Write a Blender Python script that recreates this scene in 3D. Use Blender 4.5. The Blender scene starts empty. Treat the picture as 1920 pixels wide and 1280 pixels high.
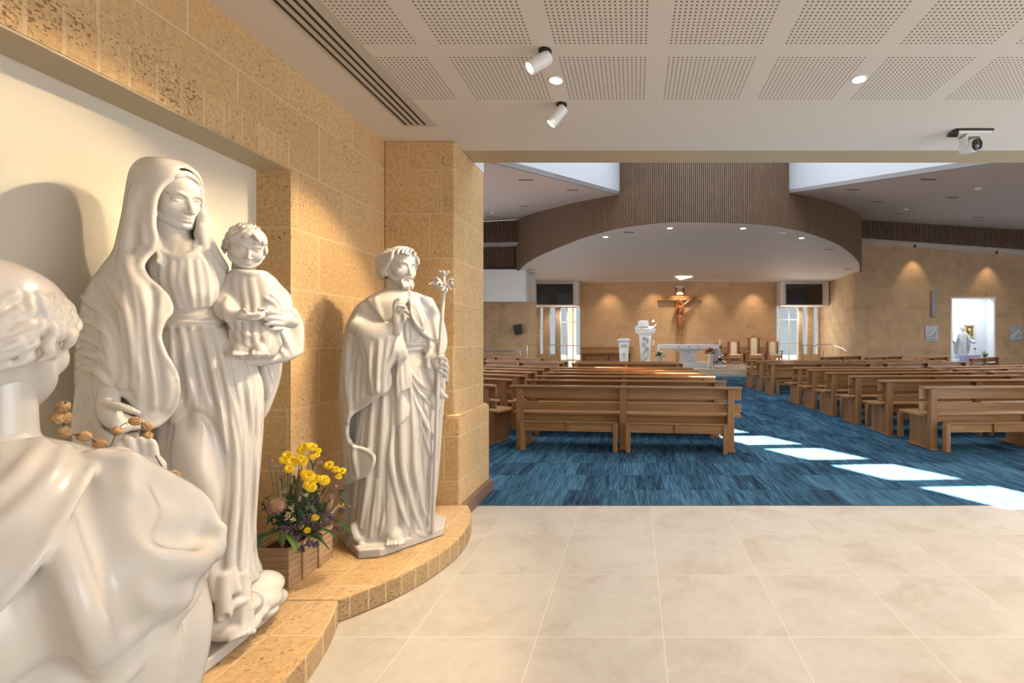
import bpy, bmesh, math, random
import numpy as np
import openvdb as vdb
from mathutils import Vector, Matrix

PI = math.pi
S = bpy.context.scene
COL = S.collection

# ---------------------------------------------------------------- camera
cam_d = bpy.data.cameras.new('camera')
cam_d.sensor_width = 36.0
cam_d.lens = 36.0 * 890.0 / 1920.0
cam_d.shift_x = (960.0 - 1190.0) / 1920.0
cam_d.shift_y = 0.0
cam_d.clip_start = 0.05
cam = bpy.data.objects.new('camera', cam_d)
cam.location = (0, 0, 1.4)
cam.rotation_euler = (PI / 2, 0, 0)
COL.objects.link(cam)
S.camera = cam

# ---------------------------------------------------------------- world, sun, exposure
S.view_settings.view_transform = 'Standard'
S.view_settings.look = 'None'
S.view_settings.gamma = 1
S.view_settings.use_curve_mapping = False
S.view_settings.exposure = 0.0
S.cycles.max_bounces = 7
S.cycles.diffuse_bounces = 4
S.cycles.glossy_bounces = 3
S.cycles.transmission_bounces = 4
S.cycles.transparent_max_bounces = 6
S.cycles.caustics_reflective = False
S.cycles.caustics_refractive = False
S.cycles.sample_clamp_indirect = 4.0
S.cycles.use_denoising = True

world = bpy.data.worlds.new('daylight')
S.world = world
world.use_nodes = True
wn = world.node_tree.nodes
wl = world.node_tree.links
wn['Background'].inputs[0].default_value = (0.80, 0.90, 1.0, 1)
wn['Background'].inputs[1].default_value = 0.62

def lamp(name, kind, loc, target, energy, color, **kw):
    d = bpy.data.lights.new(name, kind)
    d.energy = energy
    d.color = color
    for k, v in kw.items():
        setattr(d, k, v)
    o = bpy.data.objects.new(name, d)
    o.location = loc
    o.rotation_euler = (Vector(target) - Vector(loc)).to_track_quat('-Z', 'Y').to_euler()
    COL.objects.link(o)
    return o

SUN_DIR = Vector((-0.25, -0.12, -0.96))
sun = lamp("sun", "SUN", (4, 6, 14), tuple(Vector((4, 6, 14)) + SUN_DIR), 90.0, (1.0, 0.97, 0.92), angle=math.radians(0.6))

WARM = (1.0, 0.755, 0.47)
WARM2 = (1.0, 0.70, 0.40)
DAY = (0.86, 0.93, 1.0)
# daylight that comes down the roof light over the nave
lamp('nave_skylight', 'AREA', (2.0, 9.2, 7.8), (2.0, 9.2, 0), 430, DAY, shape='RECTANGLE', size=5.6, size_y=8.5)
# fill lamps added out of view along the nave side and front walls
lamp('nave_fill_left', 'AREA', (-9.8, 12.5, 1.9), (4.0, 13.0, 2.6), 560, (0.95, 0.96, 1.0), shape='RECTANGLE', size=13.0, size_y=2.4)
lamp('nave_fill_right', 'AREA', (21.3, 13.0, 1.9), (6.0, 15.0, 2.8), 560, (0.97, 0.96, 1.0), shape='RECTANGLE', size=14.0, size_y=2.4)
lamp('nave_fill_front', 'AREA', (14.0, 4.5, 1.9), (12.0, 20.0, 3.4), 520, (1.0, 0.96, 0.93), shape='RECTANGLE', size=12.0, size_y=2.4)
# added fill for assumed entrance glazing, behind and right of the viewer
lamp('entrance_fill_right', 'AREA', (6.85, 1.0, 1.6), (0, 1.4, 3.3), 165, (0.93, 0.95, 1.0), shape='RECTANGLE', size=4.5, size_y=2.4)
lamp('entrance_fill_back', 'AREA', (2.4, -2.9, 1.6), (1.2, 3.0, 3.3), 36, (1.0, 0.93, 0.84), shape='RECTANGLE', size=6.0, size_y=2.4)

# ---------------------------------------------------------------- helpers
def tag(o, label=None, cat=None, group=None, kind=None):
    if label: o['label'] = label
    if cat: o['category'] = cat
    if group: o['group'] = group
    if kind: o['kind'] = kind
    return o

def empty(name, loc=(0, 0, 0), rz=0.0, label=None, cat=None, group=None):
    o = bpy.data.objects.new(name, None)
    o.empty_display_size = 0.1
    o.location = loc
    o.rotation_euler = (0, 0, rz)
    COL.objects.link(o)
    return tag(o, label, cat, group)

def copy_tree(o, parent=None):
    c = o.copy()
    COL.objects.link(c)
    if parent: c.parent = parent
    for ch in list(o.children):
        copy_tree(ch, c)
    return c

class MB:
    """collects boxes, bars and tubes and links them as one mesh"""
    def __init__(self):
        self.v = []; self.f = []; self.mi = []; self.m = 0
    def add(self, vs, fs):
        n = len(self.v)
        self.v += [tuple(p) for p in vs]
        self.f += [tuple(i + n for i in f) for f in fs]
        self.mi += [self.m] * len(fs)
        return self
    def box(self, c, s, rz=0.0, M=None):
        vs = []
        ca, sa = math.cos(rz), math.sin(rz)
        for dx in (-.5, .5):
            for dy in (-.5, .5):
                for dz in (-.5, .5):
                    x, y, z = dx * s[0], dy * s[1], dz * s[2]
                    p = Vector((x * ca - y * sa, x * sa + y * ca, z))
                    if M: p = M @ p
                    vs.append((p.x + c[0], p.y + c[1], p.z + c[2]))
        return self.add(vs, [(0, 1, 3, 2), (4, 6, 7, 5), (0, 4, 5, 1), (2, 3, 7, 6), (0, 2, 6, 4), (1, 5, 7, 3)])
    def bb(self, a, b):
        return self.box([(a[i] + b[i]) / 2 for i in range(3)], [abs(b[i] - a[i]) for i in range(3)])
    def prism(self, pts, z0, z1):
        n = len(pts)
        ar = sum(pts[i][0] * pts[(i + 1) % n][1] - pts[(i + 1) % n][0] * pts[i][1] for i in range(n))
        if ar < 0: pts = pts[::-1]
        vs = [(p[0], p[1], z0) for p in pts] + [(p[0], p[1], z1) for p in pts]
        fs = [tuple(range(n - 1, -1, -1)), tuple(range(n, 2 * n))]
        fs += [(i, (i + 1) % n, n + (i + 1) % n, n + i) for i in range(n)]
        return self.add(vs, fs)
    def frustum(self, c, z0, z1, s0, s1):
        vs = [(c[0] + x * s0[0] / 2, c[1] + y * s0[1] / 2, z0) for x, y in ((-1, -1), (1, -1), (1, 1), (-1, 1))]
        vs += [(c[0] + x * s1[0] / 2, c[1] + y * s1[1] / 2, z1) for x, y in ((-1, -1), (1, -1), (1, 1), (-1, 1))]
        return self.add(vs, [(3, 2, 1, 0), (4, 5, 6, 7)] + [(i, (i + 1) % 4, 4 + (i + 1) % 4, 4 + i) for i in range(4)])
    def tube(self, pts, r, n=8, cap=True):
        pts = [Vector(p) for p in pts]
        rr = r if isinstance(r, (list, tuple)) else [r] * len(pts)
        rings = []
        up = Vector((0, 0, 1))
        t0 = (pts[1] - pts[0]).normalized()
        a = t0.orthogonal().normalized()
        for i, p in enumerate(pts):
            t = (pts[min(i + 1, len(pts) - 1)] - pts[max(i - 1, 0)]).normalized()
            a = (a - t * a.dot(t))
            if a.length < 1e-6: a = t.orthogonal()
            a.normalize()
            b = t.cross(a)
            rings.append([p + (a * math.cos(2 * PI * k / n) + b * math.sin(2 * PI * k / n)) * rr[i] for k in range(n)])
        vs = [q for R_ in rings for q in R_]
        fs = []
        for i in range(len(pts) - 1):
            for k in range(n):
                fs.append((i * n + k, i * n + (k + 1) % n, (i + 1) * n + (k + 1) % n, (i + 1) * n + k))
        if cap:
            fs.append(tuple(range(n - 1, -1, -1)))
            fs.append(tuple((len(pts) - 1) * n + k for k in range(n)))
        return self.add(vs, fs)
    def lathe(self, prof, c=(0, 0, 0), n=24, M=None):
        vs = []; fs = []
        for r, z in prof:
            for k in range(n):
                p = Vector((r * math.cos(2 * PI * k / n), r * math.sin(2 * PI * k / n), z))
                if M: p = M @ p
                vs.append((p.x + c[0], p.y + c[1], p.z + c[2]))
        for i in range(len(prof) - 1):
            for k in range(n):
                fs.append((i * n + k, i * n + (k + 1) % n, (i + 1) * n + (k + 1) % n, (i + 1) * n + k))
        fs.append(tuple(range(n - 1, -1, -1)))
        fs.append(tuple((len(prof) - 1) * n + k for k in range(n)))
        return self.add(vs, fs)
    def ball(self, c, r, n=10, m=7, M=None):
        rs = (r, r, r) if not isinstance(r, (list, tuple)) else r
        vs = []; fs = []
        for i in range(m + 1):
            th = PI * i / m
            for k in range(n):
                p = Vector((rs[0] * math.sin(th) * math.cos(2 * PI * k / n), rs[1] * math.sin(th) * math.sin(2 * PI * k / n), rs[2] * math.cos(th)))
                if M: p = M @ p
                vs.append((p.x + c[0], p.y + c[1], p.z + c[2]))
        for i in range(m):
            for k in range(n):
                fs.append((i * n + k, (i + 1) * n + k, (i + 1) * n + (k + 1) % n, i * n + (k + 1) % n))
        return self.add(vs, fs)
    def build(self, name, mats, parent=None, smooth=False, bevel=0.0, loc=None, rz=0.0, bseg=2):
        me = bpy.data.meshes.new(name)
        me.from_pydata(self.v, [], self.f)
        if not isinstance(mats, (list, tuple)): mats = [mats]
        for m in mats: me.materials.append(m)
        if len(mats) > 1:
            me.polygons.foreach_set('material_index', self.mi)
        if smooth:
            me.polygons.foreach_set('use_smooth', [True] * len(me.polygons))
        me.update()
        bm = bmesh.new(); bm.from_mesh(me)
        bmesh.ops.recalc_face_normals(bm, faces=bm.faces)
        bm.to_mesh(me); bm.free()
        o = bpy.data.objects.new(name, me)
        COL.objects.link(o)
        if parent: o.parent = parent
        if loc: o.location = loc
        if rz: o.rotation_euler = (0, 0, rz)
        if bevel > 0:
            b = o.modifiers.new('bevel', 'BEVEL'); b.width = bevel; b.segments = bseg; b.limit_method = 'ANGLE'
        if smooth == 'angle' or smooth == 2:
            pass
        return o

def struct(name, mb, mat, **kw):
    o = mb.build(name, mat, **kw)
    o['kind'] = 'structure'
    return o

# ---------------------------------------------------------------- materials
def new_mat(name):
    m = bpy.data.materials.new(name)
    m.use_nodes = True
    nt = m.node_tree
    return m, nt, nt.nodes['Principled BSDF']

def simple(name, col, rough=0.5, metal=0.0, emit=None, estr=0.0, coat=0.0, spec=None):
    m, nt, b = new_mat(name)
    b.inputs['Base Color'].default_value = (*col, 1)
    b.inputs['Roughness'].default_value = rough
    b.inputs['Metallic'].default_value = metal
    if coat: b.inputs['Coat Weight'].default_value = coat; b.inputs['Coat Roughness'].default_value = 0.1
    if spec is not None: b.inputs['Specular IOR Level'].default_value = spec
    if emit:
        b.inputs['Emission Color'].default_value = (*emit, 1)
        b.inputs['Emission Strength'].default_value = estr
    # a faint procedural variation so that no surface is perfectly uniform
    n = nt.nodes.new('ShaderNodeTexNoise'); n.inputs['Scale'].default_value = 9.0
    tc = nt.nodes.new('ShaderNodeTexCoord')
    nt.links.new(tc.outputs['Object'], n.inputs['Vector'])
    mr = nt.nodes.new('ShaderNodeMapRange')
    mr.inputs[3].default_value = max(0.0, rough - 0.05); mr.inputs[4].default_value = min(1.0, rough + 0.05)
    nt.links.new(n.outputs['Fac'], mr.inputs[0]); nt.links.new(mr.outputs[0], b.inputs['Roughness'])
    return m

class NG:
    """tiny node graph helper"""
    def __init__(s, nt): s.nt = nt
    def n(s, t, **kw):
        x = s.nt.nodes.new(t)
        for k, v in kw.items(): setattr(x, k, v)
        return x
    def put(s, sock, v):
        if hasattr(v, 'is_linked') or isinstance(v, bpy.types.NodeSocket): s.nt.links.new(v, sock)
        else: sock.default_value = v
    def math(s, op, a, b=0.0, c=0.0):
        x = s.n('ShaderNodeMath', operation=op)
        s.put(x.inputs[0], a); s.put(x.inputs[1], b); s.put(x.inputs[2], c)
        return x.outputs[0]
    def comb(s, x, y, z=0.0):
        c = s.n('ShaderNodeCombineXYZ')
        s.put(c.inputs[0], x); s.put(c.inputs[1], y); s.put(c.inputs[2], z)
        return c.outputs[0]
    def pos(s):
        g = s.n('ShaderNodeNewGeometry'); q = s.n('ShaderNodeSeparateXYZ')
        s.nt.links.new(g.outputs['Position'], q.inputs[0])
        return g.outputs['Position'], q.outputs[0], q.outputs[1], q.outputs[2]
    def obj(s):
        g = s.n('ShaderNodeTexCoord'); q = s.n('ShaderNodeSeparateXYZ')
        s.nt.links.new(g.outputs['Object'], q.inputs[0])
        return g.outputs['Object'], q.outputs[0], q.outputs[1], q.outputs[2]
    def noise(s, vec, scale, detail=3.0, rough=0.5, dist=0.0):
        x = s.n('ShaderNodeTexNoise')
        s.put(x.inputs['Vector'], vec); x.inputs['Scale'].default_value = scale
        x.inputs['Detail'].default_value = detail; x.inputs['Roughness'].default_value = rough
        x.inputs['Distortion'].default_value = dist
        return x.outputs['Fac']
    def ramp(s, f, stops):
        x = s.n('ShaderNodeValToRGB')
        e = x.color_ramp.elements
        while len(e) < len(stops): e.new(0.5)
        for i, (p, c) in enumerate(stops):
            e[i].position = p
            e[i].color = (*c, 1) if len(c) == 3 else c
        s.put(x.inputs[0], f)
        return x.outputs[0]
    def mix(s, f, a, b, mode='MIX'):
        x = s.n('ShaderNodeMix', data_type='RGBA', blend_type=mode)
        s.put(x.inputs[0], f)
        s.put(x.inputs[6], a if not isinstance(a, tuple) else (*a, 1))
        s.put(x.inputs[7], b if not isinstance(b, tuple) else (*b, 1))
        return x.outputs[2]
    def mapr(s, f, a, b, c, d):
        x = s.n('ShaderNodeMapRange')
        s.put(x.inputs[0], f)
        for i, v in enumerate((a, b, c, d)): x.inputs[i + 1].default_value = v
        return x.outputs[0]
    def bump(s, h, strength, dist, normal=None):
        x = s.n('ShaderNodeBump'); x.inputs['Strength'].default_value = strength; x.inputs['Distance'].default_value = dist
        s.put(x.inputs['Height'], h)
        if normal: s.put(x.inputs['Normal'], normal)
        return x.outputs[0]

def stone_mat(name, rowh=0.353, bw=0.62, zoff=0.0, xoff=0.0, base=((0.80, 0.535, 0.27), (0.71, 0.45, 0.21)), coarse=1.0, vertical=False, mortar=(0.76, 0.56, 0.31), pit=1.0, swap=False):
    m, nt, b = new_mat(name); g = NG(nt)
    P, x, y, z = g.pos()
    h = g.math('ADD', g.math('ADD', x, y), xoff)
    zz = g.math('ADD', z, zoff)
    br = g.n('ShaderNodeTexBrick')
    if swap: v2 = g.comb(g.math('ADD', y, xoff), g.math('ADD', x, zoff))
    else: v2 = g.comb(h, zz)
    wob = g.noise(P, 2.2, 2.0)
    add = g.n('ShaderNodeVectorMath', operation='ADD'); g.put(add.inputs[0], v2)
    w2 = g.comb(g.mapr(wob, 0, 1, -0.006, 0.006), g.mapr(g.noise(P, 3.1, 2.0), 0, 1, -0.006, 0.006))
    g.put(add.inputs[1], w2)
    nt.links.new(add.outputs[0], br.inputs['Vector'])
    br.offset = 0.43; br.offset_frequency = 2; br.squash = 0.72; br.squash_frequency = 3
    br.inputs['Color1'].default_value = (0, 0, 0, 1); br.inputs['Color2'].default_value = (1, 1, 1, 1)
    br.inputs['Mortar'].default_value = (0.5, 0.5, 0.5, 1)
    br.inputs['Scale'].default_value = 1.0
    br.inputs['Mortar Size'].default_value = 0.009; br.inputs['Mortar Smooth'].default_value = 0.35
    br.inputs['Brick Width'].default_value = bw; br.inputs['Row Height'].default_value = rowh
    tone = g.mix(br.outputs['Color'], base[0], base[1])
    big = g.noise(P, 1.7, 4.0, 0.6)
    tone = g.mix(g.mapr(big, 0.3, 0.7, 0.0, 0.55), tone, (0.80, 0.58, 0.32))
    fine = g.noise(P, 42.0 * coarse, 4.0, 0.7)
    tone = g.mix(g.mapr(fine, 0.40, 0.72, 0.0, 0.55), tone, (0.40, 0.25, 0.11))
    # pits: clustered, elongated along the bedding
    ps = g.comb(g.math('MULTIPLY', g.math('ADD', x, y), 1.0), g.math('MULTIPLY', z, 1.7), g.math('MULTIPLY', g.math('SUBTRACT', x, y), 1.0))
    pits = g.noise(ps, 48.0 * coarse, 3.0, 0.62)
    cl = g.noise(P, 3.4, 3.0, 0.6)
    thr = g.math('ADD', pits, g.mapr(cl, 0.35, 0.75, -0.055, 0.075 * pit))
    pf = g.mapr(thr, 0.615, 0.70, 0.0, 1.0)
    tone = g.mix(g.math('MULTIPLY', pf, 0.72), tone, (0.17, 0.09, 0.035))
    tone = g.mix(br.outputs['Fac'], tone, mortar)
    nt.links.new(tone, b.inputs['Base Color'])
    b.inputs['Roughness'].default_value = 0.88
    b.inputs['Specular IOR Level'].default_value = 0.25
    hgt = g.math('SUBTRACT', g.math('MULTIPLY', fine, 0.6), g.math('MULTIPLY', pf, 0.9))
    hgt = g.math('SUBTRACT', hgt, g.math('MULTIPLY', br.outputs['Fac'], 0.35))
    nt.links.new(g.bump(hgt, 0.65, 0.010), b.inputs['Normal'])
    return m

MAT = {}
# rows meet the ceiling-side courses at z = 2.77 and every 0.353 below
MAT['stone'] = stone_mat('limestone_blocks', zoff=-2.77 + 0.353 * 20, xoff=10.15)
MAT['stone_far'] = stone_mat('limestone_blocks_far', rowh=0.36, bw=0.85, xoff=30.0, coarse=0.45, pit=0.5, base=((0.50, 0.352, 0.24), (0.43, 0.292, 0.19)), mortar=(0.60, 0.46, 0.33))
MAT['stone_top'] = stone_mat('limestone_paving', rowh=0.30, bw=0.42, xoff=20.0, zoff=10.0, coarse=0.9, pit=0.4, swap=True)
MAT['stone_edge'] = stone_mat('limestone_kerb', rowh=0.6, bw=0.17, xoff=10.0, zoff=0.2, coarse=1.3, pit=2.0, base=((0.60, 0.42, 0.22), (0.48, 0.31, 0.15)))

def paint(name, col, rough=0.6):
    return simple(name, col, rough)
MAT['white'] = paint('white_paint', (0.80, 0.79, 0.76), 0.6)
MAT['cream'] = paint('cream_plaster', (0.78, 0.72, 0.60), 0.6)
MAT['ceil_tan'] = paint('tan_soffit_paint', (0.62, 0.50, 0.32), 0.45)
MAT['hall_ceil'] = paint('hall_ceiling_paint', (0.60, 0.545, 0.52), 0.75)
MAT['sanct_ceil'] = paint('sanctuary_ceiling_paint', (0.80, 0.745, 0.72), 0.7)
MAT['white_cool'] = paint('light_well_paint', (0.62, 0.665, 0.72), 0.6)
MAT['bright_white'] = paint('bright_white_paint', (0.88, 0.89, 0.91), 0.5)
MAT['black'] = simple('black_plastic', (0.012, 0.012, 0.013), 0.35)
MAT['dark'] = simple('dark_backing', (0.030, 0.022, 0.018), 0.8)
MAT['white_gloss'] = simple('white_enamel', (0.85, 0.85, 0.83), 0.3)
MAT['steel'] = simple('polished_steel', (0.65, 0.66, 0.68), 0.18, 1.0)
MAT['screen'] = simple('screen_glass', (0.006, 0.008, 0.011), 0.08, coat=0.5)
MAT['lampface'] = simple('lit_lamp_face', (1, 1, 1), 0.4, emit=(1.0, 0.90, 0.74), estr=9.0)
MAT['lampwarm'] = simple('lit_warm_face', (1, 1, 1), 0.4, emit=(1.0, 0.80, 0.55), estr=4.0)
MAT['gold'] = simple('gilded_metal', (0.80, 0.55, 0.20), 0.25, 1.0)

def ceiling_mat():
    m, nt, b = new_mat('perforated_ceiling'); g = NG(nt)
    P, x, y, z = g.pos()
    def cell(c, start, pitch, panel, n):
        # c -> position inside the panel in holes; returns (inside mask, hole mask)
        t = g.math('MODULO', g.math('ADD', g.math('SUBTRACT', c, start), pitch * 60), pitch)
        inside = g.math('LESS_THAN', t, panel)
        f = g.math('FRACT', g.math('MULTIPLY', t, n / panel))
        hole = g.math('LESS_THAN', g.math('ABSOLUTE', g.math('SUBTRACT', f, 0.5)), 0.19)
        return g.math('MULTIPLY', inside, hole)
    mx = cell(x, -0.4365, 0.619, 0.509, 20)
    my = cell(y, 2.665, 0.585, 0.480, 20)
    h = g.math('MULTIPLY', mx, my)
    lim = g.math('MULTIPLY', g.math('GREATER_THAN', x, -1.50), g.math('LESS_THAN', y, 3.2))
    h = g.math('MULTIPLY', h, lim)
    col = g.mix(h, (0.92, 0.84, 0.74), (0.20, 0.13, 0.09))
    nt.links.new(col, b.inputs['Base Color'])
    b.inputs['Roughness'].default_value = 0.75
    b.inputs['Specular IOR Level'].default_value = 0.2
    nt.links.new(g.bump(h, 0.5, -0.004), b.inputs['Normal'])
    return m
MAT['ceiling'] = ceiling_mat()

def tile_mat():
    m, nt, b = new_mat('limestone_tiles'); g = NG(nt)
    P, x, y, z = g.pos()
    def line(c, off):
        t = g.math('FRACT', g.math('MULTIPLY', g.math('ADD', c, off), 1 / 0.6))
        d = g.math('MULTIPLY', g.math('MINIMUM', t, g.math('SUBTRACT', 1.0, t)), 0.6)
        return g.mapr(d, 0.0012, 0.0028, 1.0, 0.0)
    gr = g.math('MAXIMUM', line(x, 60 - 0.1365), line(y, 60 - 4.05 + 0.6))
    ix = g.math('FLOOR', g.math('MULTIPLY', g.math('ADD', x, 60 - 0.1365), 1 / 0.6))
    iy = g.math('FLOOR', g.math('MULTIPLY', g.math('ADD', y, 60 - 4.05 + 0.6), 1 / 0.6))
    wn_ = g.n('ShaderNodeTexWhiteNoise'); g.put(wn_.inputs['Vector'], g.comb(ix, iy))
    vec = g.n('ShaderNodeVectorMath', operation='MULTIPLY_ADD')
    g.put(vec.inputs[0], wn_.outputs['Color']); vec.inputs[1].default_value = (9, 9, 9); g.put(vec.inputs[2], P)
    q = vec.outputs[0]
    n1 = g.noise(q, 2.6, 5.0, 0.62, 0.6)
    n2 = g.noise(q, 16.0, 4.0, 0.6)
    c = g.ramp(n1, [(0.30, (0.52, 0.445, 0.365)), (0.50, (0.62, 0.56, 0.485)), (0.70, (0.68, 0.62, 0.54))])
    c = g.mix(g.mapr(n2, 0.45, 0.75, 0.0, 0.35), c, (0.76, 0.70, 0.61))
    c = g.mix(g.mapr(wn_.outputs['Value'], 0, 1, 0.0, 0.16), c, (0.52, 0.45, 0.37))
    c = g.mix(g.math('MULTIPLY', gr, 0.8), c, (0.84, 0.78, 0.66))
    nt.links.new(c, b.inputs['Base Color'])
    nt.links.new(g.mapr(n2, 0, 1, 0.27, 0.42), b.inputs['Roughness'])
    b.inputs['Specular IOR Level'].default_value = 0.4
    nt.links.new(g.bump(g.math('ADD', gr, g.math('MULTIPLY', n1, 0.3)), 0.15, 0.002), b.inputs['Normal'])
    return m
MAT['tile'] = tile_mat()

def carpet_mat():
    m, nt, b = new_mat('blue_carpet_planks'); g = NG(nt)
    P, x, y, z = g.pos()
    br = g.n('ShaderNodeTexBrick')
    g.put(br.inputs['Vector'], g.comb(g.math('ADD', x, 50.0), g.math('ADD', y, 46.02)))
    br.offset = 0.5; br.squash = 1.0
    br.inputs['Scale'].default_value = 1.0
    br.inputs['Brick Width'].default_value = 0.25; br.inputs['Row Height'].default_value = 0.5
    br.inputs['Mortar Size'].default_value = 0.0
    br.inputs['Color1'].default_value = (0, 0, 0, 1); br.inputs['Color2'].default_value = (1, 1, 1, 1)
    st = g.noise(g.comb(g.math('MULTIPLY', x, 135.0), g.math('MULTIPLY', y, 3.6), g.math('MULTIPLY', br.outputs['Color'], 7.0)), 1.0, 3.0, 0.6)
    st2 = g.noise(g.comb(g.math('MULTIPLY', x, 16.0), g.math('MULTIPLY', y, 1.4), g.math('MULTIPLY', br.outputs['Color'], 13.0)), 1.0, 3.0, 0.6)
    f = g.math('ADD', g.math('MULTIPLY', st, 0.85), g.math('MULTIPLY', st2, 0.45))
    f = g.math('ADD', f, g.math('MULTIPLY', g.math('SUBTRACT', br.outputs['Color'], 0.5), 0.15))
    c = g.ramp(f, [(0.47, (0.018, 0.026, 0.042)), (0.60, (0.033, 0.074, 0.122)), (0.68, (0.046, 0.120, 0.190)), (0.82, (0.095, 0.21, 0.30))])
    nt.links.new(c, b.inputs['Base Color'])
    b.inputs['Roughness'].default_value = 0.95
    b.inputs['Specular IOR Level'].default_value = 0.02
    b.inputs['Sheen Weight'].default_value = 0.0
    nt.links.new(g.bump(st, 0.5, 0.004), b.inputs['Normal'])
    return m
MAT['carpet'] = carpet_mat()

def wood_mat(name, c0, c1, axis='x', rough=0.38, scale=1.0, rnd=True, coat=0.0):
    m, nt, b = new_mat(name); g = NG(nt)
    P, x, y, z = g.obj()
    oi = g.n('ShaderNodeObjectInfo')
    k = {'x': (1.2, 22, 22), 'y': (22, 1.2, 22), 'z': (22, 22, 1.2)}[axis]
    mp = g.comb(g.math('MULTIPLY', x, k[0] * scale), g.math('MULTIPLY', y, k[1] * scale), g.math('MULTIPLY', z, k[2] * scale))
    ad = g.n('ShaderNodeVectorMath', operation='ADD'); g.put(ad.inputs[0], mp)
    r = g.math('MULTIPLY', oi.outputs['Random'], 37.0)
    g.put(ad.inputs[1], g.comb(r, r, r))
    n = g.noise(ad.outputs[0], 1.0, 5.0, 0.6, 1.2)
    n2 = g.noise(ad.outputs[0], 0.35, 2.0, 0.5)
    c = g.mix(g.mapr(n, 0.3, 0.7, 0, 1), c0, c1)
    if rnd:
        c = g.mix(g.mapr(n2, 0.35, 0.7, 0, 0.5), c, tuple(v * 0.55 for v in c0))
        c = g.mix(g.mapr(oi.outputs['Random'], 0, 1, 0, 0.25), c, tuple(min(1, v * 1.35) for v in c1))
    nt.links.new(c, b.inputs['Base Color'])
    nt.links.new(g.mapr(n, 0, 1, rough - 0.06, rough + 0.1), b.inputs['Roughness'])
    if coat: b.inputs['Coat Weight'].default_value = coat; b.inputs['Coat Roughness'].default_value = 0.15
    nt.links.new(g.bump(n, 0.15, 0.002), b.inputs['Normal'])
    return m
MAT['pew'] = wood_mat('pew_timber_long', (0.25, 0.115, 0.042), (0.50, 0.27, 0.115), 'x', 0.32)
MAT['pew_z'] = wood_mat('pew_timber_upright', (0.27, 0.125, 0.045), (0.46, 0.24, 0.10), 'z', 0.34)
MAT['slat'] = wood_mat('ceiling_slat_timber', (0.17, 0.103, 0.062), (0.25, 0.16, 0.102), 'z', 0.6, rnd=False)
MAT['crate'] = wood_mat('pale_crate_timber', (0.50, 0.31, 0.16), (0.66, 0.44, 0.26), 'x', 0.6)
MAT['skirt'] = wood_mat('brown_skirting_timber', (0.20, 0.115, 0.075), (0.27, 0.165, 0.11), 'y', 0.45)
MAT['cross'] = wood_mat('cross_timber', (0.42, 0.20, 0.075), (0.58, 0.31, 0.13), 'x', 0.45)
MAT['carved'] = wood_mat('carved_figure_timber', (0.40, 0.13, 0.035), (0.55, 0.21, 0.06), 'z', 0.3, coat=0.4)
MAT['chairwood'] = wood_mat('chair_timber', (0.32, 0.14, 0.06), (0.46, 0.22, 0.10), 'z', 0.4)

def marble_mat(name, c0, c1, rough=0.22, sss=0.0, vein=0.35):
    m, nt, b = new_mat(name); g = NG(nt)
    P, x, y, z = g.obj()
    n = g.noise(P, 3.5, 6.0 if vein else 3.0, 0.62 if vein else 0.4, 1.6 if vein else 0.3)
    n2 = g.noise(P, 26.0, 3.0, 0.5)
    c = g.mix(g.mapr(n, 0.30 if not vein else 0.42, 0.75 if not vein else 0.62, 0, 1), c0, c1)
    v = g.mapr(g.math('ABSOLUTE', g.math('SUBTRACT', n, 0.5)), 0.0, 0.02, vein, 0.0)
    c = g.mix(v, c, tuple(q * 0.80 for q in c1))
    nt.links.new(c, b.inputs['Base Color'])
    nt.links.new(g.mapr(n2, 0.3, 0.7, rough - 0.02, rough + 0.03), b.inputs['Roughness'])
    b.inputs['Coat Weight'].default_value = 0.25; b.inputs['Coat Roughness'].default_value = 0.12
    if sss:
        b.inputs['Subsurface Weight'].default_value = sss
        b.inputs['Subsurface Radius'].default_value = (1.0, 0.75, 0.5)
        b.inputs['Subsurface Scale'].default_value = 0.012
    return m
MAT['marble'] = marble_mat('white_statue_marble', (0.78, 0.735, 0.67), (0.735, 0.68, 0.605), 0.22, 0.10, vein=0.0)
MAT['marble_far'] = marble_mat('white_altar_marble', (0.80, 0.82, 0.84), (0.68, 0.71, 0.75), 0.4)
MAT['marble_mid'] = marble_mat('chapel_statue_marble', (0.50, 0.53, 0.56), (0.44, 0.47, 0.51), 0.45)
MAT['marble_grey'] = marble_mat('grey_relief_stone', (0.42, 0.45, 0.50), (0.34, 0.37, 0.42), 0.55)
MAT['platform'] = marble_mat('polished_platform_tiles', (0.64, 0.56, 0.46), (0.58, 0.50, 0.41), 0.12)

# ================================================================ THE SETTING
# ---- narthex floor and nave floor
struct('floor', MB().bb((-2.2, -3.0, -0.1), (7.0, 4.05, 0.0)), MAT['tile'])
struct('floor_nave', MB().bb((-10.0, 4.05, -0.1), (21.5, 29.5, -0.001)), MAT['carpet'])
struct('trim_threshold', MB().bb((-1.40, 4.042, -0.01), (7.0, 4.056, 0.002)), MAT['steel'])

# ---- narthex ceiling
struct('ceiling', MB().bb((-2.25, -3.0, 3.0), (7.0, 3.98, 3.1)), MAT['ceiling'])
struct('ceiling_header', MB().bb((-2.0, 3.98, 3.0), (8.0, 4.25, 3.1)), MAT['ceil_tan'])

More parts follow.
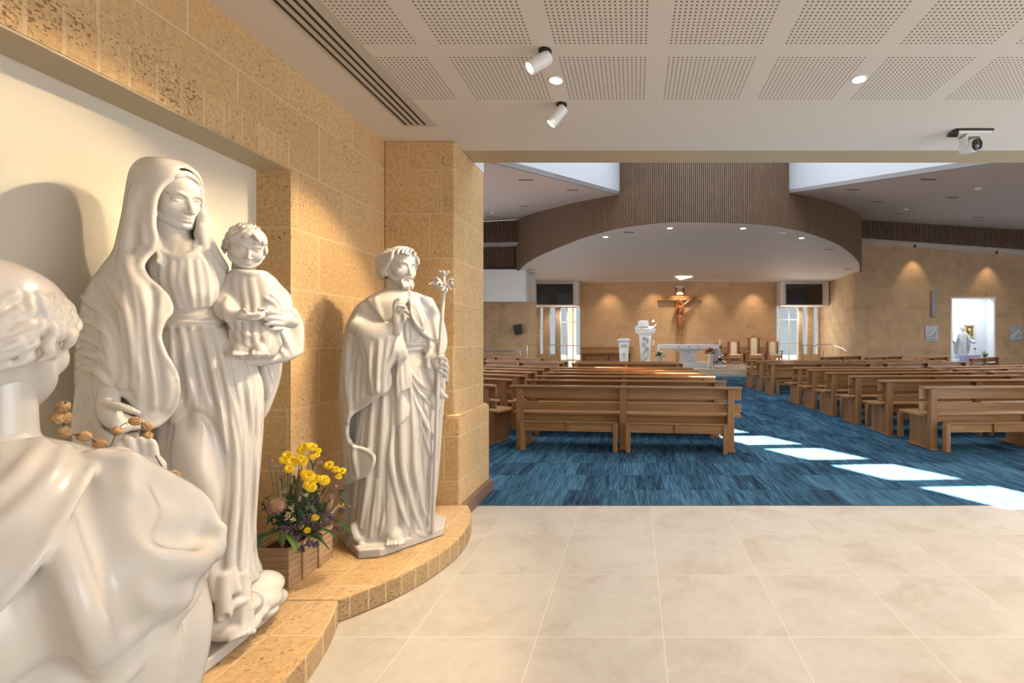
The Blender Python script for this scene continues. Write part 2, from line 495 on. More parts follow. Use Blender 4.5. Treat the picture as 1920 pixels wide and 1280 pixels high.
# ---- left wall with its long niche
w = MB()
w.bb((-2.45, 2.76, 0.0), (-2.0, 4.5, 3.0))
w.bb((-2.45, -3.0, 2.57), (-2.0, 2.76, 3.0))
w.bb((-2.45, -3.0, 0.0), (-2.0, -0.8, 2.57))
struct('wall_left', w, MAT['stone'])
MAT['stone_soldier'] = stone_mat('limestone_soldier_course', rowh=0.9, bw=0.108, xoff=12.06, zoff=-2.2 + 9, coarse=1.0, pit=1.6)
struct('trim_1', MB().bb((-2.449, -0.8, 2.405), (-2.001, 2.76, 2.57)), MAT['stone_soldier'])
w = MB().bb((-2.32, -0.8, 0.0), (-2.2, 2.76, 2.40))
struct('wall_niche_back', w, MAT['cream'])
struct('trim_2', MB().bb((-2.3, -0.8, 2.397), (-2.005, 2.76, 2.405)), MAT['ceil_tan'])

# ---- stone pier at the end of the left wall
w = MB()
w.bb((-2.0, 3.79, 0.0), (-1.44, 4.53, 3.0))
struct('wall_pier', w, MAT['stone'], bevel=0.012)
w = MB()
w.frustum((-1.70, 4.135), 0.0, 0.80, (0.63, 0.77), (0.63, 0.77))
w.frustum((-1.70, 4.135), 0.80, 0.822, (0.63, 0.77), (0.57, 0.73))
struct('wall_pier_foot', w, MAT['stone'], bevel=0.012)
struct('baseboard_pier', MB().bb((-1.39, 3.60, 0.0), (-1.335, 4.49, 0.105)), MAT['skirt'], bevel=0.003)
struct('wall_pier_upper', MB().bb((-2.0, 4.25, 3.0), (-1.44, 4.53, 8.0)), MAT['white'])

# ---- right and back walls of the narthex, window frames added for the fill lamps
w = MB()
w.bb((7.0, -3.0, 0), (7.15, -1.4, 3.0)); w.bb((7.0, 3.4, 0), (7.15, 4.25, 3.0)); w.bb((7.0, -1.4, 2.85), (7.15, 3.4, 3.0)); w.bb((7.0, -1.4, 0), (7.15, 3.4, 0.15))
struct('wall_right', w, MAT['stone'])
w = MB()
w.bb((-2.45, -3.15, 0), (-0.8, -3.0, 3.0)); w.bb((5.6, -3.15, 0), (7.0, -3.0, 3.0)); w.bb((-0.8, -3.15, 2.85), (5.6, -3.0, 3.0)); w.bb((-0.8, -3.15, 0), (5.6, -3.0, 0.15))
struct('wall_back', w, MAT['stone'])
w = MB()
for i in range(5):
    y = -1.4 + i * 1.2; w.bb((7.03, y - 0.03, 0.15), (7.11, y + 0.03, 2.85))
for z in (0.18, 2.1, 2.82): w.bb((7.03, -1.4, z - 0.03), (7.11, 3.4, z + 0.03))
struct('window_1', w, MAT['white_gloss'])
w = MB()
for i in range(6):
    x = -0.8 + i * 1.28; w.bb((x - 0.03, -3.11, 0.15), (x + 0.03, -3.03, 2.85))
for z in (0.18, 2.1, 2.82): w.bb((-0.8, -3.11, z - 0.03), (5.6, -3.03, z + 0.03))
struct('window_2', w, MAT['white_gloss'])

# ---- scalloped stone ledge along the left wall
def arc_pts(p0, p1, bulge, n=22):
    """points on the arc from p0 to p1 swelling towards +X"""
    (x0, y0), (x1, y1) = p0, p1
    c = math.hypot(x1 - x0, y1 - y0); R = (c * c / 4 + bulge * bulge) / (2 * bulge)
    mx, my = (x0 + x1) / 2, (y0 + y1) / 2
    nx, ny = (y1 - y0) / c, -(x1 - x0) / c
    cx, cy = mx + nx * (bulge - R), my + ny * (bulge - R)
    a0 = math.atan2(y0 - cy, x0 - cx); a1 = math.atan2(y1 - cy, x1 - cx)
    return [(cx + R * math.cos(a0 + (a1 - a0) * i / n), cy + R * math.sin(a0 + (a1 - a0) * i / n)) for i in range(n + 1)]

def ledge(name, curve, label=None):
    m = MB()
    pts = [(-2.2, curve[0][1])] + curve + [(-2.2 if curve[-1][1] < 2.76 else -2.0, curve[-1][1])]
    m.m = 1
    m.prism(pts, 0.0, 0.115)
    m.mi[-len(pts) - 2] = 0; m.mi[-len(pts) - 1] = 0
    return struct(name, m, [MAT['stone_top'], MAT['stone_edge']], bevel=0.009)
ledge('trim_3', arc_pts((-1.474, 2.364), (-1.318, 3.74), 0.245))
ledge('trim_4', arc_pts((-1.47, 1.10), (-1.474, 2.362), 0.145))
ledge('trim_5', arc_pts((-1.47, -0.75), (-1.47, 1.098), 0.36))

# ---- nave shell
ZC = 4.82      # flat sanctuary ceiling
CURVE = [(-5.82, 23.4), (-4.81, 20.9), (-3.91, 19.1), (-2.81, 17.3), (-1.82, 15.8), (-1.02, 14.85), (-0.31, 14.2), (0.66, 13.68),
         (1.44, 13.53), (3.23, 13.71), (4.17, 14.06), (5.28, 14.78), (6.83, 16.3), (8.02, 17.86), (9.15, 19.57), (10.1, 21.24), (11.1, 23.4)]
def catmull(P, n=8):
    P = [np.array(p, float) for p in P]
    Q = [2 * P[0] - P[1]] + P + [2 * P[-1] - P[-2]]
    out = []
    for i in range(1, len(Q) - 2):
        for k in range(n):
            t = k / n
            out.append(0.5 * ((2 * Q[i]) + (Q[i + 1] - Q[i - 1]) * t + (2 * Q[i - 1] - 5 * Q[i] + 4 * Q[i + 1] - Q[i + 2]) * t * t + (3 * Q[i] - Q[i - 1] - 3 * Q[i + 1] + Q[i + 2]) * t ** 3))
    out.append(Q[-2])
    return out
def resample(P, step):
    P = [np.array(p, float) for p in P]
    d = [0.0]
    for a, b in zip(P, P[1:]): d.append(d[-1] + float(np.linalg.norm(b - a)))
    s = np.arange(0, d[-1], step)
    A = np.array(P)
    return [tuple(np.interp(q, d, A[:, k]) for k in range(A.shape[1])) for q in s]
SM = catmull(CURVE, 10)
def z_left(x, y): return 2.984 + 0.055 * x + 0.2 * y
def z_right(x, y): return 3.2 - 0.063 * x + 0.207 * y
ROOF = 8.0
def top_z(x, y):
    if x < -0.44: return z_left(x, y)
    if x > 4.63: return z_right(x, y)
    return ROOF
m = MB()
R_ = resample(SM, 0.056)
for i in range(len(R_) - 1):
    (x0, y0), (x1, y1) = R_[i], R_[i + 1]
    a = math.atan2(y1 - y0, x1 - x0)
    nx, ny = math.sin(a), -math.cos(a)
    zt = top_z(x0, y0) + 0.03
    m.m = 0
    m.box((x0 + nx * 0.03, y0 + ny * 0.03, (ZC - 0.02 + zt) / 2), (0.031, 0.045, zt - ZC + 0.02), a)
    m.m = 1
    if i % 6 == 0:
        (x2, y2) = R_[min(i + 6, len(R_) - 1)]
        a2 = math.atan2(y2 - y0, x2 - x0); L = math.hypot(x2 - x0, y2 - y0)
        zt2 = max(zt, top_z(x2, y2) + 0.03)
        m.box(((x0 + x2) / 2, (y0 + y2) / 2, (ZC + zt2) / 2 - .004), (L + 0.03, 0.046, zt2 - ZC + .008), a2)
struct('wall_slatted_bulkhead', m, [MAT['slat'], MAT['dark']])

# flat sanctuary ceiling inside the curve
def slab(poly, zf, th=0.1):
    mb = MB(); n = len(poly)
    ar = sum(poly[i][0] * poly[(i + 1) % n][1] - poly[(i + 1) % n][0] * poly[i][1] for i in range(n))
    if ar < 0: poly = poly[::-1]
    vs = [(p[0], p[1], zf(*p)) for p in poly] + [(p[0], p[1], zf(*p) + th) for p in poly]
    fs = [tuple(range(n - 1, -1, -1)), tuple(range(n, 2 * n))] + [(i, (i + 1) % n, n + (i + 1) % n, n + i) for i in range(n)]
    return mb.add(vs, fs)
crv = [tuple(p) for p in SM]
struct('ceiling_sanctuary', slab(crv + [(11.45, 29.2), (-6.1, 29.2)], lambda x, y: ZC, 0.08), MAT['sanct_ceil'])
lc = [p for p in crv if p[0] <= -0.44 and p[1] <= 22.5]
struct('ceiling_hall_left', slab([(-3.73, 4.25), (-0.44, 14.3)] + lc[::-1] + [(-5.1, 22.5), (-10.0, 22.5), (-10.0, 4.25)], z_left), MAT['hall_ceil'])
rc = [p for p in crv if p[0] >= 4.63 and p[1] <= 22.5]
struct('ceiling_hall_right', slab([(7.36, 4.25), (4.63, 14.3)] + rc + [(10.55, 22.5), (21.5, 22.5), (21.5, 4.25)], z_right), MAT['hall_ceil'])
# white walls of the light well
def well_wall(p, q, zf):
    mb = MB()
    d = Vector((q[0] - p[0], q[1] - p[1])).normalized(); nx, ny = -d.y * 0.06, d.x * 0.06
    vs = []
    for (x, y) in (p, q, (q[0] + nx, q[1] + ny), (p[0] + nx, p[1] + ny)):
        vs += [(x, y, zf(x, y)), (x, y, ROOF)]
    mb.add(vs, [(0, 2, 3, 1), (2, 4, 5, 3), (4, 6, 7, 5), (6, 0, 1, 7), (1, 3, 5, 7), (0, 6, 4, 2)])
    return mb
struct('wall_light_well_left', well_wall((-3.73, 4.25), (-0.44, 14.3), z_left), MAT['white_cool'])
struct('wall_light_well_right', well_wall((4.63, 14.3), (7.36, 4.25), z_right), MAT['white_cool'])
struct('wall_over_header', MB().bb((-3.9, 4.17, 3.1), (7.6, 4.25, ROOF)), MAT['white'])
struct('wall_front_left', MB().bb((-10.0, 4.3, 0), (-2.0, 4.5, 4.5)), MAT['stone_far'])
struct('wall_front_right', MB().bb((7.0, 4.25, 0), (21.5, 4.4, 4.6)), MAT['stone_far'])
struct('wall_side_left', MB().bb((-10.2, 4.3, 0), (-10.0, 29.2, 8.0)), MAT['stone_far'])
struct('wall_side_right', MB().bb((21.5, 4.3, 0), (21.7, 29.2, 8.0)), MAT['stone_far'])
# unseen roof over the well, openings shaped to cast the sun patches
sx, sy = -SUN_DIR.x / -SUN_DIR.z * ROOF, -SUN_DIR.y / -SUN_DIR.z * ROOF
E1 = Vector((0.74, 0.04)); E2 = Vector((0.36, -0.568)); ST = Vector((0.52, -0.82))
P4 = Vector((2.23, 5.38))
rf = MB()
zr0, zr1 = ROOF, ROOF + 0.05
k0, k1 = -3, 5
pane0 = P4 + Vector((sx, sy)) + ST * (k0 - 4)
for k in range(k0, k1 + 1):
    p = P4 + Vector((sx, sy)) + ST * (k - 4)
    a = p + E2; q = p + ST
    rf.prism([(a.x, a.y), (a.x + E1.x, a.y + E1.y), (q.x + E1.x, q.y + E1.y), (q.x, q.y)], zr0, zr1)
pe = P4 + Vector((sx, sy)) + ST * (k1 - 3)
ps = pane0
ext = ST * 8
rf.prism([(ps.x - ext.x, ps.y - ext.y), (pe.x + ext.x, pe.y + ext.y), (-10, pe.y + ext.y), (-10, ps.y - ext.y)], zr0, zr1)
rf.prism([(ps.x + E1.x - ext.x, ps.y + E1.y - ext.y), (pe.x + E1.x + ext.x, pe.y + E1.y + ext.y), (12, pe.y + ext.y), (12, ps.y - ext.y)], zr0, zr1)
rf.prism([(ps.x - ext.x, ps.y - ext.y), (ps.x, ps.y), (ps.x + E1.x, ps.y + E1.y), (ps.x + E1.x - ext.x, ps.y + E1.y - ext.y)], zr0, zr1)
rf.prism([(pe.x + ext.x, pe.y + ext.y), (pe.x, pe.y), (pe.x + E1.x, pe.y + E1.y), (pe.x + E1.x + ext.x, pe.y + E1.y + ext.y)], zr0, zr1)
struct('ceiling_sun_openings', rf, MAT['white_cool'])
# outer roof so that daylight only enters by its windows
struct('ceiling_outer_roof', MB().bb((-10.2, 15.0, 8.06), (21.7, 29.3, 8.15)), MAT['white'])
struct('ceiling_outer_roof_right', MB().bb((7.5, 4.2, 8.06), (21.7, 15.0, 8.15)), MAT['white'])
struct('ceiling_outer_roof_left', MB().bb((-10.2, 4.2, 8.06), (-3.9, 15.0, 8.15)), MAT['white'])

# ---- slatted friezes left and right, with their soffits
def frieze(name, x0, x1, y, zb0, zb1, zt0, zt1, pitch=0.085):
    mb = MB()
    n = int((x1 - x0) / pitch)
    for i in range(n):
        t = i / n; x = x0 + (x1 - x0) * t
        zb = zb0 + (zb1 - zb0) * t; zt = zt0 + (zt1 - zt0) * t
        mb.m = 0
        mb.box((x, y - 0.03, (zb + zt) / 2), (0.046, 0.05, zt - zb))
    mb.m = 1
    mb.add([(x0, y, zb0), (x1, y, zb1), (x1, y, zt1), (x0, y, zt0), (x0, y + .04, zb0), (x1, y + .04, zb1), (x1, y + .04, zt1), (x0, y + .04, zt0)],
           [(0, 1, 2, 3), (5, 4, 7, 6), (0, 3, 7, 4), (1, 5, 6, 2), (0, 4, 5, 1), (3, 2, 6, 7)])
    return struct(name, mb, [MAT['slat'], MAT['dark']])
frieze('wall_frieze_right', 10.30, 21.4, 22.55, 6.29, 5.50, 7.22, 6.52)
frieze('wall_frieze_left', -9.95, -5.05, 22.55, 5.98, 6.08, 6.93, 7.20)
frieze('wall_frieze_left_lower', -9.95, -5.85, 23.35, 4.86, 4.86, 6.06, 6.08)
m = MB()
m.add([(10.3, 22.5, 6.29), (21.4, 22.5, 5.50), (21.4, 23.6, 5.50), (10.3, 23.6, 6.29), (10.3, 22.5, 6.33), (21.4, 22.5, 5.54), (21.4, 23.6, 5.54), (10.3, 23.6, 6.33)],
      [(0, 1, 2, 3), (4, 5, 6, 7), (0, 1, 5, 4), (1, 2, 6, 5), (2, 3, 7, 6), (3, 0, 4, 7)])
struct('ceiling_soffit_right', m, MAT['bright_white'])
m = MB()
m.add([(-10, 22.5, 5.98), (-5.0, 22.5, 6.08), (-5.0, 23.4, 6.08), (-10, 23.4, 5.98), (-10, 22.5, 6.02), (-5.0, 22.5, 6.12), (-5.0, 23.4, 6.12), (-10, 23.4, 6.02)],
      [(0, 1, 2, 3), (4, 5, 6, 7), (0, 1, 5, 4), (1, 2, 6, 5), (2, 3, 7, 6), (3, 0, 4, 7)])
struct('ceiling_soffit_left', m, MAT['bright_white'])
# white projecting box on the left
m = MB().bb((-10, 22.9, 3.36), (-5.26, 23.6, 4.88))
struct('wall_white_bulkhead', m, MAT['bright_white'])
struct('trim_6', MB().bb((-10, 22.86, 3.32), (-5.24, 22.92, 3.46)).bb((-5.38, 22.86, 3.46), (-5.24, 22.92, 4.88)), MAT['white_gloss'])

# ---- stone walls of the nave
m = MB()
m.bb((10.9, 23.5, 0), (15.66, 23.8, 6.35)); m.bb((17.80, 23.5, 0), (21.5, 23.8, 6.35)); m.bb((15.66, 23.5, 3.54), (17.80, 23.8, 6.35))
struct('wall_nave_right', m, MAT['stone_far'])
struct('door_1', MB().bb((15.62, 23.46, 0), (15.70, 23.82, 3.58)).bb((17.76, 23.46, 0), (17.84, 23.82, 3.58)).bb((15.63, 23.465, 3.52), (17.83, 23.815, 3.59)), MAT['white_gloss'])
struct('wall_nave_left', MB().bb((-10, 23.6, 0), (-4.95, 23.9, 3.41)), MAT['stone_far'])
# curved stone wall right of the sanctuary
m = MB()
cw = [(10.90, 23.45), (10.98, 24.4), (11.08, 25.6), (11.12, 26.6), (11.10, 27.6), (11.05, 28.2)]
m.prism(cw + [(11.5, 28.2), (11.5, 23.45)], 0, ZC)
struct('wall_apse_right', m, MAT['stone_far'])
m = MB()
ap = [(-4.96, 23.9), (-5.5, 25.0), (-5.72, 26.4), (-5.8, 28.2), (-6.1, 28.2), (-6.1, 23.9)]
m.prism(ap, 0, 3.42)
struct('wall_apse_left', m, MAT['stone_far'])
struct('wall_apse_left_upper', MB().prism([(-4.94, 23.62), (-5.45, 25.0), (-5.69, 26.4), (-5.78, 28.2), (-6.1, 28.2), (-6.1, 23.62)], 3.42, ZC - .01), MAT['white'])
# back wall of the sanctuary
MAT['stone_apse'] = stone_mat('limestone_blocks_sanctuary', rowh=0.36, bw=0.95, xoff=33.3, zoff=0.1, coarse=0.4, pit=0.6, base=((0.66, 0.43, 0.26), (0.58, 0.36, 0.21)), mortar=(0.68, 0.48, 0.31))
struct('wall_sanctuary_back', MB().bb((-3.19, 27.7, 0), (8.28, 27.95, ZC)), MAT['stone_apse'])
# band where ceiling meets back wall, coloured paler for the wall washers' light
MAT['cove'] = simple('cove_lit_paint', (0.86, 0.80, 0.72), 0.7)
struct('trim_7', MB().bb((-5.7, 26.4, ZC - 0.02), (11.0, 28.3, ZC)), MAT['cove'])
# screen panels over the side recesses
for nm, xa, xb in (('wall_screen_panel_left', -5.67, -3.19), ('wall_screen_panel_right', 8.28, 11.05)):
    struct(nm, MB().bb((xa, 27.0, 3.44), (xb, 28.4, ZC - 0.02)), MAT['white'])
# glazed recesses: stone piers with slit windows, and a white glazed door
def glass_mat():
    mm, nt, b = new_mat('clear_glass')
    b.inputs['Transmission Weight'].default_value = 1.0
    b.inputs['Roughness'].default_value = 0.02
    b.inputs['IOR'].default_value = 1.15
    b.inputs['Base Color'].default_value = (0.93, 0.97, 0.97, 1)
    return mm
MAT['glass'] = glass_mat()
wi = 1
def slit(n, xa, xb, y, z0, z1, zm):
    f = MB()
    t = 0.045
    f.bb((xa, y - .03, z0), (xa + t, y + .05, z1)).bb((xb - t, y - .03, z0), (xb, y + .05, z1))
    for z in (z0, zm, z1 - t): f.bb((xa, y - .026, z), (xb, y + .046, z + t))
    o = struct('window_%d' % n, f, MAT['white_gloss'])
    g = MB().bb((xa + t, y, z0), (xb - t, y + 0.012, z1)).build('pane', MAT['glass'], o)
    return o
def glazed(n, xs, y, zs, skip=()):
    f = MB(); t = 0.06
    for x in xs: f.bb((x - t / 2, y - .04, zs[0]), (x + t / 2, y + .04, zs[-1]))
    for z in zs: f.bb((xs[0], y - .036, z - t / 2), (xs[-1], y + .036, z + t / 2))
    o = struct('door_%d' % n, f, MAT['white_gloss'])
    MB().bb((xs[0], y - 0.006, zs[0]), (xs[-1], y + 0.006, zs[-1])).build('pane', MAT['glass'], o)
    h = MB().tube([(xs[1] - 0.15, y - 0.09, 1.2), (xs[1] - 0.15, y - 0.09, 1.75)], 0.018).tube([(xs[1] - 0.15, y - 0.09, 1.25), (xs[1] - 0.15, y, 1.25)], 0.012).tube([(xs[1] - 0.15, y - 0.09, 1.7), (xs[1] - 0.15, y, 1.7)], 0.012)
    h.build('door_handle', MAT['steel'], o, smooth=True)
    return o
YB = 28.2
# left recess
m = MB(); PZ = 0.28
for a, b in ((-5.85, -5.64), (-5.42, -5.06), (-4.70, -4.40)):
    m.bb((a, YB, PZ), (b, YB + 0.3, 3.44))
struct('wall_recess_left', m, MAT['stone_far'])
slit(3, -5.64, -5.42, YB + .1, 0.62, 3.44, 2.15)
slit(4, -5.06, -4.70, YB + .1, 0.62, 3.44, 2.15)
struct('wall_recess_left_sills', MB().bb((-5.64, YB, PZ), (-5.42, YB + .3, 0.62)).bb((-5.06, YB, PZ), (-4.70, YB + .3, 0.62)), MAT['stone_far'])
glazed(2, [-4.40, -4.02, -3.66, -3.19], YB, [0.30, 1.15, 2.55, 3.42])
# right recess
m = MB()
for a, b in ((9.72, 9.98), (10.28, 10.62), (10.92, 11.15)):
    m.bb((a, YB, PZ), (b, YB + 0.3, 3.44))
struct('wall_recess_right', m, MAT['stone_far'])
slit(5, 9.98, 10.28, YB + .1, 0.62, 3.44, 2.15)
slit(6, 10.62, 10.92, YB + .1, 0.62, 3.44, 2.15)
struct('wall_recess_right_sills', MB().bb((9.98, YB, PZ), (10.28, YB + .3, 0.62)).bb((10.62, YB, PZ), (10.92, YB + .3, 0.62)), MAT['stone_far'])
glazed(3, [8.28, 8.62, 9.16, 9.72], YB, [0.30, 1.28, 2.70, 3.42])
# pale stair wall seen through the right glazing, garden wall through the left
MAT['garden'] = simple('pale_green_render', (0.50, 0.56, 0.45), 0.8)
struct('wall_outside_right', MB().bb((8.3, 30.2, 0), (9.0, 30.3, 3.6)), MAT['garden'])
struct('wall_outside_left', MB().bb((-4.3, 30.2, 0), (-3.75, 30.3, 3.6)), MAT['white'])
struct('floor_outside', MB().bb((-14, 28.55, -0.1), (26, 40, 0.25)), MAT['platform'])

# ---- sanctuary platform, two low steps
def platform(y0, xa, xb, z0, z1, name):
    pts = [(xa, 28.5), (xa, y0 + 1.2)] + [(xa + 1.6 * (1 - math.cos(t)), y0 + 1.2 - 1.2 * math.sin(t)) for t in [PI / 2 * k / 6 for k in range(1, 7)]]
    pts += [(xb - 1.6 * (1 - math.cos(t)), y0 + 1.2 - 1.2 * math.sin(t)) for t in [PI / 2 * k / 6 for k in range(6, -1, -1)]] + [(xb, 28.5)]
    return struct(name, MB().prism(pts, z0, z1), MAT['platform'], bevel=0.01)
platform(18.9, -3.6, 9.0, 0.0, 0.14, 'floor_platform_step')
platform(19.25, -5.75, 10.95, 0.0, 0.28, 'floor_platform')

# ---- chapel behind the doorway in the right wall
m = MB().bb((14.6, 26.2, 0), (19.4, 26.35, 4.2)).bb((14.5, 23.8, 0), (14.6, 26.35, 4.2)).bb((19.4, 23.8, 0), (19.5, 26.35, 4.2)).bb((14.5, 23.8, 4.1), (19.5, 26.35, 4.2))
struct('wall_chapel', m, MAT['white_cool'])
lamp('chapel_fill', 'AREA', (16.9, 24.9, 4.05), (16.9, 24.9, 0), 230, (0.90, 0.96, 1.0), shape='RECTANGLE', size=3.6, size_y=1.6)  # added area lamp under the closed ceiling, brightens the chapel

# ================================================================ CARVING TOOLS (signed distance fields -> one closed mesh)
F32 = np.float32
class Vol:
    def __init__(s, lo, hi, h):
        s.lo = np.array(lo, F32); s.h = h
        s.n = np.ceil((np.array(hi) - np.array(lo)) / h).astype(int) + 1
        s.f = np.full(tuple(s.n), 0.5, F32)
        s.ax = [s.lo[i] + np.arange(s.n[i], dtype=F32) * F32(h) for i in range(3)]
    def sub(s, lo, hi):
        a = np.clip(np.floor((np.array(lo) - s.lo) / s.h).astype(int), 0, s.n)
        b = np.clip(np.ceil((np.array(hi) - s.lo) / s.h).astype(int) + 1, 0, s.n)
        if np.any(b <= a): return None, None
        sl = tuple(slice(int(a[i]), int(b[i])) for i in range(3))
        g = (s.ax[0][sl[0]][:, None, None], s.ax[1][sl[1]][None, :, None], s.ax[2][sl[2]][None, None, :])
        return sl, g
    def _apply(s, sl, d, k, op):
        f = s.f[sl]
        if op == 'sub':   # carve d out of f
            if k > 0:
                hh = np.clip(0.5 - 0.5 * (f + d) / k, 0, 1)
                s.f[sl] = f + (-d - f) * hh + k * hh * (1 - hh)
            else: s.f[sl] = np.maximum(f, -d)
        else:
            if k > 0:
                hh = np.clip(0.5 + 0.5 * (f - d) / k, 0, 1)
                s.f[sl] = f + (d - f) * hh - k * hh * (1 - hh)
            else: s.f[sl] = np.minimum(f, d)
    def tube(s, pts, r, k=0.01, op='add', sm=6, sq=None):
        """swept round bar through pts (optionally (u,v,z,r) points); sq squashes it along one axis (vector)"""
        P = [np.array(p[:3], float) for p in pts]
        if len(pts[0]) > 3: rr = [p[3] for p in pts]
        elif isinstance(r, (list, tuple)): rr = list(r)
        else: rr = [r] * len(pts)
        if sm > 1 and len(P) > 2:
            Q = [np.append(p, q) for p, q in zip(P, rr)]
            Q = catmull(Q, sm); P = [q[:3] for q in Q]; rr = [max(1e-4, float(q[3])) for q in Q]
        lo = np.min([p - q for p, q in zip(P, rr)], axis=0) - k - s.h * 2
        hi = np.max([p + q for p, q in zip(P, rr)], axis=0) + k + s.h * 2
        sl, g = s.sub(lo, hi)
        if sl is None: return s
        D = None
        for i in range(len(P) - 1):
            a, b = P[i], P[i + 1]; ba = b - a; L = float(ba @ ba) + 1e-12
            x, y, z = g[0] - F32(a[0]), g[1] - F32(a[1]), g[2] - F32(a[2])
            t = np.clip((x * F32(ba[0]) + y * F32(ba[1]) + z * F32(ba[2])) / F32(L), 0, 1)
            dx, dy, dz = x - t * F32(ba[0]), y - t * F32(ba[1]), z - t * F32(ba[2])
            if sq is not None:
                w = dx * F32(sq[0]) + dy * F32(sq[1]) + dz * F32(sq[2])
                q2 = dx * dx + dy * dy + dz * dz + w * w * F32(sq[3])
                d = (np.sqrt(q2) - (rr[i] + (rr[i + 1] - rr[i]) * t))
            else:
                d = np.sqrt(dx * dx + dy * dy + dz * dz) - (F32(rr[i]) + F32(rr[i + 1] - rr[i]) * t)
            D = d if D is None else np.minimum(D, d)
        s._apply(sl, D.astype(F32), k, op)
        return s
    def ell(s, c, r, k=0.02, op='add', rot=None):
        R = max(r)
        sl, g = s.sub(np.array(c) - R - k - s.h * 2, np.array(c) + R + k + s.h * 2)
        if sl is None: return s
        x, y, z = g[0] - F32(c[0]), g[1] - F32(c[1]), g[2] - F32(c[2])
        if rot is not None:
            M = np.array(Matrix.Rotation(rot[0], 3, rot[1]).transposed(), float)
            x, y, z = (M[0][0] * x + M[0][1] * y + M[0][2] * z, M[1][0] * x + M[1][1] * y + M[1][2] * z, M[2][0] * x + M[2][1] * y + M[2][2] * z)
        k0 = np.sqrt((x / r[0]) ** 2 + (y / r[1]) ** 2 + (z / r[2]) ** 2)
        k1 = np.sqrt((x / r[0] ** 2) ** 2 + (y / r[1] ** 2) ** 2 + (z / r[2] ** 2) ** 2) + 1e-6
        s._apply(sl, (k0 * (k0 - 1) / k1).astype(F32), k, op)
        return s
    def loft(s, lev, k=0.02, folds=(), op='add', sup=2.0, cap=0.02, ph=0.0):
        """stack of ellipses: lev = [(z, cu, cv, a, b, fold)], folds = [(n, amount, phase, twist)]"""
        lev = sorted(lev); A = np.array(lev, float)
        z0, z1 = A[0, 0], A[-1, 0]
        mx = A[:, 3:5].max() * 1.2 + k
        lo = (A[:, 1].min() - mx, A[:, 2].min() - mx, z0 - k - .01); hi = (A[:, 1].max() + mx, A[:, 2].max() + mx, z1 + k + .01)
        sl, g = s.sub(lo, hi)
        if sl is None: return s
        zs = g[2].ravel()
        fine = np.array(catmull([tuple(r) for r in A], 8))
        col = [np.interp(zs, fine[:, 0], fine[:, j]).astype(F32)[None, None, :] for j in range(1, A.shape[1])]
        cu, cv, a, b = col[:4]
        x = g[0] - cu; y = g[1] - cv
        th = np.arctan2(y / b, x / a)
        fo = 0
        if folds and len(col) > 4:
            tw = th + 0.16 * np.sin(2 * th + 1.3 + 2.0 * g[2]) + 0.10 * np.sin(3 * th + 4.1 - 3.0 * g[2])
            for (n, am, p_, tws) in folds:
                w = np.sqrt(np.sin(0.5 * n * tw + p_ + tws * g[2]) ** 2 + 0.012)
                fo = fo + am * (w - 0.6)
            fo = fo * col[4]
        e = 2.0 if sup == 2.0 else sup
        if e == 2.0: rho = np.sqrt((x / a) ** 2 + (y / b) ** 2)
        else: rho = (np.abs(x / a) ** e + np.abs(y / b) ** e) ** (1 / e)
        rad = np.sqrt(x * x + y * y) / np.maximum(rho, 1e-3)
        d = (rho - 1) * rad - fo
        d = d * 0.9
        dz = np.maximum(z0 - g[2], g[2] - z1)
        if cap > 0:
            q = np.clip(0.5 - 0.5 * (dz - d) / cap, 0, 1)
            d = dz + (d - dz) * q + cap * q * (1 - q)
        else: d = np.maximum(d, dz)
        s._apply(sl, d.astype(F32), k, op)
        return s
    def box(s, c, r, k=0.0, op='add', rz=0.0, rd=0.004, M=None):
        R = float(np.linalg.norm(r)) + rd
        sl, g = s.sub(np.array(c) - R - k, np.array(c) + R + k)
        if sl is None: return s
        x, y, z = g[0] - c[0], g[1] - c[1], g[2] - c[2]
        if M is None: M = Matrix.Rotation(rz, 3, 'Z')
        M = np.array(M.transposed())
        X = M[0][0] * x + M[0][1] * y + M[0][2] * z; Y = M[1][0] * x + M[1][1] * y + M[1][2] * z; Z = M[2][0] * x + M[2][1] * y + M[2][2] * z
        qx, qy, qz = np.abs(X) - (r[0] - rd), np.abs(Y) - (r[1] - rd), np.abs(Z) - (r[2] - rd)
        d = np.sqrt(np.maximum(qx, 0) ** 2 + np.maximum(qy, 0) ** 2 + np.maximum(qz, 0) ** 2) + np.minimum(np.maximum(qx, np.maximum(qy, qz)), 0) - rd
        s._apply(sl, d.astype(F32), k, op)
        return s
    def prism(s, pts, z0, z1, k=0.0, op='add', rd=0.004):
        """convex outline in plan, z0..z1"""
        P = np.array(pts, float)
        if sum(P[i][0] * P[(i + 1) % len(P)][1] - P[(i + 1) % len(P)][0] * P[i][1] for i in range(len(P))) < 0: P = P[::-1]
        sl, g = s.sub((P[:, 0].min() - .02, P[:, 1].min() - .02, z0 - .02), (P[:, 0].max() + .02, P[:, 1].max() + .02, z1 + .02))
        d = np.maximum(z0 - g[2], g[2] - z1)
        for i in range(len(P)):
            a, b = P[i], P[(i + 1) % len(P)]
            n = np.array([b[1] - a[1], -(b[0] - a[0])]); n /= np.linalg.norm(n)
            e = (g[0] - a[0]) * n[0] + (g[1] - a[1]) * n[1]
            q = np.clip(0.5 - 0.5 * (e - d) / rd, 0, 1)
            d = e + (d - e) * q + rd * q * (1 - q)
        s._apply(sl, d.astype(F32), k, op)
        return s
    def warp(s, lo, hi, fn, edge=0.02):
        """add a displacement fn(x,y,z) inside a box, faded at its sides"""
        sl, g = s.sub(lo, hi)
        if sl is None: return s
        w = 1.0
        for i in range(3):
            t = np.minimum(g[i] - lo[i], hi[i] - g[i]) / edge
            w = w * np.clip(t, 0, 1)
        s.f[sl] += (w * fn(*g)).astype(F32)
        return s
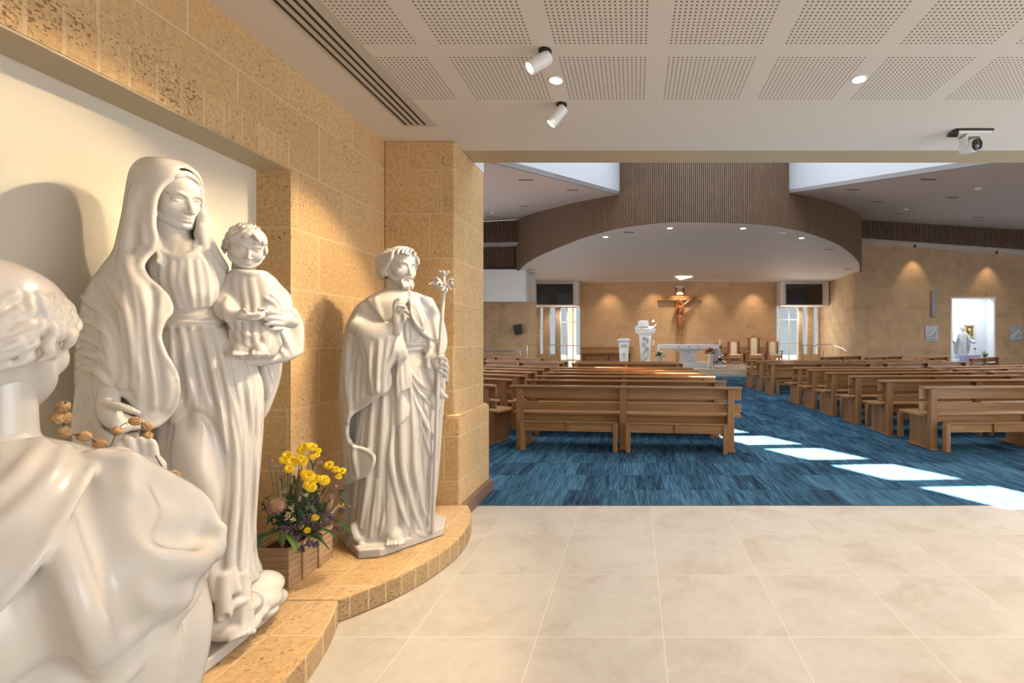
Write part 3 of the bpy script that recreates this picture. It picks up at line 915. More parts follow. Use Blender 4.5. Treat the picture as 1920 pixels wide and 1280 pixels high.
    def smooth(s, n=1):
        for _ in range(n):
            for a in range(3):
                f = s.f
                s.f = (f + np.roll(f, 1, a) * .5 + np.roll(f, -1, a) * .5) * F32(.5)
        return s
    def build(s, name, mat, parent=None, loc=None, cut=None):
        s.f[0] = s.f[-1] = 0.5; s.f[:, 0] = s.f[:, -1] = 0.5; s.f[:, :, 0] = s.f[:, :, -1] = 0.5
        gr = vdb.FloatGrid(0.5); gr.copyFromArray(np.clip(s.f, -0.5, 0.5))
        res = gr.convertToPolygons(isovalue=0.0, adaptivity=0.0)
        pts, quads = res[0], res[-1]
        pts = pts * s.h + s.lo
        me = bpy.data.meshes.new(name)
        me.vertices.add(len(pts)); me.vertices.foreach_set('co', pts.astype(F32).ravel())
        q = np.ascontiguousarray(quads[:, ::-1]).astype(np.int32)
        me.loops.add(q.size); me.loops.foreach_set('vertex_index', q.ravel())
        me.polygons.add(len(q)); me.polygons.foreach_set('loop_start', np.arange(0, q.size, 4, dtype=np.int32))
        try: me.polygons.foreach_set('loop_total', np.full(len(q), 4, np.int32))
        except Exception: pass
        me.polygons.foreach_set('use_smooth', np.ones(len(q), bool))
        me.materials.append(mat)
        me.update(calc_edges=True); me.validate()
        o = bpy.data.objects.new(name, me)
        COL.objects.link(o)
        if parent: o.parent = parent
        if loc: o.location = loc
        return o

def rotz_frame(O, U, zbase):
    """an Empty whose local x axis is U, y axis is away from the viewer side (z up)"""
    a = math.atan2(U[1], U[0])
    return (O[0], O[1], zbase), a

def carve_face(v, H, c, female=False, smile=0.0, open_mouth=False, child=False):
    """face features on volume v; head height H, centre c, facing +y, x to the viewer's right when facing it is -x"""
    def p(x, y, z, r=None):
        q = [c[0] + x * H, c[1] + y * H, c[2] + z * H]
        if r is not None: q.append(r * H)
        return tuple(q)
    def R(a, b, d): return (a * H, b * H, d * H)
    wide = 1.0 if not child else 1.12
    v.ell(p(0, -.07, .13), R(.335, .43, .37), 0.04 * H)
    v.ell(p(0, .10, -.10), R(.265 * wide, .30, .37), 0.08 * H)
    v.ell(p(0, .13, .18), R(.26, .26, .22), 0.08 * H)
    v.ell(p(0, .18, -.33), R(.165 * wide, .165, .14), 0.07 * H)
    for s in (-1, 1):
        v.tube([p(s * .27, -.04, -.10), p(s * (.215 if female else .235) * wide, .10, -.29), p(s * .08, .27, -.42)], [.05 * H, .055 * H, .06 * H], 0.07 * H)
        v.ell(p(s * .155 * wide, .215, -.14), R(.12, .12, .12), 0.07 * H)
    v.ell(p(0, .31, -.415), R(.075, .065, .06), 0.06 * H)
    for s in (-1, 1):   # eye sockets
        v.ell(p(s * .135, .425, .005), R(.10, .075, .058), 0.05 * H, 'sub')
    v.tube([p(0, .345, .10, .030), p(0, .375, .02, .028), p(0, .42, -.08, .031), p(0, .458, -.165, .040)], 0, 0.035 * H)
    v.ell(p(0, .452, -.180), R(.043, .045, .038), 0.02 * H)
    for s in (-1, 1):
        v.ell(p(s * .047, .395, -.190), R(.032, .042, .028), 0.015 * H)
        v.ell(p(s * .024, .430, -.222), R(.013, .018, .012), 0.012 * H, 'sub')
    for s in (-1, 1):   # brows, eyeballs, lids
        v.tube([p(s * .045, .370, .072), p(s * .13, .378, .095), p(s * .225, .305, .068)], [.020 * H, .024 * H, .016 * H], 0.045 * H)
        v.ell(p(s * .133, .293, -.002), R(.068, .068, .068), 0.010 * H)
        v.tube([p(s * .068, .345, -.006), p(s * .10, .366, .022), p(s * .145, .366, .030), p(s * .19, .340, .018), p(s * .212, .312, -.004)], .0105 * H, 0.010 * H)
        v.tube([p(s * .072, .343, -.012), p(s * .105, .357, -.032), p(s * .15, .353, -.036), p(s * .19, .330, -.022)], .0085 * H, 0.014 * H)
        v.tube([p(s * .075, .372, .048), p(s * .135, .374, .056), p(s * .20, .338, .040)], .006 * H, 0.014 * H, 'sub')
        v.ell(p(s * .136, .362, -.002), R(.020, .007, .020), 0.006 * H, 'sub')
    # mouth
    v.ell(p(0, .325, -.30), R(.10, .06, .07), 0.05 * H)
    e = smile
    v.tube([p(-.098, .335, -.300 + e), p(-.05, .372, -.287), p(-.018, .388, -.278), p(0, .386, -.284), p(.018, .388, -.278), p(.05, .372, -.287), p(.098, .335, -.300 + e)], [.006 * H, .016 * H, .019 * H, .018 * H, .019 * H, .016 * H, .006 * H], 0.012 * H)
    v.tube([p(-.085, .338, -.312 + e), p(-.04, .370, -.330), p(0, .380, -.336), p(.04, .370, -.330), p(.085, .338, -.312 + e)], [.006 * H, .019 * H, .023 * H, .019 * H, .006 * H], 0.012 * H)
    v.tube([p(-.105, .345, -.302 + e), p(-.05, .385, -.305), p(0, .402, -.306), p(.05, .385, -.305), p(.105, .345, -.302 + e)], .0055 * H, 0.010 * H, 'sub')
    v.ell(p(0, .375, -.375), R(.05, .02, .015), 0.03 * H, 'sub')
    v.ell(p(0, .40, -.25), R(.010, .012, .025), 0.015 * H, 'sub')
    return p

def ear(v, H, c, s):
    def p(x, y, z, r=None):
        q = [c[0] + x * H, c[1] + y * H, c[2] + z * H]
        if r is not None: q.append(r * H)
        return tuple(q)
    v.ell(p(s * .325, -.03, -.04), (.03 * H, .075 * H, .12 * H), .02 * H)
    v.tube([p(s * .33, .03, -.03), p(s * .355, .02, .06), p(s * .37, -.05, .075), p(s * .372, -.10, .01), p(s * .355, -.08, -.08), p(s * .335, -.03, -.14)], .020 * H, .012 * H)
    v.ell(p(s * .365, -.02, -.01), (.02 * H, .035 * H, .05 * H), .015 * H, 'sub')

def wavy_hair(v, H, c, locks, seed=1, r=.035, k=.018, bury=0.0):
    """locks: list of lists of head-local points (in head heights)"""
    for L in locks:
        P = [(c[0] + q[0] * H, c[1] + q[1] * H, c[2] + q[2] * H, (q[3] if len(q) > 3 else r) * H) for q in L]
        v.tube(P, 0, k * H)

def carve_hand(v, root, fingers, thumb, palm, k=0.012, rf=0.0095):
    """palm = list of (x,y,z,r) points; fingers = list of point lists with the radius tapering"""
    v.tube(palm, 0, k * 1.6)
    for f in fingers:
        n = len(f)
        v.tube([(*q[:3], (q[3] if len(q) > 3 else rf * (1.08 - 0.22 * i / (n - 1)))) for i, q in enumerate(f)], 0, k * 0.5, sm=3)
    n = len(thumb)
    v.tube([(*q[:3], (q[3] if len(q) > 3 else rf * (1.35 - 0.35 * i / (n - 1)))) for i, q in enumerate(thumb)], 0, k * .8, sm=3)

def _surf(s, x, z):
    """y of the first carved surface met going +y at (x, z)"""
    i = int(np.clip(round((x - s.lo[0]) / s.h), 0, s.n[0] - 1)); k = int(np.clip(round((z - s.lo[2]) / s.h), 0, s.n[2] - 1))
    c = s.f[i, :, k]
    w = np.nonzero(c < 0)[0]
    if len(w) == 0: return None
    j = w[0]
    if j == 0: return float(s.lo[1])
    t = c[j - 1] / (c[j - 1] - c[j] + 1e-9)
    return float(s.lo[1] + (j - 1 + t) * s.h)
def ridge(v, pts, r, k=0.02, sink=0.0, op='add', sm=6, taper=True):
    """a fold laid on the viewer-facing surface; pts are (x, z)"""
    n = len(pts)
    rr = r if isinstance(r, (list, tuple)) else [r * ((0.35 + 0.65 * math.sin(PI * min(1, max(0, (i + .25) / (n - .5))))) if taper else 1) for i in range(n)]
    Q = [(p[0], p[1], q) for p, q in zip(pts, rr)]
    if sm > 1 and n > 2: Q = [tuple(q) for q in catmull(Q, sm)]
    out = []; last = None
    ys = [_surf(v, q[0], q[1]) for q in Q]
    good = [y for y in ys if y is not None]
    if not good: return
    med = sorted(good)[len(good) // 2]
    for q, y in zip(Q, ys):
        if y is None: continue
        if last is not None: y = max(min(y, last + 0.03), last - 0.03)
        last = y
        out.append([q[0], y + sink * (1 if op == 'add' else 1), q[1], max(0.001, q[2])])
    if len(out) < 2: return
    # light smoothing of the depth
    yy = [o[1] for o in out]
    for _ in range(2): yy = [yy[0]] + [(yy[i - 1] + 2 * yy[i] + yy[i + 1]) / 4 for i in range(1, len(yy) - 1)] + [yy[-1]]
    for o, y in zip(out, yy): o[1] = y
    v.tube(out, 0, k, op, sm=1)
def furrow(v, pts, r=0.010, k=0.02, sink=0.0):
    ridge(v, pts, r, k, sink, 'sub')

def poly_cut(v, pts, ymin=-9.0, ymax=9.0, k=0.006):
    """remove everything whose (x, z) lies inside the outline, between ymin and ymax"""
    P = np.array(pts, F32)
    X = v.ax[0][:, None]; Z = v.ax[2][None, :]
    d2 = np.full((len(v.ax[0]), len(v.ax[2])), 1e9, F32); s = np.ones_like(d2)
    n = len(P)
    for i in range(n):
        a, b = P[i], P[i - 1]
        ex, ez = b[0] - a[0], b[1] - a[1]
        wx, wz = X - a[0], Z - a[1]
        t = np.clip((wx * ex + wz * ez) / (ex * ex + ez * ez + 1e-12), 0, 1)
        dx, dz = wx - ex * t, wz - ez * t
        d2 = np.minimum(d2, dx * dx + dz * dz)
        c1 = (Z >= a[1]) & np.ones_like(s, bool); c2 = Z < b[1]; c3 = (ex * wz) > (ez * wx)
        flip = (c1 & c2 & c3) | (~c1 & ~c2 & ~c3)
        s = np.where(flip, -s, s)
    d = (np.sqrt(d2) * s)[:, None, :]
    y = v.ax[1][None, :, None]
    d = np.maximum(d, np.maximum(ymin - y, y - ymax))
    v._apply((slice(None),) * 3, d.astype(F32), k, 'sub')
def merge(a, b, k=0.006):
    a._apply((slice(None),) * 3, b.f, k, 'add')
def edge_pts(v, pts, dy=0.0):
    """3D points on the surface along an (x, z) outline, to roll a hem there"""
    Q = [tuple(q) for q in catmull([tuple(p) for p in pts], 5)] if len(pts) > 2 else pts
    out = []
    for x, z in Q:
        y = _surf(v, x, z)
        if y is not None: out.append((x, y + dy, z))
    return out
def hem(v, E, r, k=0.008, wave=0.0):
    if len(E) > 1: v.tube([(*e, r * (1 + wave * math.sin(i * 1.7))) for i, e in enumerate(E)], 0, k, sm=1)

def applique(d, pts, off, k=0.004, lo=-9, hi=9):
    """a second thickness of cloth lying on d inside the (x, z) outline"""
    c = Vol(d.lo, d.ax[0][-1:].tolist() + d.ax[1][-1:].tolist() + d.ax[2][-1:].tolist(), d.h)
    c.f = d.f[:c.n[0], :c.n[1], :c.n[2]].copy()
    if c.f.shape != tuple(c.n): c.n = np.array(c.f.shape)
    c.f -= off
    t = Vol(d.lo, (0, 0, 0), d.h) if False else None
    base = c.f.copy()
    c.f[:] = -1.0
    c.ax = d.ax
    poly_cut(c, pts, lo, hi, 0.0)          # now c.f = outside-ness of the outline
    m = -c.f                                # < 0 inside
    hh = np.clip(0.5 - 0.5 * (m - base) / .012, 0, 1)
    c.f = (m + (base - m) * hh + .012 * hh * (1 - hh)).astype(F32)
    n = c.f.shape
    d._apply((slice(0, n[0]), slice(0, n[1]), slice(0, n[2])), c.f, k, 'add')

# ================================================================ MARBLE GROUP: WOMAN HOLDING A CHILD
def frame(name, O, U, zb, label, cat):
    return empty(name, (O[0], O[1], zb), math.atan2(U[1], U[0]), label, cat)
PL = 0.115
mary = frame('standing_statue', (-1.92, 1.92), (.7071, .7071), PL,
             'tall white marble statue of a veiled woman holding a child', 'statue')
LO, HI, GH = (-.36, -.36, -.0), (.45, .34, 2.06), 0.0042
d = Vol(LO, HI, GH)
# dress
d.loft([(1.702,0.074,-0,0.074,0.085,0), (1.642,0.071,-0.01,0.107,0.105,0.2), (1.572,0.073,-0.01,0.115,0.125,0.4), (1.484,0.084,-0.01,0.111,0.135,0.4), (1.379,0.099,-0,0.105,0.12,0.3),
        (1.262,0.127,-0,0.145,0.155,0.8), (1.103,0.149,-0,0.176,0.18,1), (0.921,0.152,-0,0.176,0.19,1), (0.694,0.147,-0,0.166,0.195,1), (0.467,0.146,-0,0.152,0.2,1), (0.328,0.153,-0,0.153,0.205,1), (0.251,0.164,-0,0.164,0.21,1)],
       0.02, folds=[(13, .016, .4, .3)])
FACE = math.radians(31)
HC = (0.035, -0.035, 1.862)   # head centre
fd = (math.sin(FACE), -math.cos(FACE))
d.tube([(HC[0], HC[1] + .01, HC[2] - .05), (HC[0] + .005, HC[1] + .005, HC[2] - .20), (HC[0] + .01, HC[1] + .005, HC[2] - .26)], [.055, .057, .075], 0.02)
# round collar and the gathers below it
ridge(d, [(-0.006,1.647), (0.017,1.626), (0.051,1.618), (0.086,1.631), (0.111,1.664)], .011, .008, 0.0, taper=False)
for a, b, c in ((300,296,306), (314,312,322), (328,327,334), (342,343,346), (356,360,360), (370,378,374), (384,394,386), (396,408,398)):
    ridge(d, [((a - 300) / 600.0 + .01, 1.61), ((b - 300) / 600.0 + .01, 1.53), ((b + c - 600) / 1200.0 + .015, 1.46), ((c - 300) / 600.0 + .02, 1.405)], .0075, .009, 0.0015)
ridge(d, [(0.000,1.354), (0.074,1.358), (0.153,1.369), (0.212,1.387)], .020, .006, 0.006, taper=False)
ridge(d, [(0.000,1.383), (0.074,1.388), (0.153,1.399), (0.209,1.415)], .013, .006, 0.004, taper=False)
furrow(d, [(0.000,1.367), (0.074,1.371), (0.153,1.382), (0.209,1.400)], .004, .003, 0.0)
furrow(d, [(0.000,1.346), (0.074,1.350), (0.153,1.361), (0.209,1.378)], .0035, .003, 0.0)
furrow(d, [(0.000,1.387), (0.074,1.392), (0.153,1.404), (0.209,1.419)], .0035, .003, 0.0)
furrow(d, [(0.000,1.401), (0.074,1.407), (0.153,1.421), (0.209,1.437)], .006, .006, 0.002)
furrow(d, [(0.000,1.330), (0.074,1.333), (0.153,1.343), (0.209,1.360)], .006, .006, 0.002)
# knee pressing through the dress
d.ell((0.095,-0.09,0.792), (.072, .12, .215), .035, rot=(math.radians(-8), 'Y'))
d.ell((0.116,-0.12,0.714), (.05, .08, .13), .04, rot=(math.radians(-12), 'Y'))
furrow(d, [(0.047,0.974), (0.077,1.008), (0.121,0.995), (0.159,0.921), (0.182,0.805), (0.187,0.695), (0.176,0.610), (0.159,0.527)], .013, .010, -0.004)
furrow(d, [(0.032,0.955), (0.020,0.833), (0.038,0.685), (0.074,0.562), (0.108,0.499)], .010, .014, -0.002)
furrow(d, [(0.159,0.527), (0.146,0.423), (0.149,0.314)], .011, .010, 0.0)
for q, r in (([(0.169,1.285), (0.192,1.110), (0.216,0.931), (0.222,0.709), (0.205,0.493), (0.192,0.299), (0.185,0.170)], .022),
          ([(0.202,1.285), (0.233,1.063), (0.250,0.815), (0.243,0.571), (0.233,0.351)], .017),
          ([(0.240,1.263), (0.267,1.037), (0.274,0.789), (0.264,0.521), (0.260,0.324)], .016),
          ([(0.278,1.172), (0.298,0.967), (0.290,0.740), (0.281,0.493), (0.296,0.326), (0.319,0.258)], .016),
          ([(0.032,1.343), (0.041,1.202), (0.050,1.098), (0.032,0.975)], .015), ([(0.059,1.343), (0.074,1.201), (0.086,1.095), (0.077,1.025)], .014), ([(0.089,1.344), (0.108,1.200), (0.130,1.071), (0.143,0.992)], .014),
          ([(0.124,1.345), (0.149,1.177), (0.176,1.002), (0.195,0.846)], .015), ([(0.153,1.345), (0.185,1.176), (0.209,1.021)], .013),
          ([(0.130,0.514), (0.140,0.382), (0.153,0.248)], .018), ([(0.093,0.525), (0.105,0.394), (0.121,0.261)], .018)):
    ridge(d, q, r, .009, 0.003)
for q in ([(0.192,1.197), (0.209,1.021), (0.236,0.840), (0.236,0.595), (0.222,0.355)], [(0.222,1.196), (0.253,1.016), (0.264,0.768), (0.255,0.501), (0.246,0.347)], [(0.260,1.195), (0.285,0.991), (0.283,0.764), (0.274,0.495), (0.278,0.336)],
          [(0.047,1.327), (0.059,1.181), (0.065,1.055)], [(0.074,1.327), (0.093,1.179), (0.108,1.039)], [(0.107,1.327), (0.130,1.178), (0.159,1.004)], [(0.140,1.328), (0.169,1.155), (0.192,0.978), (0.202,0.713), (0.185,0.498), (0.172,0.306)]):
    furrow(d, q, .009, .006, -0.002)
# mantle over hood, back and right arm: a layer of its own
v = Vol(LO, HI, GH)
v.loft([(1.686,0.039,0.02,0.096,0.13,0), (1.636,0.029,0.02,0.138,0.165,0), (1.563,0.011,0.01,0.172,0.195,0), (1.465,-0.009,-0.01,0.191,0.215,0.1), (1.327,-0.028,-0.02,0.189,0.23,0.2), (1.158,-0.039,-0.02,0.186,0.235,0.3),
        (0.987,-0.04,0,0.176,0.22,0.8), (0.727,-0.045,0.03,0.158,0.2,1), (0.406,-0.047,0.03,0.143,0.21,1), (0.257,-0.051,0.03,0.15,0.22,1)],
       0.03, folds=[(9, .020, 1.9, .2)])
v.loft([(2.021,0.024,-0,0.047,0.05,0), (2.005,0.024,-0,0.081,0.095,0), (1.959,0.022,-0,0.106,0.135,0), (1.872,0.02,-0,0.117,0.15,0), (1.784,0.016,-0,0.122,0.155,0), (1.701,0.013,-0,0.131,0.165,0), (1.62,0.017,0.01,0.149,0.172,0), (1.537,0.009,0.01,0.16,0.175,0)], 0.03)
ridge(v, [(-0.054,1.860), (-0.059,1.783), (-0.051,1.715), (-0.040,1.662)], .012, .02, 0.006)
ridge(v, [(-0.070,1.860), (-0.080,1.719), (-0.089,1.619), (-0.097,1.520)], .017, .03, 0.006)
furrow(v, [(-0.065,1.802), (-0.067,1.702), (-0.070,1.602), (-0.067,1.523)], .010, .02, -0.002)
# hanging front folds
ridge(v, [(-0.054,1.624), (-0.065,1.543), (-0.054,1.445), (-0.037,1.345), (-0.029,1.245), (-0.020,1.143), (-0.011,1.052)], .024, .02, 0.004)
ridge(v, [(-0.084,1.600), (-0.084,1.502), (-0.067,1.364), (-0.056,1.245), (-0.048,1.125), (-0.054,1.046)], .018, .02, 0.004)
ridge(v, [(0.000,1.448), (-0.006,1.326), (0.009,1.224), (0.020,1.121), (0.014,1.039)], .020, .018, 0.004)
furrow(v, [(-0.065,1.484), (-0.048,1.365), (-0.043,1.245), (-0.034,1.124), (-0.037,1.040)], .011, .010, -0.003)
furrow(v, [(-0.100,1.559), (-0.081,1.443), (-0.070,1.285), (-0.065,1.146)], .011, .012, -0.003)
furrow(v, [(-0.023,1.507), (-0.014,1.427), (-0.020,1.346), (-0.009,1.244), (0.000,1.122), (0.000,1.030)], .010, .010, -0.003)
# wrap folds sweeping round the sleeve
for q, r in (([(-0.199,1.450), (-0.175,1.426), (-0.144,1.385), (-0.116,1.316), (-0.097,1.214), (-0.086,1.123)], .021),
          ([(-0.208,1.364), (-0.181,1.361), (-0.152,1.339), (-0.126,1.285), (-0.110,1.187), (-0.097,1.124)], .019),
          ([(-0.210,1.300), (-0.187,1.304), (-0.154,1.274), (-0.131,1.219), (-0.118,1.149)], .018),
          ([(-0.210,1.238), (-0.187,1.247), (-0.157,1.224), (-0.134,1.169), (-0.121,1.126)], .017),
          ([(-0.207,1.173), (-0.182,1.190), (-0.152,1.178), (-0.129,1.134)], .016),
          ([(-0.149,1.531), (-0.118,1.487), (-0.094,1.418), (-0.081,1.324), (-0.070,1.206), (-0.067,1.122)], .020)):
    ridge(v, q, r, .010, 0.005)
for q in ([(-0.197,1.405), (-0.167,1.388), (-0.136,1.347), (-0.114,1.266), (-0.100,1.160)], [(-0.204,1.330), (-0.177,1.331), (-0.147,1.300), (-0.123,1.238), (-0.108,1.144)],
          [(-0.207,1.270), (-0.182,1.272), (-0.149,1.243), (-0.127,1.180)], [(-0.205,1.206), (-0.180,1.217), (-0.149,1.197), (-0.129,1.153)], [(-0.134,1.463), (-0.105,1.383), (-0.090,1.265), (-0.080,1.147)], [(-0.175,1.494), (-0.142,1.439), (-0.123,1.382)]):
    furrow(v, q, .011, .008, -0.004)
for q in ([(-0.167,1.094), (-0.177,0.981), (-0.185,0.869)], [(-0.187,1.105), (-0.197,0.984), (-0.202,0.853)], [(-0.204,1.116), (-0.209,1.004), (-0.210,0.873)]):
    ridge(v, q, .015, .012, 0.003)
EDGE = [(-0.020,1.774), (-0.020,1.722), (-0.014,1.674), (-0.020,1.637), (-0.040,1.602), (-0.051,1.565), (-0.037,1.522), (-0.009,1.488), (0.017,1.445), (0.025,1.400), (0.006,1.363), (-0.006,1.301), (0.009,1.240), (0.032,1.182), (0.044,1.119), (0.040,1.053), (0.017,1.002), (-0.017,0.973), (-0.040,0.988), (-0.056,1.038), (-0.073,1.079), (-0.097,1.103), (-0.126,1.113), (-0.152,1.089), (-0.161,1.037), (-0.154,0.986)]
OPEN = [(-0.020,1.774), (-0.013,1.837), (0.007,1.888), (0.041,1.931), (0.074,1.956), (0.099,1.943), (0.116,1.903), (0.122,1.844), (0.119,1.788), (0.114,1.728)]
E3 = edge_pts(v, EDGE, .010); E5 = edge_pts(v, OPEN, .012)
poly_cut(v, OPEN + [(0.059,1.681)], -9, HC[1] - .02, .008)
c_out = [HC[0] + fd[0] * .125, HC[1] + fd[1] * .125]
poly_cut(v, EDGE + [(-0.121,0.951), (-0.054,0.954), (-0.048,0.085), (0.562,-0.206), (0.562,1.136), (0.439,1.476), (0.166,1.571), (0.133,1.619), (0.118,1.673), (0.116,1.732), (0.089,1.791)], -9, 0.02, .004)
v.ell((c_out[0], c_out[1], HC[2] - .012), (.070, .155, .128), 0.012, 'sub', rot=(FACE, 'Z'))
v.ell((HC[0] + fd[0] * .02, HC[1] + fd[1] * .02, HC[2]), (.088, .10, .132), 0.01, 'sub', rot=(FACE, 'Z'))
v.tube([(HC[0] + fd[0] * .09, HC[1] + fd[1] * .09, HC[2] - .10), (HC[0] + fd[0] * .125, HC[1] + fd[1] * .125, HC[2] - .19), (HC[0] + fd[0] * .15, HC[1] + fd[1] * .15, HC[2] - .25)], [.064, .056, .05], 0.012, 'sub')
hem(v, E3, .012, .008); hem(v, E5, .011, .010)
v.tube([(0.122,-0.09,1.743), (0.125,-0.09,1.683), (0.144,-0.075,1.63), (0.176,-0.05,1.583), (0.202,-0.02,1.543)], [.012, .013, .015, .016, .016], .02)
v.tube([(0.132,-0.06,1.794), (0.135,-0.06,1.728), (0.156,-0.04,1.658), (0.189,-0.01,1.602)], [.02, .022, .026, .024], .03)
merge(d, v, .004)
v = d
# hair at both sides of the neck
for q in ([(-0.013,-0.06,1.713), (-0.01,-0.085,1.681), (-0.015,-0.1,1.649), (-0.004,-0.115,1.619), (-0.007,-0.125,1.589)], [(-0.004,-0.055,1.707), (-0,-0.08,1.67), (-0.004,-0.1,1.638), (0.006,-0.115,1.608), (0.003,-0.12,1.578)], [(0.006,-0.05,1.697), (0.007,-0.075,1.659), (0.004,-0.095,1.627), (0.013,-0.11,1.597)], [(0.112,-0.05,1.771), (0.102,-0.07,1.73), (0.106,-0.085,1.698), (0.098,-0.1,1.669), (0.107,-0.11,1.634)], [(0.121,-0.045,1.764), (0.112,-0.065,1.719), (0.116,-0.08,1.687), (0.109,-0.095,1.658), (0.118,-0.105,1.623)], [(0.128,-0.04,1.753), (0.12,-0.06,1.708), (0.126,-0.075,1.672), (0.122,-0.09,1.639)]):
    v.tube(q, .0068, .004)
# forearm inside the cuff
v.tube([(-0.131,-0.12,1.187), (-0.129,-0.2,1.092)], [.045, .034], .01)
# mantle corner hanging beyond the child on her left side
v.tube([(0.366,0.1,1.285), (0.368,0.1,1.133), (0.344,0.1,0.984), (0.329,0.1,0.91)], [.05, .045, .03, .012], .02)
v.tube([(0.334,0.05,1.186), (0.354,0.05,1.074), (0.35,0.05,1.025)], [.018, .022, .012], .008)
# hem curls, tube end and toes
v.tube([(0.18,-0.2,0.343), (0.179,-0.21,0.261), (0.181,-0.215,0.194)], [.024, .026, .028], .012)
v.ell((0.179,-0.235,0.186), (.016, .016, .02), .006, 'sub')
for i in range(5):
    c = (0.236,-0.19,0.272)
    v.tube([(0.24,-0.15,0.309), (c[0] + (i - 2) * .015, c[1] - .006 * (2 - abs(i - 2)), .112), (c[0] + (i - 2) * .018, c[1] - .032, .09)], [.026, .015, .011], .004)
# rocky cloud under the feet
ROCKS = [((0.223,-0.1,0.157), .085), ((0.303,-0.02,0.122), .085), ((0.352,0.02,0.098), .065), ((0.24,-0.15,0.099), .06), ((0.201,-0.16,0.107), .06), ((0.283,-0.1,0.11), .05), ((0.326,-0.05,0.082), .05), ((0.156,-0.1,0.14), .09), ((0.292,0.05,0.156), .11), ((0.062,-0,0.137), .12), ((0.258,-0.14,0.171), .045), ((0.217,-0.17,0.214), .04)]
for c, r in ROCKS: v.ell(c, (r * 1.15, r * 1.1, r * .62), .008)
def to_local(p, O, U):
    dx, dy = p[0] - O[0], p[1] - O[1]
    return (dx * U[0] + dy * U[1], -dx * U[1] + dy * U[0])
bs = [to_local(p, (-1.92, 1.92), (.7071, .7071)) for p in [(-1.66, 1.912), (-1.69, 2.26), (-1.80, 2.36), (-2.15, 2.36), (-2.17, 1.60), (-1.80, 1.56), (-1.66, 1.70)]]
v.prism(bs, 0.001, 0.05, 0.004)
v.smooth(1)
v.build('robe', MAT['marble'], mary)

# head (own finer mesh)
HH = 0.245
v = Vol((-.12, -.16, -.22), (.12, .17, .16), 0.0023)
carve_face(v, HH, (0, 0, 0), female=True)
v.tube([(0, -.03, -.06), (0, -.03, -.15), (0.0, -.03, -.21)], [.048, .052, .056], .02)
v.ell((0, -.012, .075), (.074, .082, .045), .01)
# parted wavy hair under the hood
for s in (-1, 1):
    for j in range(6):
        t = j / 5
        v.tube([(s * .004, .075 - .02 * t, .098 + .012 * t), (s * (.035 + .01 * t), .078 - .035 * t, .083 + .02 * t), (s * (.062 + .012 * t), .045 - .045 * t, .045 + .02 * t), (s * (.070 + .012 * t), .018 - .04 * t, -.01), (s * .073, .0 - .03 * t, -.07)], [.006, .0085, .009, .009, .007], .004)
v.smooth(1)
h = v.build('head', MAT['marble'], mary)
h.matrix_local = Matrix.Translation(HC) @ Matrix.Rotation(PI + FACE, 4, 'Z') @ Matrix.Rotation(math.radians(-9), 4, 'X') @ Matrix.Rotation(math.radians(4), 4, 'Y')

# right hand, palm turned up, letting the beads fall
def P3(a, dx=0, dy=0, dz=0, r=None):
    q = (a[0] + dx, a[1] + dy, a[2] + dz)
    return q if r is None else q + (r,)
v = Vol((-.27, -.47, .80), (.05, -.08, 1.20), 0.0024)
pal = [(*(-0.128,-0.19,1.129), .028), (*(-0.128,-0.22,1.093), .030), (*(-0.127,-0.25,1.053), .030), (*(-0.115,-0.27,1.015), .028), (*(-0.102,-0.28,0.996), .022)]
th = [(*(-0.123,-0.27,1.067), .017), (*(-0.096,-0.3,1.06), .0135), (*(-0.075,-0.31,1.048), .0115), (*(-0.055,-0.315,1.035), .008)]
fi = [[(*(-0.112,-0.29,1.002), .013), (*(-0.099,-0.3,0.979), .0115), (*(-0.083,-0.3,0.979), .0100), (*(-0.067,-0.3,0.987), .0075)],
      [(*(-0.103,-0.27,0.998), .013), (*(-0.085,-0.27,0.983), .0115), (*(-0.064,-0.27,0.979), .0095), (*(-0.048,-0.27,0.98), .0075)],
      [(*(-0.098,-0.25,1.01), .013), (*(-0.075,-0.25,0.989), .0110), (*(-0.054,-0.25,0.984), .0095), (*(-0.038,-0.25,0.969), .0070)],
      [(*(-0.094,-0.235,1.02), .012), (*(-0.068,-0.235,1.001), .0100), (*(-0.049,-0.235,0.995), .0085), (*(-0.036,-0.235,0.982), .0065)]]
carve_hand(v, None, fi, th, pal, k=.010)
v.smooth(1)
v.build('right_hand', MAT['marble'], mary)

# child seated on her left arm
v = Vol((.12, -.24, .96), (.54, .30, 1.60), 0.0036)
v.loft([(1.628,0.275,-0.03,0.035,0.036,0), (1.61,0.279,-0.03,0.05,0.055,0), (1.595,0.282,-0.02,0.066,0.07,0.1), (1.569,0.287,-0.02,0.089,0.085,0.2), (1.522,0.292,-0.02,0.104,0.095,0.3), (1.446,0.301,-0.03,0.11,0.095,0.6), (1.384,0.291,-0.05,0.088,0.1,0.5), (1.308,0.288,-0.08,0.091,0.105,1), (1.25,0.289,-0.09,0.082,0.1,1), (1.211,0.288,-0.09,0.071,0.085,1)], .02, folds=[(13, .014, .3, 1.0)])
C1 = (0.264,-0.06,1.698)
for a in (([(0.223,-0.02,1.521), (0.193,-0.05,1.471), (0.192,-0.1,1.419), (0.216,-0.14,1.391)], [.034, .040, .040, .032]), ([(0.354,-0.01,1.533), (0.392,-0.02,1.486), (0.388,-0.05,1.431), (0.346,-0.1,1.407)], [.034, .040, .040, .033])):
    v.tube(a[0], a[1], .02)
for q in ([(0.196,1.464), (0.199,1.410), (0.227,1.366)], [(0.186,1.441), (0.192,1.383), (0.216,1.348)]): ridge(v, q, .010, .012, 0.0)
for q in ([(0.331,1.468), (0.357,1.446), (0.369,1.399)], [(0.350,1.483), (0.380,1.452), (0.388,1.390)]): ridge(v, q, .010, .010, -0.002, taper=False)
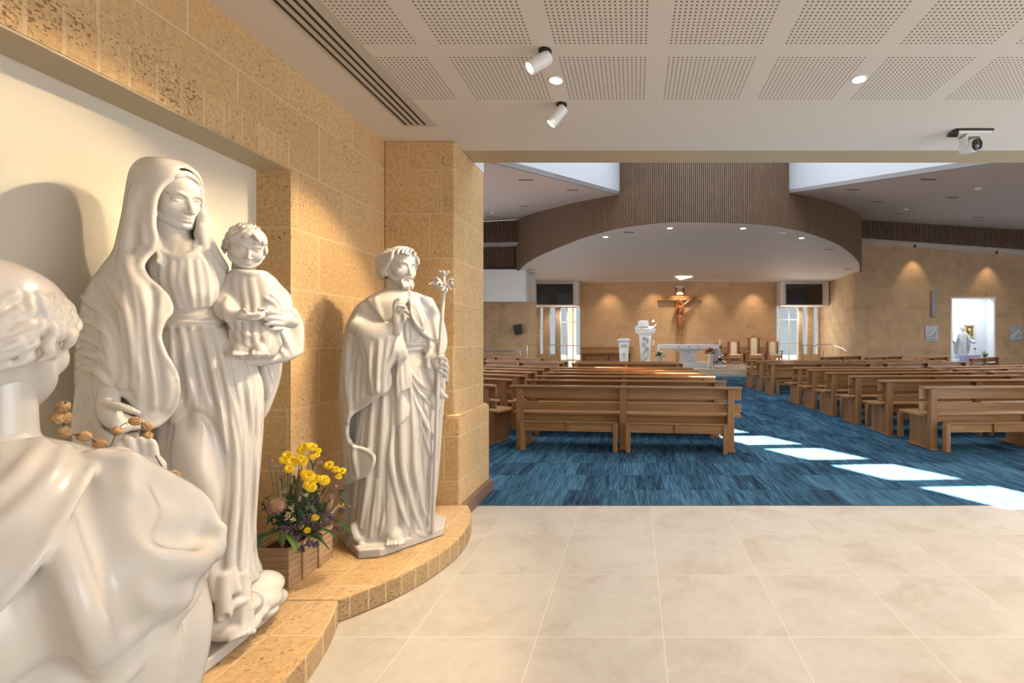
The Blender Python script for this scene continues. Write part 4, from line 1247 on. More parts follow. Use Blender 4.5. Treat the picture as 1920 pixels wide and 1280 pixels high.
for i in range(7):
    ridge(v, [(.252 + i * .017, 1.425 - .005 * abs(i - 3)), (.246 + i * .019, 1.38), (.252 + i * .016, 1.33)], .0045, .006, 0.001)
ridge(v, [(0.225,1.590), (0.260,1.575), (0.304,1.584), (0.334,1.606)], .010, .010, 0.0)
# little hands meeting, palms up
v.tube([(0.216,-0.15,1.4), (0.239,-0.19,1.39), (0.271,-0.21,1.378)], [.018, .017, .010], .01)
for i in range(4): v.tube([(0.243,-0.19,1.395), ((0.268,-0.21,1.386)[0], (0.268,-0.21,1.386)[1] - .008 + i * .009, (0.268,-0.21,1.386)[2] + .003), ((0.285,-0.215,1.391)[0] + .008, (0.285,-0.215,1.391)[1] - .008 + i * .009, (0.285,-0.215,1.391)[2] + .006)], [.009, .0075, .006], .003)
v.tube([(0.343,-0.12,1.416), (0.313,-0.16,1.399), (0.281,-0.19,1.383)], [.019, .018, .011], .01)
for i in range(4): v.tube([(0.308,-0.17,1.403), ((0.277,-0.19,1.396)[0], (0.277,-0.19,1.396)[1] - .004 + i * .009, (0.277,-0.19,1.396)[2] + .002), ((0.259,-0.195,1.4)[0], (0.259,-0.195,1.4)[1] + i * .008, (0.259,-0.195,1.4)[2] + .002)], [.009, .0075, .006], .003)
v.tube([(0.233,-0.18,1.399), (0.242,-0.2,1.416), (0.251,-0.205,1.408)], [.009, .0075, .006], .004)
v.tube([(0.321,-0.15,1.413), (0.307,-0.18,1.425), (0.292,-0.185,1.42)], [.009, .0075, .006], .004)
# lap folds
for q in ([(0.206,1.352), (0.241,1.285), (0.276,1.262), (0.309,1.285)], [(0.230,1.348), (0.258,1.308), (0.294,1.313)], [(0.331,1.355), (0.324,1.285), (0.342,1.229)], [(0.305,1.343), (0.313,1.285), (0.331,1.219)]):
    ridge(v, q, .0065, .012, 0.0)
# feet
for px in (449, 486):
    pass
FT = [(0.235,-0.16,1.263), (0.296,-0.18,1.263)]
for c in FT:
    v.tube([(c[0], c[1] + .06, c[2] + .02), (c[0], c[1], c[2] - .005), (c[0], c[1] - .020, c[2] - .018)], [.03, .025, .020], .01)
    for i in range(5):
        v.tube([(c[0] + (i - 2) * .0105, c[1] - .022, c[2] - .020), (c[0] + (i - 2) * .0125, c[1] - .050 + abs(i - 1) * .003, c[2] - .032)], [.0085, .0068 if i else .008], .0015)
# her sleeve and cloth under the child, hanging at the right
v.tube([(0.21,-0.05,1.221), (0.26,-0.08,1.202), (0.337,-0.05,1.204), (0.44,-0,1.225), (0.468,0.02,1.244)], [.022, .024, .026, .022, .014], .02)
v.tube([(0.428,0.03,1.416), (0.453,0.03,1.356), (0.459,0.02,1.285), (0.464,0.02,1.244)], [.04, .036, .03, .022], .02)
v.tube([(0.386,0.02,1.31), (0.407,-0,1.26), (0.4,-0.02,1.226)], [.05, .04, .028], .03)
ridge(v, [(0.395,1.319), (0.415,1.273), (0.431,1.236)], .009, .012)
ridge(v, [(0.364,1.319), (0.376,1.266), (0.399,1.227)], .009, .012)
v.smooth(1)
v.build('child', MAT['marble'], mary)
# woman's left hand round the child
v = Vol((.22, -.28, 1.06), (.56, .14, 1.42), 0.0026)
pal = [(*(0.426,-0.06,1.378), .032), (*(0.394,-0.11,1.385), .034), (*(0.371,-0.135,1.374), .028)]
fi = [[(*(0.378,-0.14,1.402), .013), (*(0.348,-0.17,1.409), .0118), (*(0.323,-0.175,1.403), .0088)],
      [(*(0.378,-0.145,1.383), .013), (*(0.345,-0.175,1.386), .0118), (*(0.317,-0.18,1.38), .0088)],
      [(*(0.378,-0.145,1.362), .013), (*(0.345,-0.175,1.363), .0114), (*(0.319,-0.18,1.358), .0086)],
      [(*(0.376,-0.14,1.344), .012), (*(0.35,-0.165,1.34), .0105), (*(0.331,-0.17,1.335), .008)]]
carve_hand(v, None, fi, [(*(0.406,-0.11,1.409), .015), (*(0.384,-0.13,1.427), .012), (*(0.365,-0.14,1.432), .009)], pal, k=.007)
v.smooth(1)
v.build('left_hand', MAT['marble'], mary)
# child's head
CH = 0.185
v = Vol((-.11, -.13, -.12), (.11, .12, .13), 0.0021)
carve_face(v, CH, (0, 0, 0), child=True, smile=.01)
random.seed(4)
def curls(v, H, rows, rr=.05, k=.006, front=.25):
    for (z, rad, n, L, ph) in rows:
        for i in range(n):
            a = ph + 2 * PI * i / n
            # skip the face
            fx, fy = math.sin(a), -math.cos(a)
            if fy < -2: continue
            if fy * -1 < -front and z < .22: continue
            x, y = fx * rad, fy * rad * 1.2 - .06
            s = 1 if random.random() > .5 else -1
            v.tube([(x * H * .86, y * H * .9, (z + .10) * H, rr * H * .7), (x * H, y * H, (z + .03) * H, rr * H), (x * H * 1.05 + s * .014 * fy, y * H * 1.04 + s * .014 * fx, (z - L * .5) * H, rr * H), (x * H * 1.0 - s * .008 * fy, y * H, (z - L) * H, rr * .6 * H)], 0, k)
curls(v, CH, [(.38, .20, 12, .16, .2), (.27, .31, 18, .18, .0), (.14, .355, 20, .17, .2), (.01, .365, 20, .17, .0), (-.12, .355, 20, .15, .3)], .036, .005)
for q in ([(-.02, .26, .44), (-.10, .36, .38), (-.20, .36, .28), (-.27, .28, .16)], [(.02, .28, .45), (-.05, .40, .38), (-.13, .42, .28), (-.16, .40, .22), (-.10, .41, .19)], [(.04, .26, .45), (.12, .36, .38), (.22, .34, .26), (.30, .24, .12)], [(.0, .30, .44), (.04, .41, .37), (.10, .42, .29)]):
    v.tube([(a * CH, b * CH, c * CH, .032 * CH) for a, b, c in q], 0, .006)
    v.tube([(a * CH * 1.05 + .006, b * CH * .97, c * CH + .003, .026 * CH) for a, b, c in q], 0, .005)
v.tube([(0, -.02, -.06), (0, -.02, -.12)], .036, .01)
v.smooth(1)
h = v.build('child_head', MAT['marble'], mary)
C1 = (0.267,-0.05,1.702)
h.matrix_local = Matrix.Translation(C1) @ Matrix.Rotation(PI + math.radians(2), 4, 'Z') @ Matrix.Rotation(math.radians(-22), 4, 'X') @ Matrix.Rotation(math.radians(-4), 4, 'Y')

# ================================================================ MARBLE STATUE OF A BEARDED MAN WITH A LILY STAFF
joseph = frame('bearded_statue', (-1.60, 3.08), (.887, .461), PL,
               'white marble statue of a bearded cloaked man holding a lily staff', 'statue')
LO, HI, GH = (-.42, -.34, 0.0), (.42, .30, 1.76), 0.0046
d = Vol(LO, HI, GH)
# tunic
d.loft([(1.59,0.076,-0,0.075,0.075,0), (1.537,0.073,-0,0.157,0.11,0), (1.425,0.078,-0,0.192,0.125,0.2), (1.285,0.089,-0.01,0.16,0.115,0.3), (1.222,0.088,-0.01,0.135,0.105,0.2), (1.075,0.083,-0.01,0.196,0.135,0.6),
        (0.867,0.068,-0.01,0.234,0.15,1), (0.59,0.05,-0.01,0.245,0.16,1), (0.313,0.037,-0.01,0.238,0.17,1), (0.089,0.028,-0.01,0.241,0.18,1), (0.014,0.007,-0.01,0.242,0.19,1)], 0.02, folds=[(15, .018, .2, .35)])
d.tube([(0.076,-0,1.705), (0.069,-0,1.582)], [.058, .070], .03)
# undershirt pleats and sash
for a, b, c in ((752,752,754), (762,764,766), (772,774,772), (744,742,748), (780,786,778)):
    ridge(d, [((a - 729) / 338, 1.455), ((b - 729) / 338, 1.34), ((c - 729) / 338, 1.25)], .010, .008, 0.001)
ridge(d, [(0.001,1.225), (0.096,1.231), (0.207,1.244)], .022, .006, .008, taper=False)
ridge(d, [(0.007,1.258), (0.096,1.261), (0.201,1.271)], .010, .006, .0, taper=False)
# tunic folds
for q, r in (([(-0.022,1.021), (-0.025,0.823), (-0.046,0.453), (-0.063,0.154)], .020), ([(0.019,1.086), (0.031,0.819), (0.013,0.588), (0.054,0.317), (0.109,0.123)], .022),
          ([(0.072,1.118), (0.072,0.749), (0.084,0.480), (0.139,0.236), (0.189,0.058)], .022), ([(0.121,1.083), (0.139,0.744), (0.151,0.471), (0.195,0.227), (0.239,0.090)], .020),
          ([(0.170,1.115), (0.207,0.875), (0.239,0.564), (0.245,0.254), (0.239,0.134)], .018), ([(-0.080,0.958), (-0.097,0.665), (-0.109,0.439), (-0.148,0.153)], .020), ([(-0.131,0.766), (-0.160,0.510), (-0.187,0.256)], .018),
          ([(-0.063,0.433), (-0.080,0.239), (-0.097,0.098)], .014), ([(-0.005,0.292), (-0.034,0.149), (-0.046,0.088)], .014)):
    ridge(d, q, r, .008, 0.003)
for q in ([(-0.002,1.020), (0.004,0.755), (-0.017,0.492), (-0.017,0.162)], [(0.045,1.085), (0.051,0.751), (0.048,0.518), (0.090,0.278), (0.145,0.066)], [(0.099,1.083), (0.109,0.746), (0.118,0.476), (0.164,0.232), (0.214,0.087)],
          [(0.151,1.014), (0.176,0.741), (0.195,0.466), (0.220,0.189)], [(-0.054,0.891), (-0.069,0.630), (-0.086,0.370), (-0.109,0.146)]):
    furrow(d, q, .011, .006, -0.003)
# sweep of cloth drawn up to his left hip
for q in ([(0.090,1.178), (0.133,1.082), (0.207,0.991), (0.316,0.931)], [(0.115,1.116), (0.170,0.979), (0.245,0.872), (0.309,0.816)], [(0.145,0.946), (0.207,0.772), (0.277,0.629)], [(0.189,0.740), (0.239,0.564), (0.277,0.456)]):
    ridge(d, q, .014, .008, .002)
for q in ([(0.103,1.150), (0.151,1.027), (0.226,0.928), (0.303,0.876)], [(0.133,1.015), (0.189,0.862), (0.258,0.748)]):
    furrow(d, q, .010, .006, -0.003)
# hem spreading over the base, feet
d.tube([(-0.185,-0.1,0.158), (-0.172,-0.13,0.098), (-0.109,-0.14,0.058), (-0.046,-0.15,0.062), (0.001,-0.16,0.11), (0.066,-0.16,0.124), (0.127,-0.15,0.103), (0.182,-0.15,0.052), (0.242,-0.1,0.03), (0.266,-0.04,0.057)], [.024, .022, .018, .012, .007, .007, .010, .018, .018, .016], .008)
d.tube([(-0.121,-0.12,0.105), (-0.148,-0.16,0.06), (-0.08,-0.17,0.044), (-0.034,-0.16,0.064)], [.02, .012, .012, .012], .012)
FJ = (0.038,-0.235,0.097)
d.tube([(FJ[0], FJ[1] + .09, .10), (FJ[0], FJ[1] + .02, .082)], [.05, .036], .012)
for i in range(5):
    d.tube([(FJ[0] + (i - 2) * .017, FJ[1] + .02, .082), (FJ[0] + (i - 2) * .020, FJ[1] - .022 + abs(i - 3) * .006, .070), (FJ[0] + (i - 2) * .021, FJ[1] - .042 + abs(i - 3) * .007, .062)], [.014, .0125, .0105], .002)
F2 = (0.232,-0.06,0.123)
d.tube([(F2[0] - .01, F2[1] + .08, .12), (F2[0], F2[1], .085)], [.045, .034], .012)
for i in range(4):
    d.tube([(F2[0] + (i - 1.5) * .015, F2[1], .080), (F2[0] + (i - 1.5) * .017, F2[1] - .045, .062)], [.014, .011], .003)
# cloak layer
v = Vol(LO, HI, GH)
v.loft([(1.615,0.08,0.01,0.098,0.085,0), (1.58,0.073,0.01,0.157,0.115,0), (1.522,0.051,-0,0.218,0.14,0.1), (1.438,0.042,-0,0.255,0.155,0.15), (1.32,0.038,-0,0.285,0.165,0.2), (1.146,0.043,-0,0.307,0.17,0.3), (0.972,0.043,-0,0.314,0.175,0.5),
        (0.798,0.039,0,0.304,0.17,0.6), (0.556,0.035,-0.01,0.294,0.195,0.5), (0.278,0.025,-0,0.278,0.19,0.5), (0.069,0.008,0.01,0.262,0.17,1)], .03, folds=[(9, .018, .9, .2)])
for q, r in (([(-0.171,1.446), (-0.209,1.285), (-0.220,1.093), (-0.215,0.901)], .022), ([(-0.109,1.415), (-0.131,1.285), (-0.160,1.124), (-0.171,0.930)], .018), ([(-0.063,1.547), (-0.046,1.449), (-0.017,1.364)], .012),
          ([(-0.204,1.093), (-0.204,0.836), (-0.209,0.580)], .016), ([(-0.126,1.253), (-0.126,1.090), (-0.143,0.945)], .016), ([(-0.069,1.252), (-0.063,1.121), (-0.080,0.971)], .018), ([(-0.017,1.193), (-0.022,1.087), (-0.028,0.988)], .014),
          ([(-0.160,0.768), (-0.182,0.609), (-0.160,0.446)], .016)):
    ridge(v, q, r, .010, .004)
for q in ([(-0.148,1.350), (-0.182,1.156), (-0.193,0.932)], [(-0.097,1.285), (-0.103,1.122), (-0.120,0.954)], [(-0.043,1.232), (-0.040,1.088), (-0.057,0.963)], [(-0.220,0.837), (-0.226,0.582), (-0.215,0.389)]):
    furrow(v, q, .010, .008, -.004)
applique(v, [(-0.126,1.558), (-0.092,1.500), (-0.052,1.443), (-0.017,1.397), (0.019,1.424), (0.060,1.459), (0.103,1.514), (0.103,1.621), (-0.022,1.648)], .013, .003, hi=.02)
applique(v, [(0.115,1.605), (0.127,1.515), (0.158,1.427), (0.201,1.353), (0.220,1.408), (0.195,1.507), (0.170,1.591)], .011, .003, hi=.02)
EJ = [(0.087,1.503), (0.042,1.452), (0.031,1.378), (0.066,1.312), (0.087,1.231), (0.042,1.192), (0.001,1.169), (-0.017,1.120), (0.010,1.066), (0.001,0.997), (-0.040,0.963), (-0.075,0.938), (-0.137,0.890), (-0.204,0.836), (-0.220,0.786), (-0.223,0.735), (-0.215,0.690), (-0.187,0.652), (-0.131,0.630), (-0.086,0.602), (-0.077,0.565), (-0.089,0.521), (-0.120,0.479), (-0.171,0.454), (-0.226,0.423)]
EE = edge_pts(v, EJ, .008)
EK = [(0.121,1.555), (0.145,1.454), (0.176,1.367), (0.239,1.312), (0.296,1.285), (0.258,1.251), (0.220,1.182)]
EF = edge_pts(v, EK, .006)
poly_cut(v, EJ + [(-0.354,0.425), (-0.354,-0.154), (0.550,-0.369), (0.550,1.105), (0.220,1.114)] + EK[::-1] , -9, 0.03, .004)
hem(v, EE, .013, .008); hem(v, EF, .012, .008)
merge(d, v, .004)
v = d
# shawl collar lying on the shoulder, and the turned-back lining
v.ell((0.227,-0.05,1.285), (.05, .05, .07), .02)
v.tube([(0.128,-0.13,1.536), (0.133,-0.15,1.454), (0.17,-0.15,1.38), (0.202,-0.14,1.367), (0.189,-0.14,1.422), (0.159,-0.13,1.503), (0.147,-0.12,1.552)], .010, .006)
# falling zigzag fold under the sash
applique(v, [(0.060,1.232), (0.109,1.231), (0.127,1.082), (0.130,0.994), (0.090,0.976), (0.103,0.935), (0.121,0.880), (0.115,0.813), (0.078,0.776), (0.039,0.755), (0.036,0.885), (0.045,1.018)], .012, .003)
applique(v, [(0.054,1.232), (0.103,1.231), (0.115,1.083), (0.127,0.988), (0.072,0.970), (0.042,0.925), (0.042,1.052)], .022, .003)
furrow(v, [(0.084,1.151), (0.090,1.050), (0.103,0.989)], .008, .006, -.002)
furrow(v, [(0.060,1.118), (0.060,1.018), (0.066,0.964)], .007, .006, -.002)
# raised right forearm with its broad hanging sleeve
v.tube([(-0.162,-0.1,1.377), (-0.08,-0.18,1.324), (0.001,-0.2,1.357), (0.041,-0.22,1.396)], [.055, .050, .036, .026], .02)
v.loft([(0.965,-0.057,-0.17,0.04,0.022,1), (1.089,-0.054,-0.17,0.055,0.04,1), (1.174,-0.039,-0.165,0.087,0.05,1), (1.239,-0.03,-0.165,0.117,0.058,0.6), (1.305,-0.04,-0.165,0.124,0.064,0.2), (1.357,-0.049,-0.165,0.115,0.06,0), (1.396,-0.05,-0.16,0.092,0.045,0)], .02, folds=[(7, .02, .5, .2)])
for q in ([(0.048,1.318), (0.025,1.219), (0.001,1.166)], [(0.001,1.311), (-0.017,1.186), (-0.034,1.068)], [(-0.046,1.298), (-0.052,1.154), (-0.063,0.990)], [(-0.092,1.285), (-0.097,1.155), (-0.097,1.024)]):
    ridge(v, q, .013, .008, .003)
for q in ([(0.025,1.285), (0.007,1.192)], [(-0.022,1.285), (-0.034,1.153), (-0.046,1.035)], [(-0.069,1.285), (-0.075,1.121), (-0.080,1.004)]):
    furrow(v, q, .010, .006, -.003)
# left sleeve and forearm to the staff
v.tube([(0.231,0.02,1.537), (0.283,-0,1.393), (0.305,-0.05,1.267), (0.275,-0.1,1.187)], [.055, .06, .05, .036], .03)
v.tube([(0.237,-0.08,1.25), (0.242,-0.1,1.076), (0.303,-0.08,0.949), (0.345,-0.05,0.912)], [.02, .03, .03, .016], .02)
v.tube([(0.242,-0.1,1.285), (0.261,-0.11,1.111), (0.314,-0.1,0.996)], [.014, .016, .014], .01)
bj = [to_local(p, (-1.60, 3.08), (.887, .461)) for p in [(-1.63, 2.80), (-1.51, 2.82), (-1.265, 3.15), (-1.33, 3.35), (-1.60, 3.52), (-1.80, 3.42), (-1.93, 3.16), (-1.91, 3.07)]]
v.prism(bj, 0.001, 0.055, 0.004)
v.smooth(1)
v.build('robe', MAT['marble'], joseph)
# hands
v = Vol((-.02, -.38, 1.10), (.18, -.10, 1.66), 0.0026)
carve_hand(v, None, [[(*(0.041,-0.225,1.448), .013), (*(0.036,-0.23,1.499), .0125), (*(0.044,-0.24,1.532), .0115), (*(0.059,-0.245,1.545), .009)],
                     [(*(0.053,-0.23,1.448), .013), (*(0.059,-0.24,1.493), .012), (*(0.082,-0.25,1.5), .011), (*(0.099,-0.25,1.487), .0085)],
                     [(*(0.059,-0.235,1.435), .013), (*(0.07,-0.245,1.47), .0115), (*(0.094,-0.25,1.474), .0105), (*(0.111,-0.25,1.462), .008)],
                     [(*(0.062,-0.235,1.415), .012), (*(0.076,-0.245,1.441), .0105), (*(0.096,-0.25,1.445), .0095), (*(0.108,-0.25,1.435), .0075)]],
           [(*(0.065,-0.23,1.396), .016), (*(0.085,-0.25,1.415), .0125), (*(0.087,-0.26,1.447), .010)],
           [(*(0.047,-0.215,1.344), .026), (*(0.05,-0.225,1.396), .031), (*(0.047,-0.228,1.435), .027)], k=.010)
v.smooth(1); v.build('right_hand', MAT['marble'], joseph)
v = Vol((.15, -.27, .88), (.42, .02, 1.24), 0.0026)
carve_hand(v, None, [[(*(0.303,-0.15,1.174), .0125), (*(0.329,-0.15,1.174), .012), (*(0.344,-0.13,1.145), .011), (*(0.33,-0.105,1.126), .009)],
                     [(*(0.303,-0.15,1.146), .0125), (*(0.332,-0.15,1.139), .012), (*(0.35,-0.13,1.109), .011), (*(0.333,-0.105,1.094), .009)],
                     [(*(0.303,-0.15,1.119), .012), (*(0.332,-0.148,1.107), .011), (*(0.347,-0.13,1.081), .010), (*(0.329,-0.108,1.07), .0085)],
                     [(*(0.296,-0.15,1.098), .011), (*(0.323,-0.145,1.079), .010), (*(0.337,-0.13,1.061), .009), (*(0.323,-0.11,1.053), .008)]],
           [(*(0.272,-0.13,1.174), .015), (*(0.293,-0.155,1.188), .0125), (*(0.316,-0.15,1.195), .010)],
           [(*(0.261,-0.105,1.187), .028), (*(0.276,-0.12,1.153), .030), (*(0.285,-0.13,1.125), .026)], k=.010)
v.smooth(1); v.build('left_hand', MAT['marble'], joseph)
# head
JH = 0.262
v = Vol((-.14, -.17, -.17), (.14, .17, .17), 0.0024)
carve_face(v, JH, (0, 0, 0))
v.tube([(0, -.03, -.06), (0, -.035, -.16)], [.058, .064], .02)
def lk(P, r, k=.0055, H=None):
    H = H or JH
    v.tube([(a * H, b * H, c * H, r * H) for a, b, c in P], 0, k)
random.seed(11)
# wavy hair swept back over the ears to the nape, and a forelock
for s in (-1, 1):
    for j in range(10):
        t = j / 9
        yb = .20 - .56 * t; w = .018 * (1 if j % 2 else -1)
        lk([(s * .02, yb + .05, .455 - .09 * t * t), (s * .14, yb + .04 + w, .445 - .08 * t * t), (s * .25, yb + w * 2, .37 - .07 * t * t), (s * .325, yb - .02 - w, .25 - .05 * t), (s * .355, yb - .04 - w * 2, .13 - .04 * t),
            (s * .365, yb * .7 - .07 + w, .02), (s * .375, yb * .6 - .10 + w * 2, -.08), (s * .36, yb * .5 - .12 - w, -.17), (s * .33, yb * .5 - .10, -.24)], .036, .004)
    lk([(s * .30, .16, .22), (s * .335, .12, .12), (s * .35, .10, .03), (s * .365, .06, -.04), (s * .39, .0, -.12), (s * .41, -.06, -.20), (s * .37, -.10, -.26), (s * .34, -.04, -.24), (s * .36, .0, -.19)], .036, .004)
    lk([(s * .33, .08, .10), (s * .37, .03, .0), (s * .40, -.04, -.08), (s * .42, -.12, -.16), (s * .40, -.18, -.24), (s * .35, -.16, -.29), (s * .33, -.10, -.27)], .038, .004)
    lk([(s * .35, -.08, .02), (s * .39, -.16, -.08), (s * .39, -.24, -.18), (s * .35, -.28, -.27), (s * .31, -.24, -.30)], .040, .004)
for i in range(9):
    x = -.28 + .07 * i; w = .02 * (1 if i % 2 else -1)
    lk([(x * .7, -.26, .40), (x * .9 + w, -.40, .27), (x - w, -.465, .12), (x + w, -.475, -.02), (x - w, -.44, -.15), (x * .95 + w, -.38, -.26), (x * .9, -.32, -.32)], .042, .005)
lk([(-.22, .16, .43), (-.12, .30, .43), (-.02, .39, .38), (.03, .425, .31), (.09, .42, .28)], .032, .004)
lk([(-.14, .16, .46), (-.02, .31, .44), (.07, .385, .37), (.12, .40, .29)], .034, .004)
lk([(-.06, .16, .47), (.06, .29, .44), (.15, .34, .37), (.17, .36, .30)], .032, .004)
lk([(.04, .16, .47), (.15, .25, .42), (.22, .28, .35), (.24, .28, .29)], .034, .004)
lk([(-.28, .14, .38), (-.24, .26, .37), (-.16, .35, .33), (-.12, .385, .28)], .030, .004)
# moustache and curly beard
for s in (-1, 1):
    lk([(s * .015, .405, -.255), (s * .06, .39, -.265), (s * .115, .355, -.30), (s * .15, .31, -.35)], .024, .004)
    for j in range(9):
        t = j / 8
        x, y, z = s * (.285 - .20 * t), .0 + .30 * t, -.19 - .17 * t
        lk([(x, y, z + .04), (x * 1.05, y + .035, z - .02), (x * .99, y + .045, z - .06), (x * .95, y + .03, z - .10)], .030, .003)
        lk([(x * .98, y + .05, z + .0), (x * 1.0, y + .075, z - .05), (x * .94, y + .05, z - .09)], .022, .003)
for i, (x, z) in enumerate([(-.12, -.40), (-.07, -.44), (-.02, -.46), (.03, -.46), (.08, -.44), (.13, -.40), (-.05, -.40), (.05, -.40), (0, -.43), (-.10, -.47), (.10, -.47), (0, -.50)]):
    lk([(x, .34, z + .04), (x * 1.1 + .01, .365, z), (x * 1.1 - .012, .355, z - .045), (x, .33, z - .07)], .034, .004)
ear(v, JH, (0, 0, 0), 1); ear(v, JH, (0, 0, 0), -1)
v.smooth(1)
h = v.build('head', MAT['marble'], joseph)
h.matrix_local = Matrix.Translation((0.069,-0.02,1.772)) @ Matrix.Rotation(PI + math.radians(30), 4, 'Z') @ Matrix.Rotation(math.radians(-4), 4, 'X')
# lily staff
v = Vol((.14, -.22, .02), (.46, .12, 1.92), 0.0034)
ST0, ST1, ST2 = (0.255,-0.15,0.045), (0.291,-0.135,1.111), (0.326,-0.115,1.608)
ST0 = (ST0[0], ST0[1], .05)
v.tube([ST0, ST1, ST2], [.0125, .0125, .0115], 0.002, sm=1)
def petal(c, dirv, L, w):
    dv = Vector(dirv).normalized(); c = Vector(c)
    v.tube([tuple(c), tuple(c + dv * L * .5), tuple(c + dv * L + Vector((dv.x * .01, dv.y * .01, -.008)))], [w * .5, w, w * .35], .003)
top = Vector(ST2)
v.tube([tuple(top), tuple(top + Vector((.0, .0, .05))), tuple(top + Vector((.0, 0, .105)))], [.014, .012, .012], .004)
for k in range(6):
    a = k * PI / 3 + .3
    petal(top + Vector((0, 0, .10)), (math.cos(a) * .6, math.sin(a) * .6, 1), .06, .010)
for c, ax in (((-.032, -.01, .075), (-1, -.4, .1)), ((.034, -.005, .075), (1, -.3, .1)), ((.006, -.03, .035), (.1, -1, -.1))):
    cc = top + Vector(c)
    v.tube([tuple(top + Vector((0, 0, .02))), tuple(cc)], [.010, .014], .004)
    A = Vector(ax).normalized(); B = A.orthogonal().normalized(); Cc = A.cross(B)
    for k in range(6):
        t = k * PI / 3
        petal(cc, A * .7 + (B * math.cos(t) + Cc * math.sin(t)), .034, .009)
v.tube([tuple(top + Vector((0, 0, -.01))), tuple(top + Vector((-.03, 0, .035))), tuple(top + Vector((-.065, -.005, .055))), tuple(top + Vector((-.095, -.01, .045)))], [.008, .011, .010, .004], .004)
v.build('lily_staff', MAT['marble'], joseph)

# ================================================================ NEAREST MARBLE STATUE, SEEN FROM BEHIND
near = frame('kneeling_statue', (-1.20, .95), (.621, .784), PL,
             'nearest white marble statue, seen from behind, ring of hair and broad cape', 'statue')
LO, HI, GH = (-.42, -.34, 0.0), (.36, .36, 1.30), 0.0044
d = Vol(LO, HI, GH)
# gown under the cape
d.loft([(0.05, -.05, .0, .30, .26, 1), (.3, -.05, .0, .275, .25, 1), (0.597,0.006,-0.02,0.24,0.21,1), (0.713,0.007,-0.02,0.241,0.22,0.8), (0.782,0.008,-0.02,0.234,0.22,0.5), (0.892,-0.003,-0.02,0.21,0.21,0.3)], .02, folds=[(9, .022, .8, .2)])
d.loft([(0.726,-0.005,-0.04,0.235,0.23,0), (0.77,0.003,-0.04,0.24,0.24,0), (0.81,0.008,-0.04,0.241,0.245,0), (0.873,0.006,-0.04,0.235,0.235,0), (0.937,-0.006,-0.03,0.212,0.21,0), (0.992,-0.016,-0.02,0.179,0.18,0), (1.037,-0.032,-0.01,0.135,0.15,0), (1.062,-0.04,-0,0.098,0.12,0), (1.079,-0.044,-0,0.062,0.095,0)], .03)
# raised upper arm under the cape
d.tube([(0.09,-0.04,0.944), (0.157,-0.04,0.879), (0.207,-0.02,0.818), (0.19,0.1,0.829), (0.168,0.2,0.892)], [.080, .076, .056, .042, .030], .04)
# big soft folds of the cape
ridge(d, [(0.073,1.094), (0.102,1.053), (0.112,0.988), (0.131,0.913), (0.168,0.852), (0.218,0.816), (0.253,0.834)], .030, .035, .008, taper=False)
ridge(d, [(0.033,1.111), (0.070,1.070), (0.084,0.984), (0.102,0.896), (0.137,0.808), (0.185,0.756)], .026, .04, .008)
ridge(d, [(0.122,1.039), (0.176,0.972), (0.227,0.913), (0.248,0.860)], .026, .04, .006)
furrow(d, [(0.131,0.972), (0.161,0.918), (0.201,0.879), (0.237,0.873)], .030, .035, -.006)
furrow(d, [(0.091,1.045), (0.098,0.970), (0.115,0.891), (0.153,0.813), (0.193,0.782)], .020, .03, -.004)
furrow(d, [(0.053,1.043), (0.063,0.959), (0.080,0.851), (0.108,0.756)], .030, .04, -.004)
ridge(d, [(-0.003,1.035), (0.015,0.934), (0.040,0.826), (0.066,0.713)], .030, .05, .006)
furrow(d, [(-0.032,0.986), (-0.015,0.886), (0.009,0.761), (0.033,0.660)], .026, .04, -.004)
# hem of the cape: lobes falling to the lower left
EN = [(0.263,0.855), (0.257,0.809), (0.248,0.775), (0.220,0.748), (0.191,0.719), (0.157,0.684), (0.122,0.658), (0.091,0.636), (0.059,0.615), (0.015,0.592), (-0.043,0.564)]
dd = Vol(LO, HI, GH); dd.f = d.f.copy()
E3 = edge_pts(d, EN, .012)
c = Vol(LO, HI, GH)
c.loft([(0.03, -.05, .02, .28, .22, 1), (.3, -.05, .02, .262, .225, 1), (0.595,0.009,-0.02,0.243,0.205,1), (0.712,0.009,-0.02,0.235,0.205,1), (0.782,0.008,-0.02,0.229,0.2,0.6), (0.892,-0.003,-0.02,0.21,0.18,0.3)], .02, folds=[(7, .026, 1.25, .15)])
poly_cut(d, EN + [(-0.091,0.526), (-0.091,-0.269), (0.580,-1.309), (0.580,0.754)], -9, 9, .004)
hem(d, E3, .013, .010)
merge(d, c, .004)
# shoulder cape / hood lying on the back, a slightly raised layer
s2 = Vol(LO, HI, GH)
s2.loft([(0.674,0.003,-0.05,0.241,0.25,0), (0.778,0.002,-0.05,0.236,0.25,0), (0.852,-0.003,-0.05,0.218,0.243,0), (0.943,-0.014,-0.045,0.187,0.225,0), (1.005,-0.025,-0.035,0.159,0.195,0), (1.043,-0.034,-0.02,0.132,0.165,0), (1.068,-0.04,-0.01,0.1,0.135,0), (1.086,-0.044,-0.005,0.067,0.105,0), (1.098,-0.043,-0,0.053,0.085,0)], .025)
ES = [(0.098,1.079), (0.087,1.061), (0.066,1.036), (0.040,0.996), (0.015,0.948), (-0.015,0.896), (-0.043,0.860), (-0.081,0.830)]
E4 = edge_pts(s2, ES, .008)
poly_cut(s2, ES + [(-0.139,0.772), (-0.139,0.478), (0.580,-0.130), (0.580,1.108), (0.130,1.113)], -9, 9, .004)
hem(s2, E4, .009, .010)
ridge(s2, [(0.021,1.116), (0.003,1.082), (-0.027,1.041), (-0.070,1.015)], .014, .02, .004)
ridge(s2, [(0.046,1.094), (0.027,1.056), (-0.009,1.008), (-0.054,0.974)], .012, .02, .004)
merge(d, s2, .005)
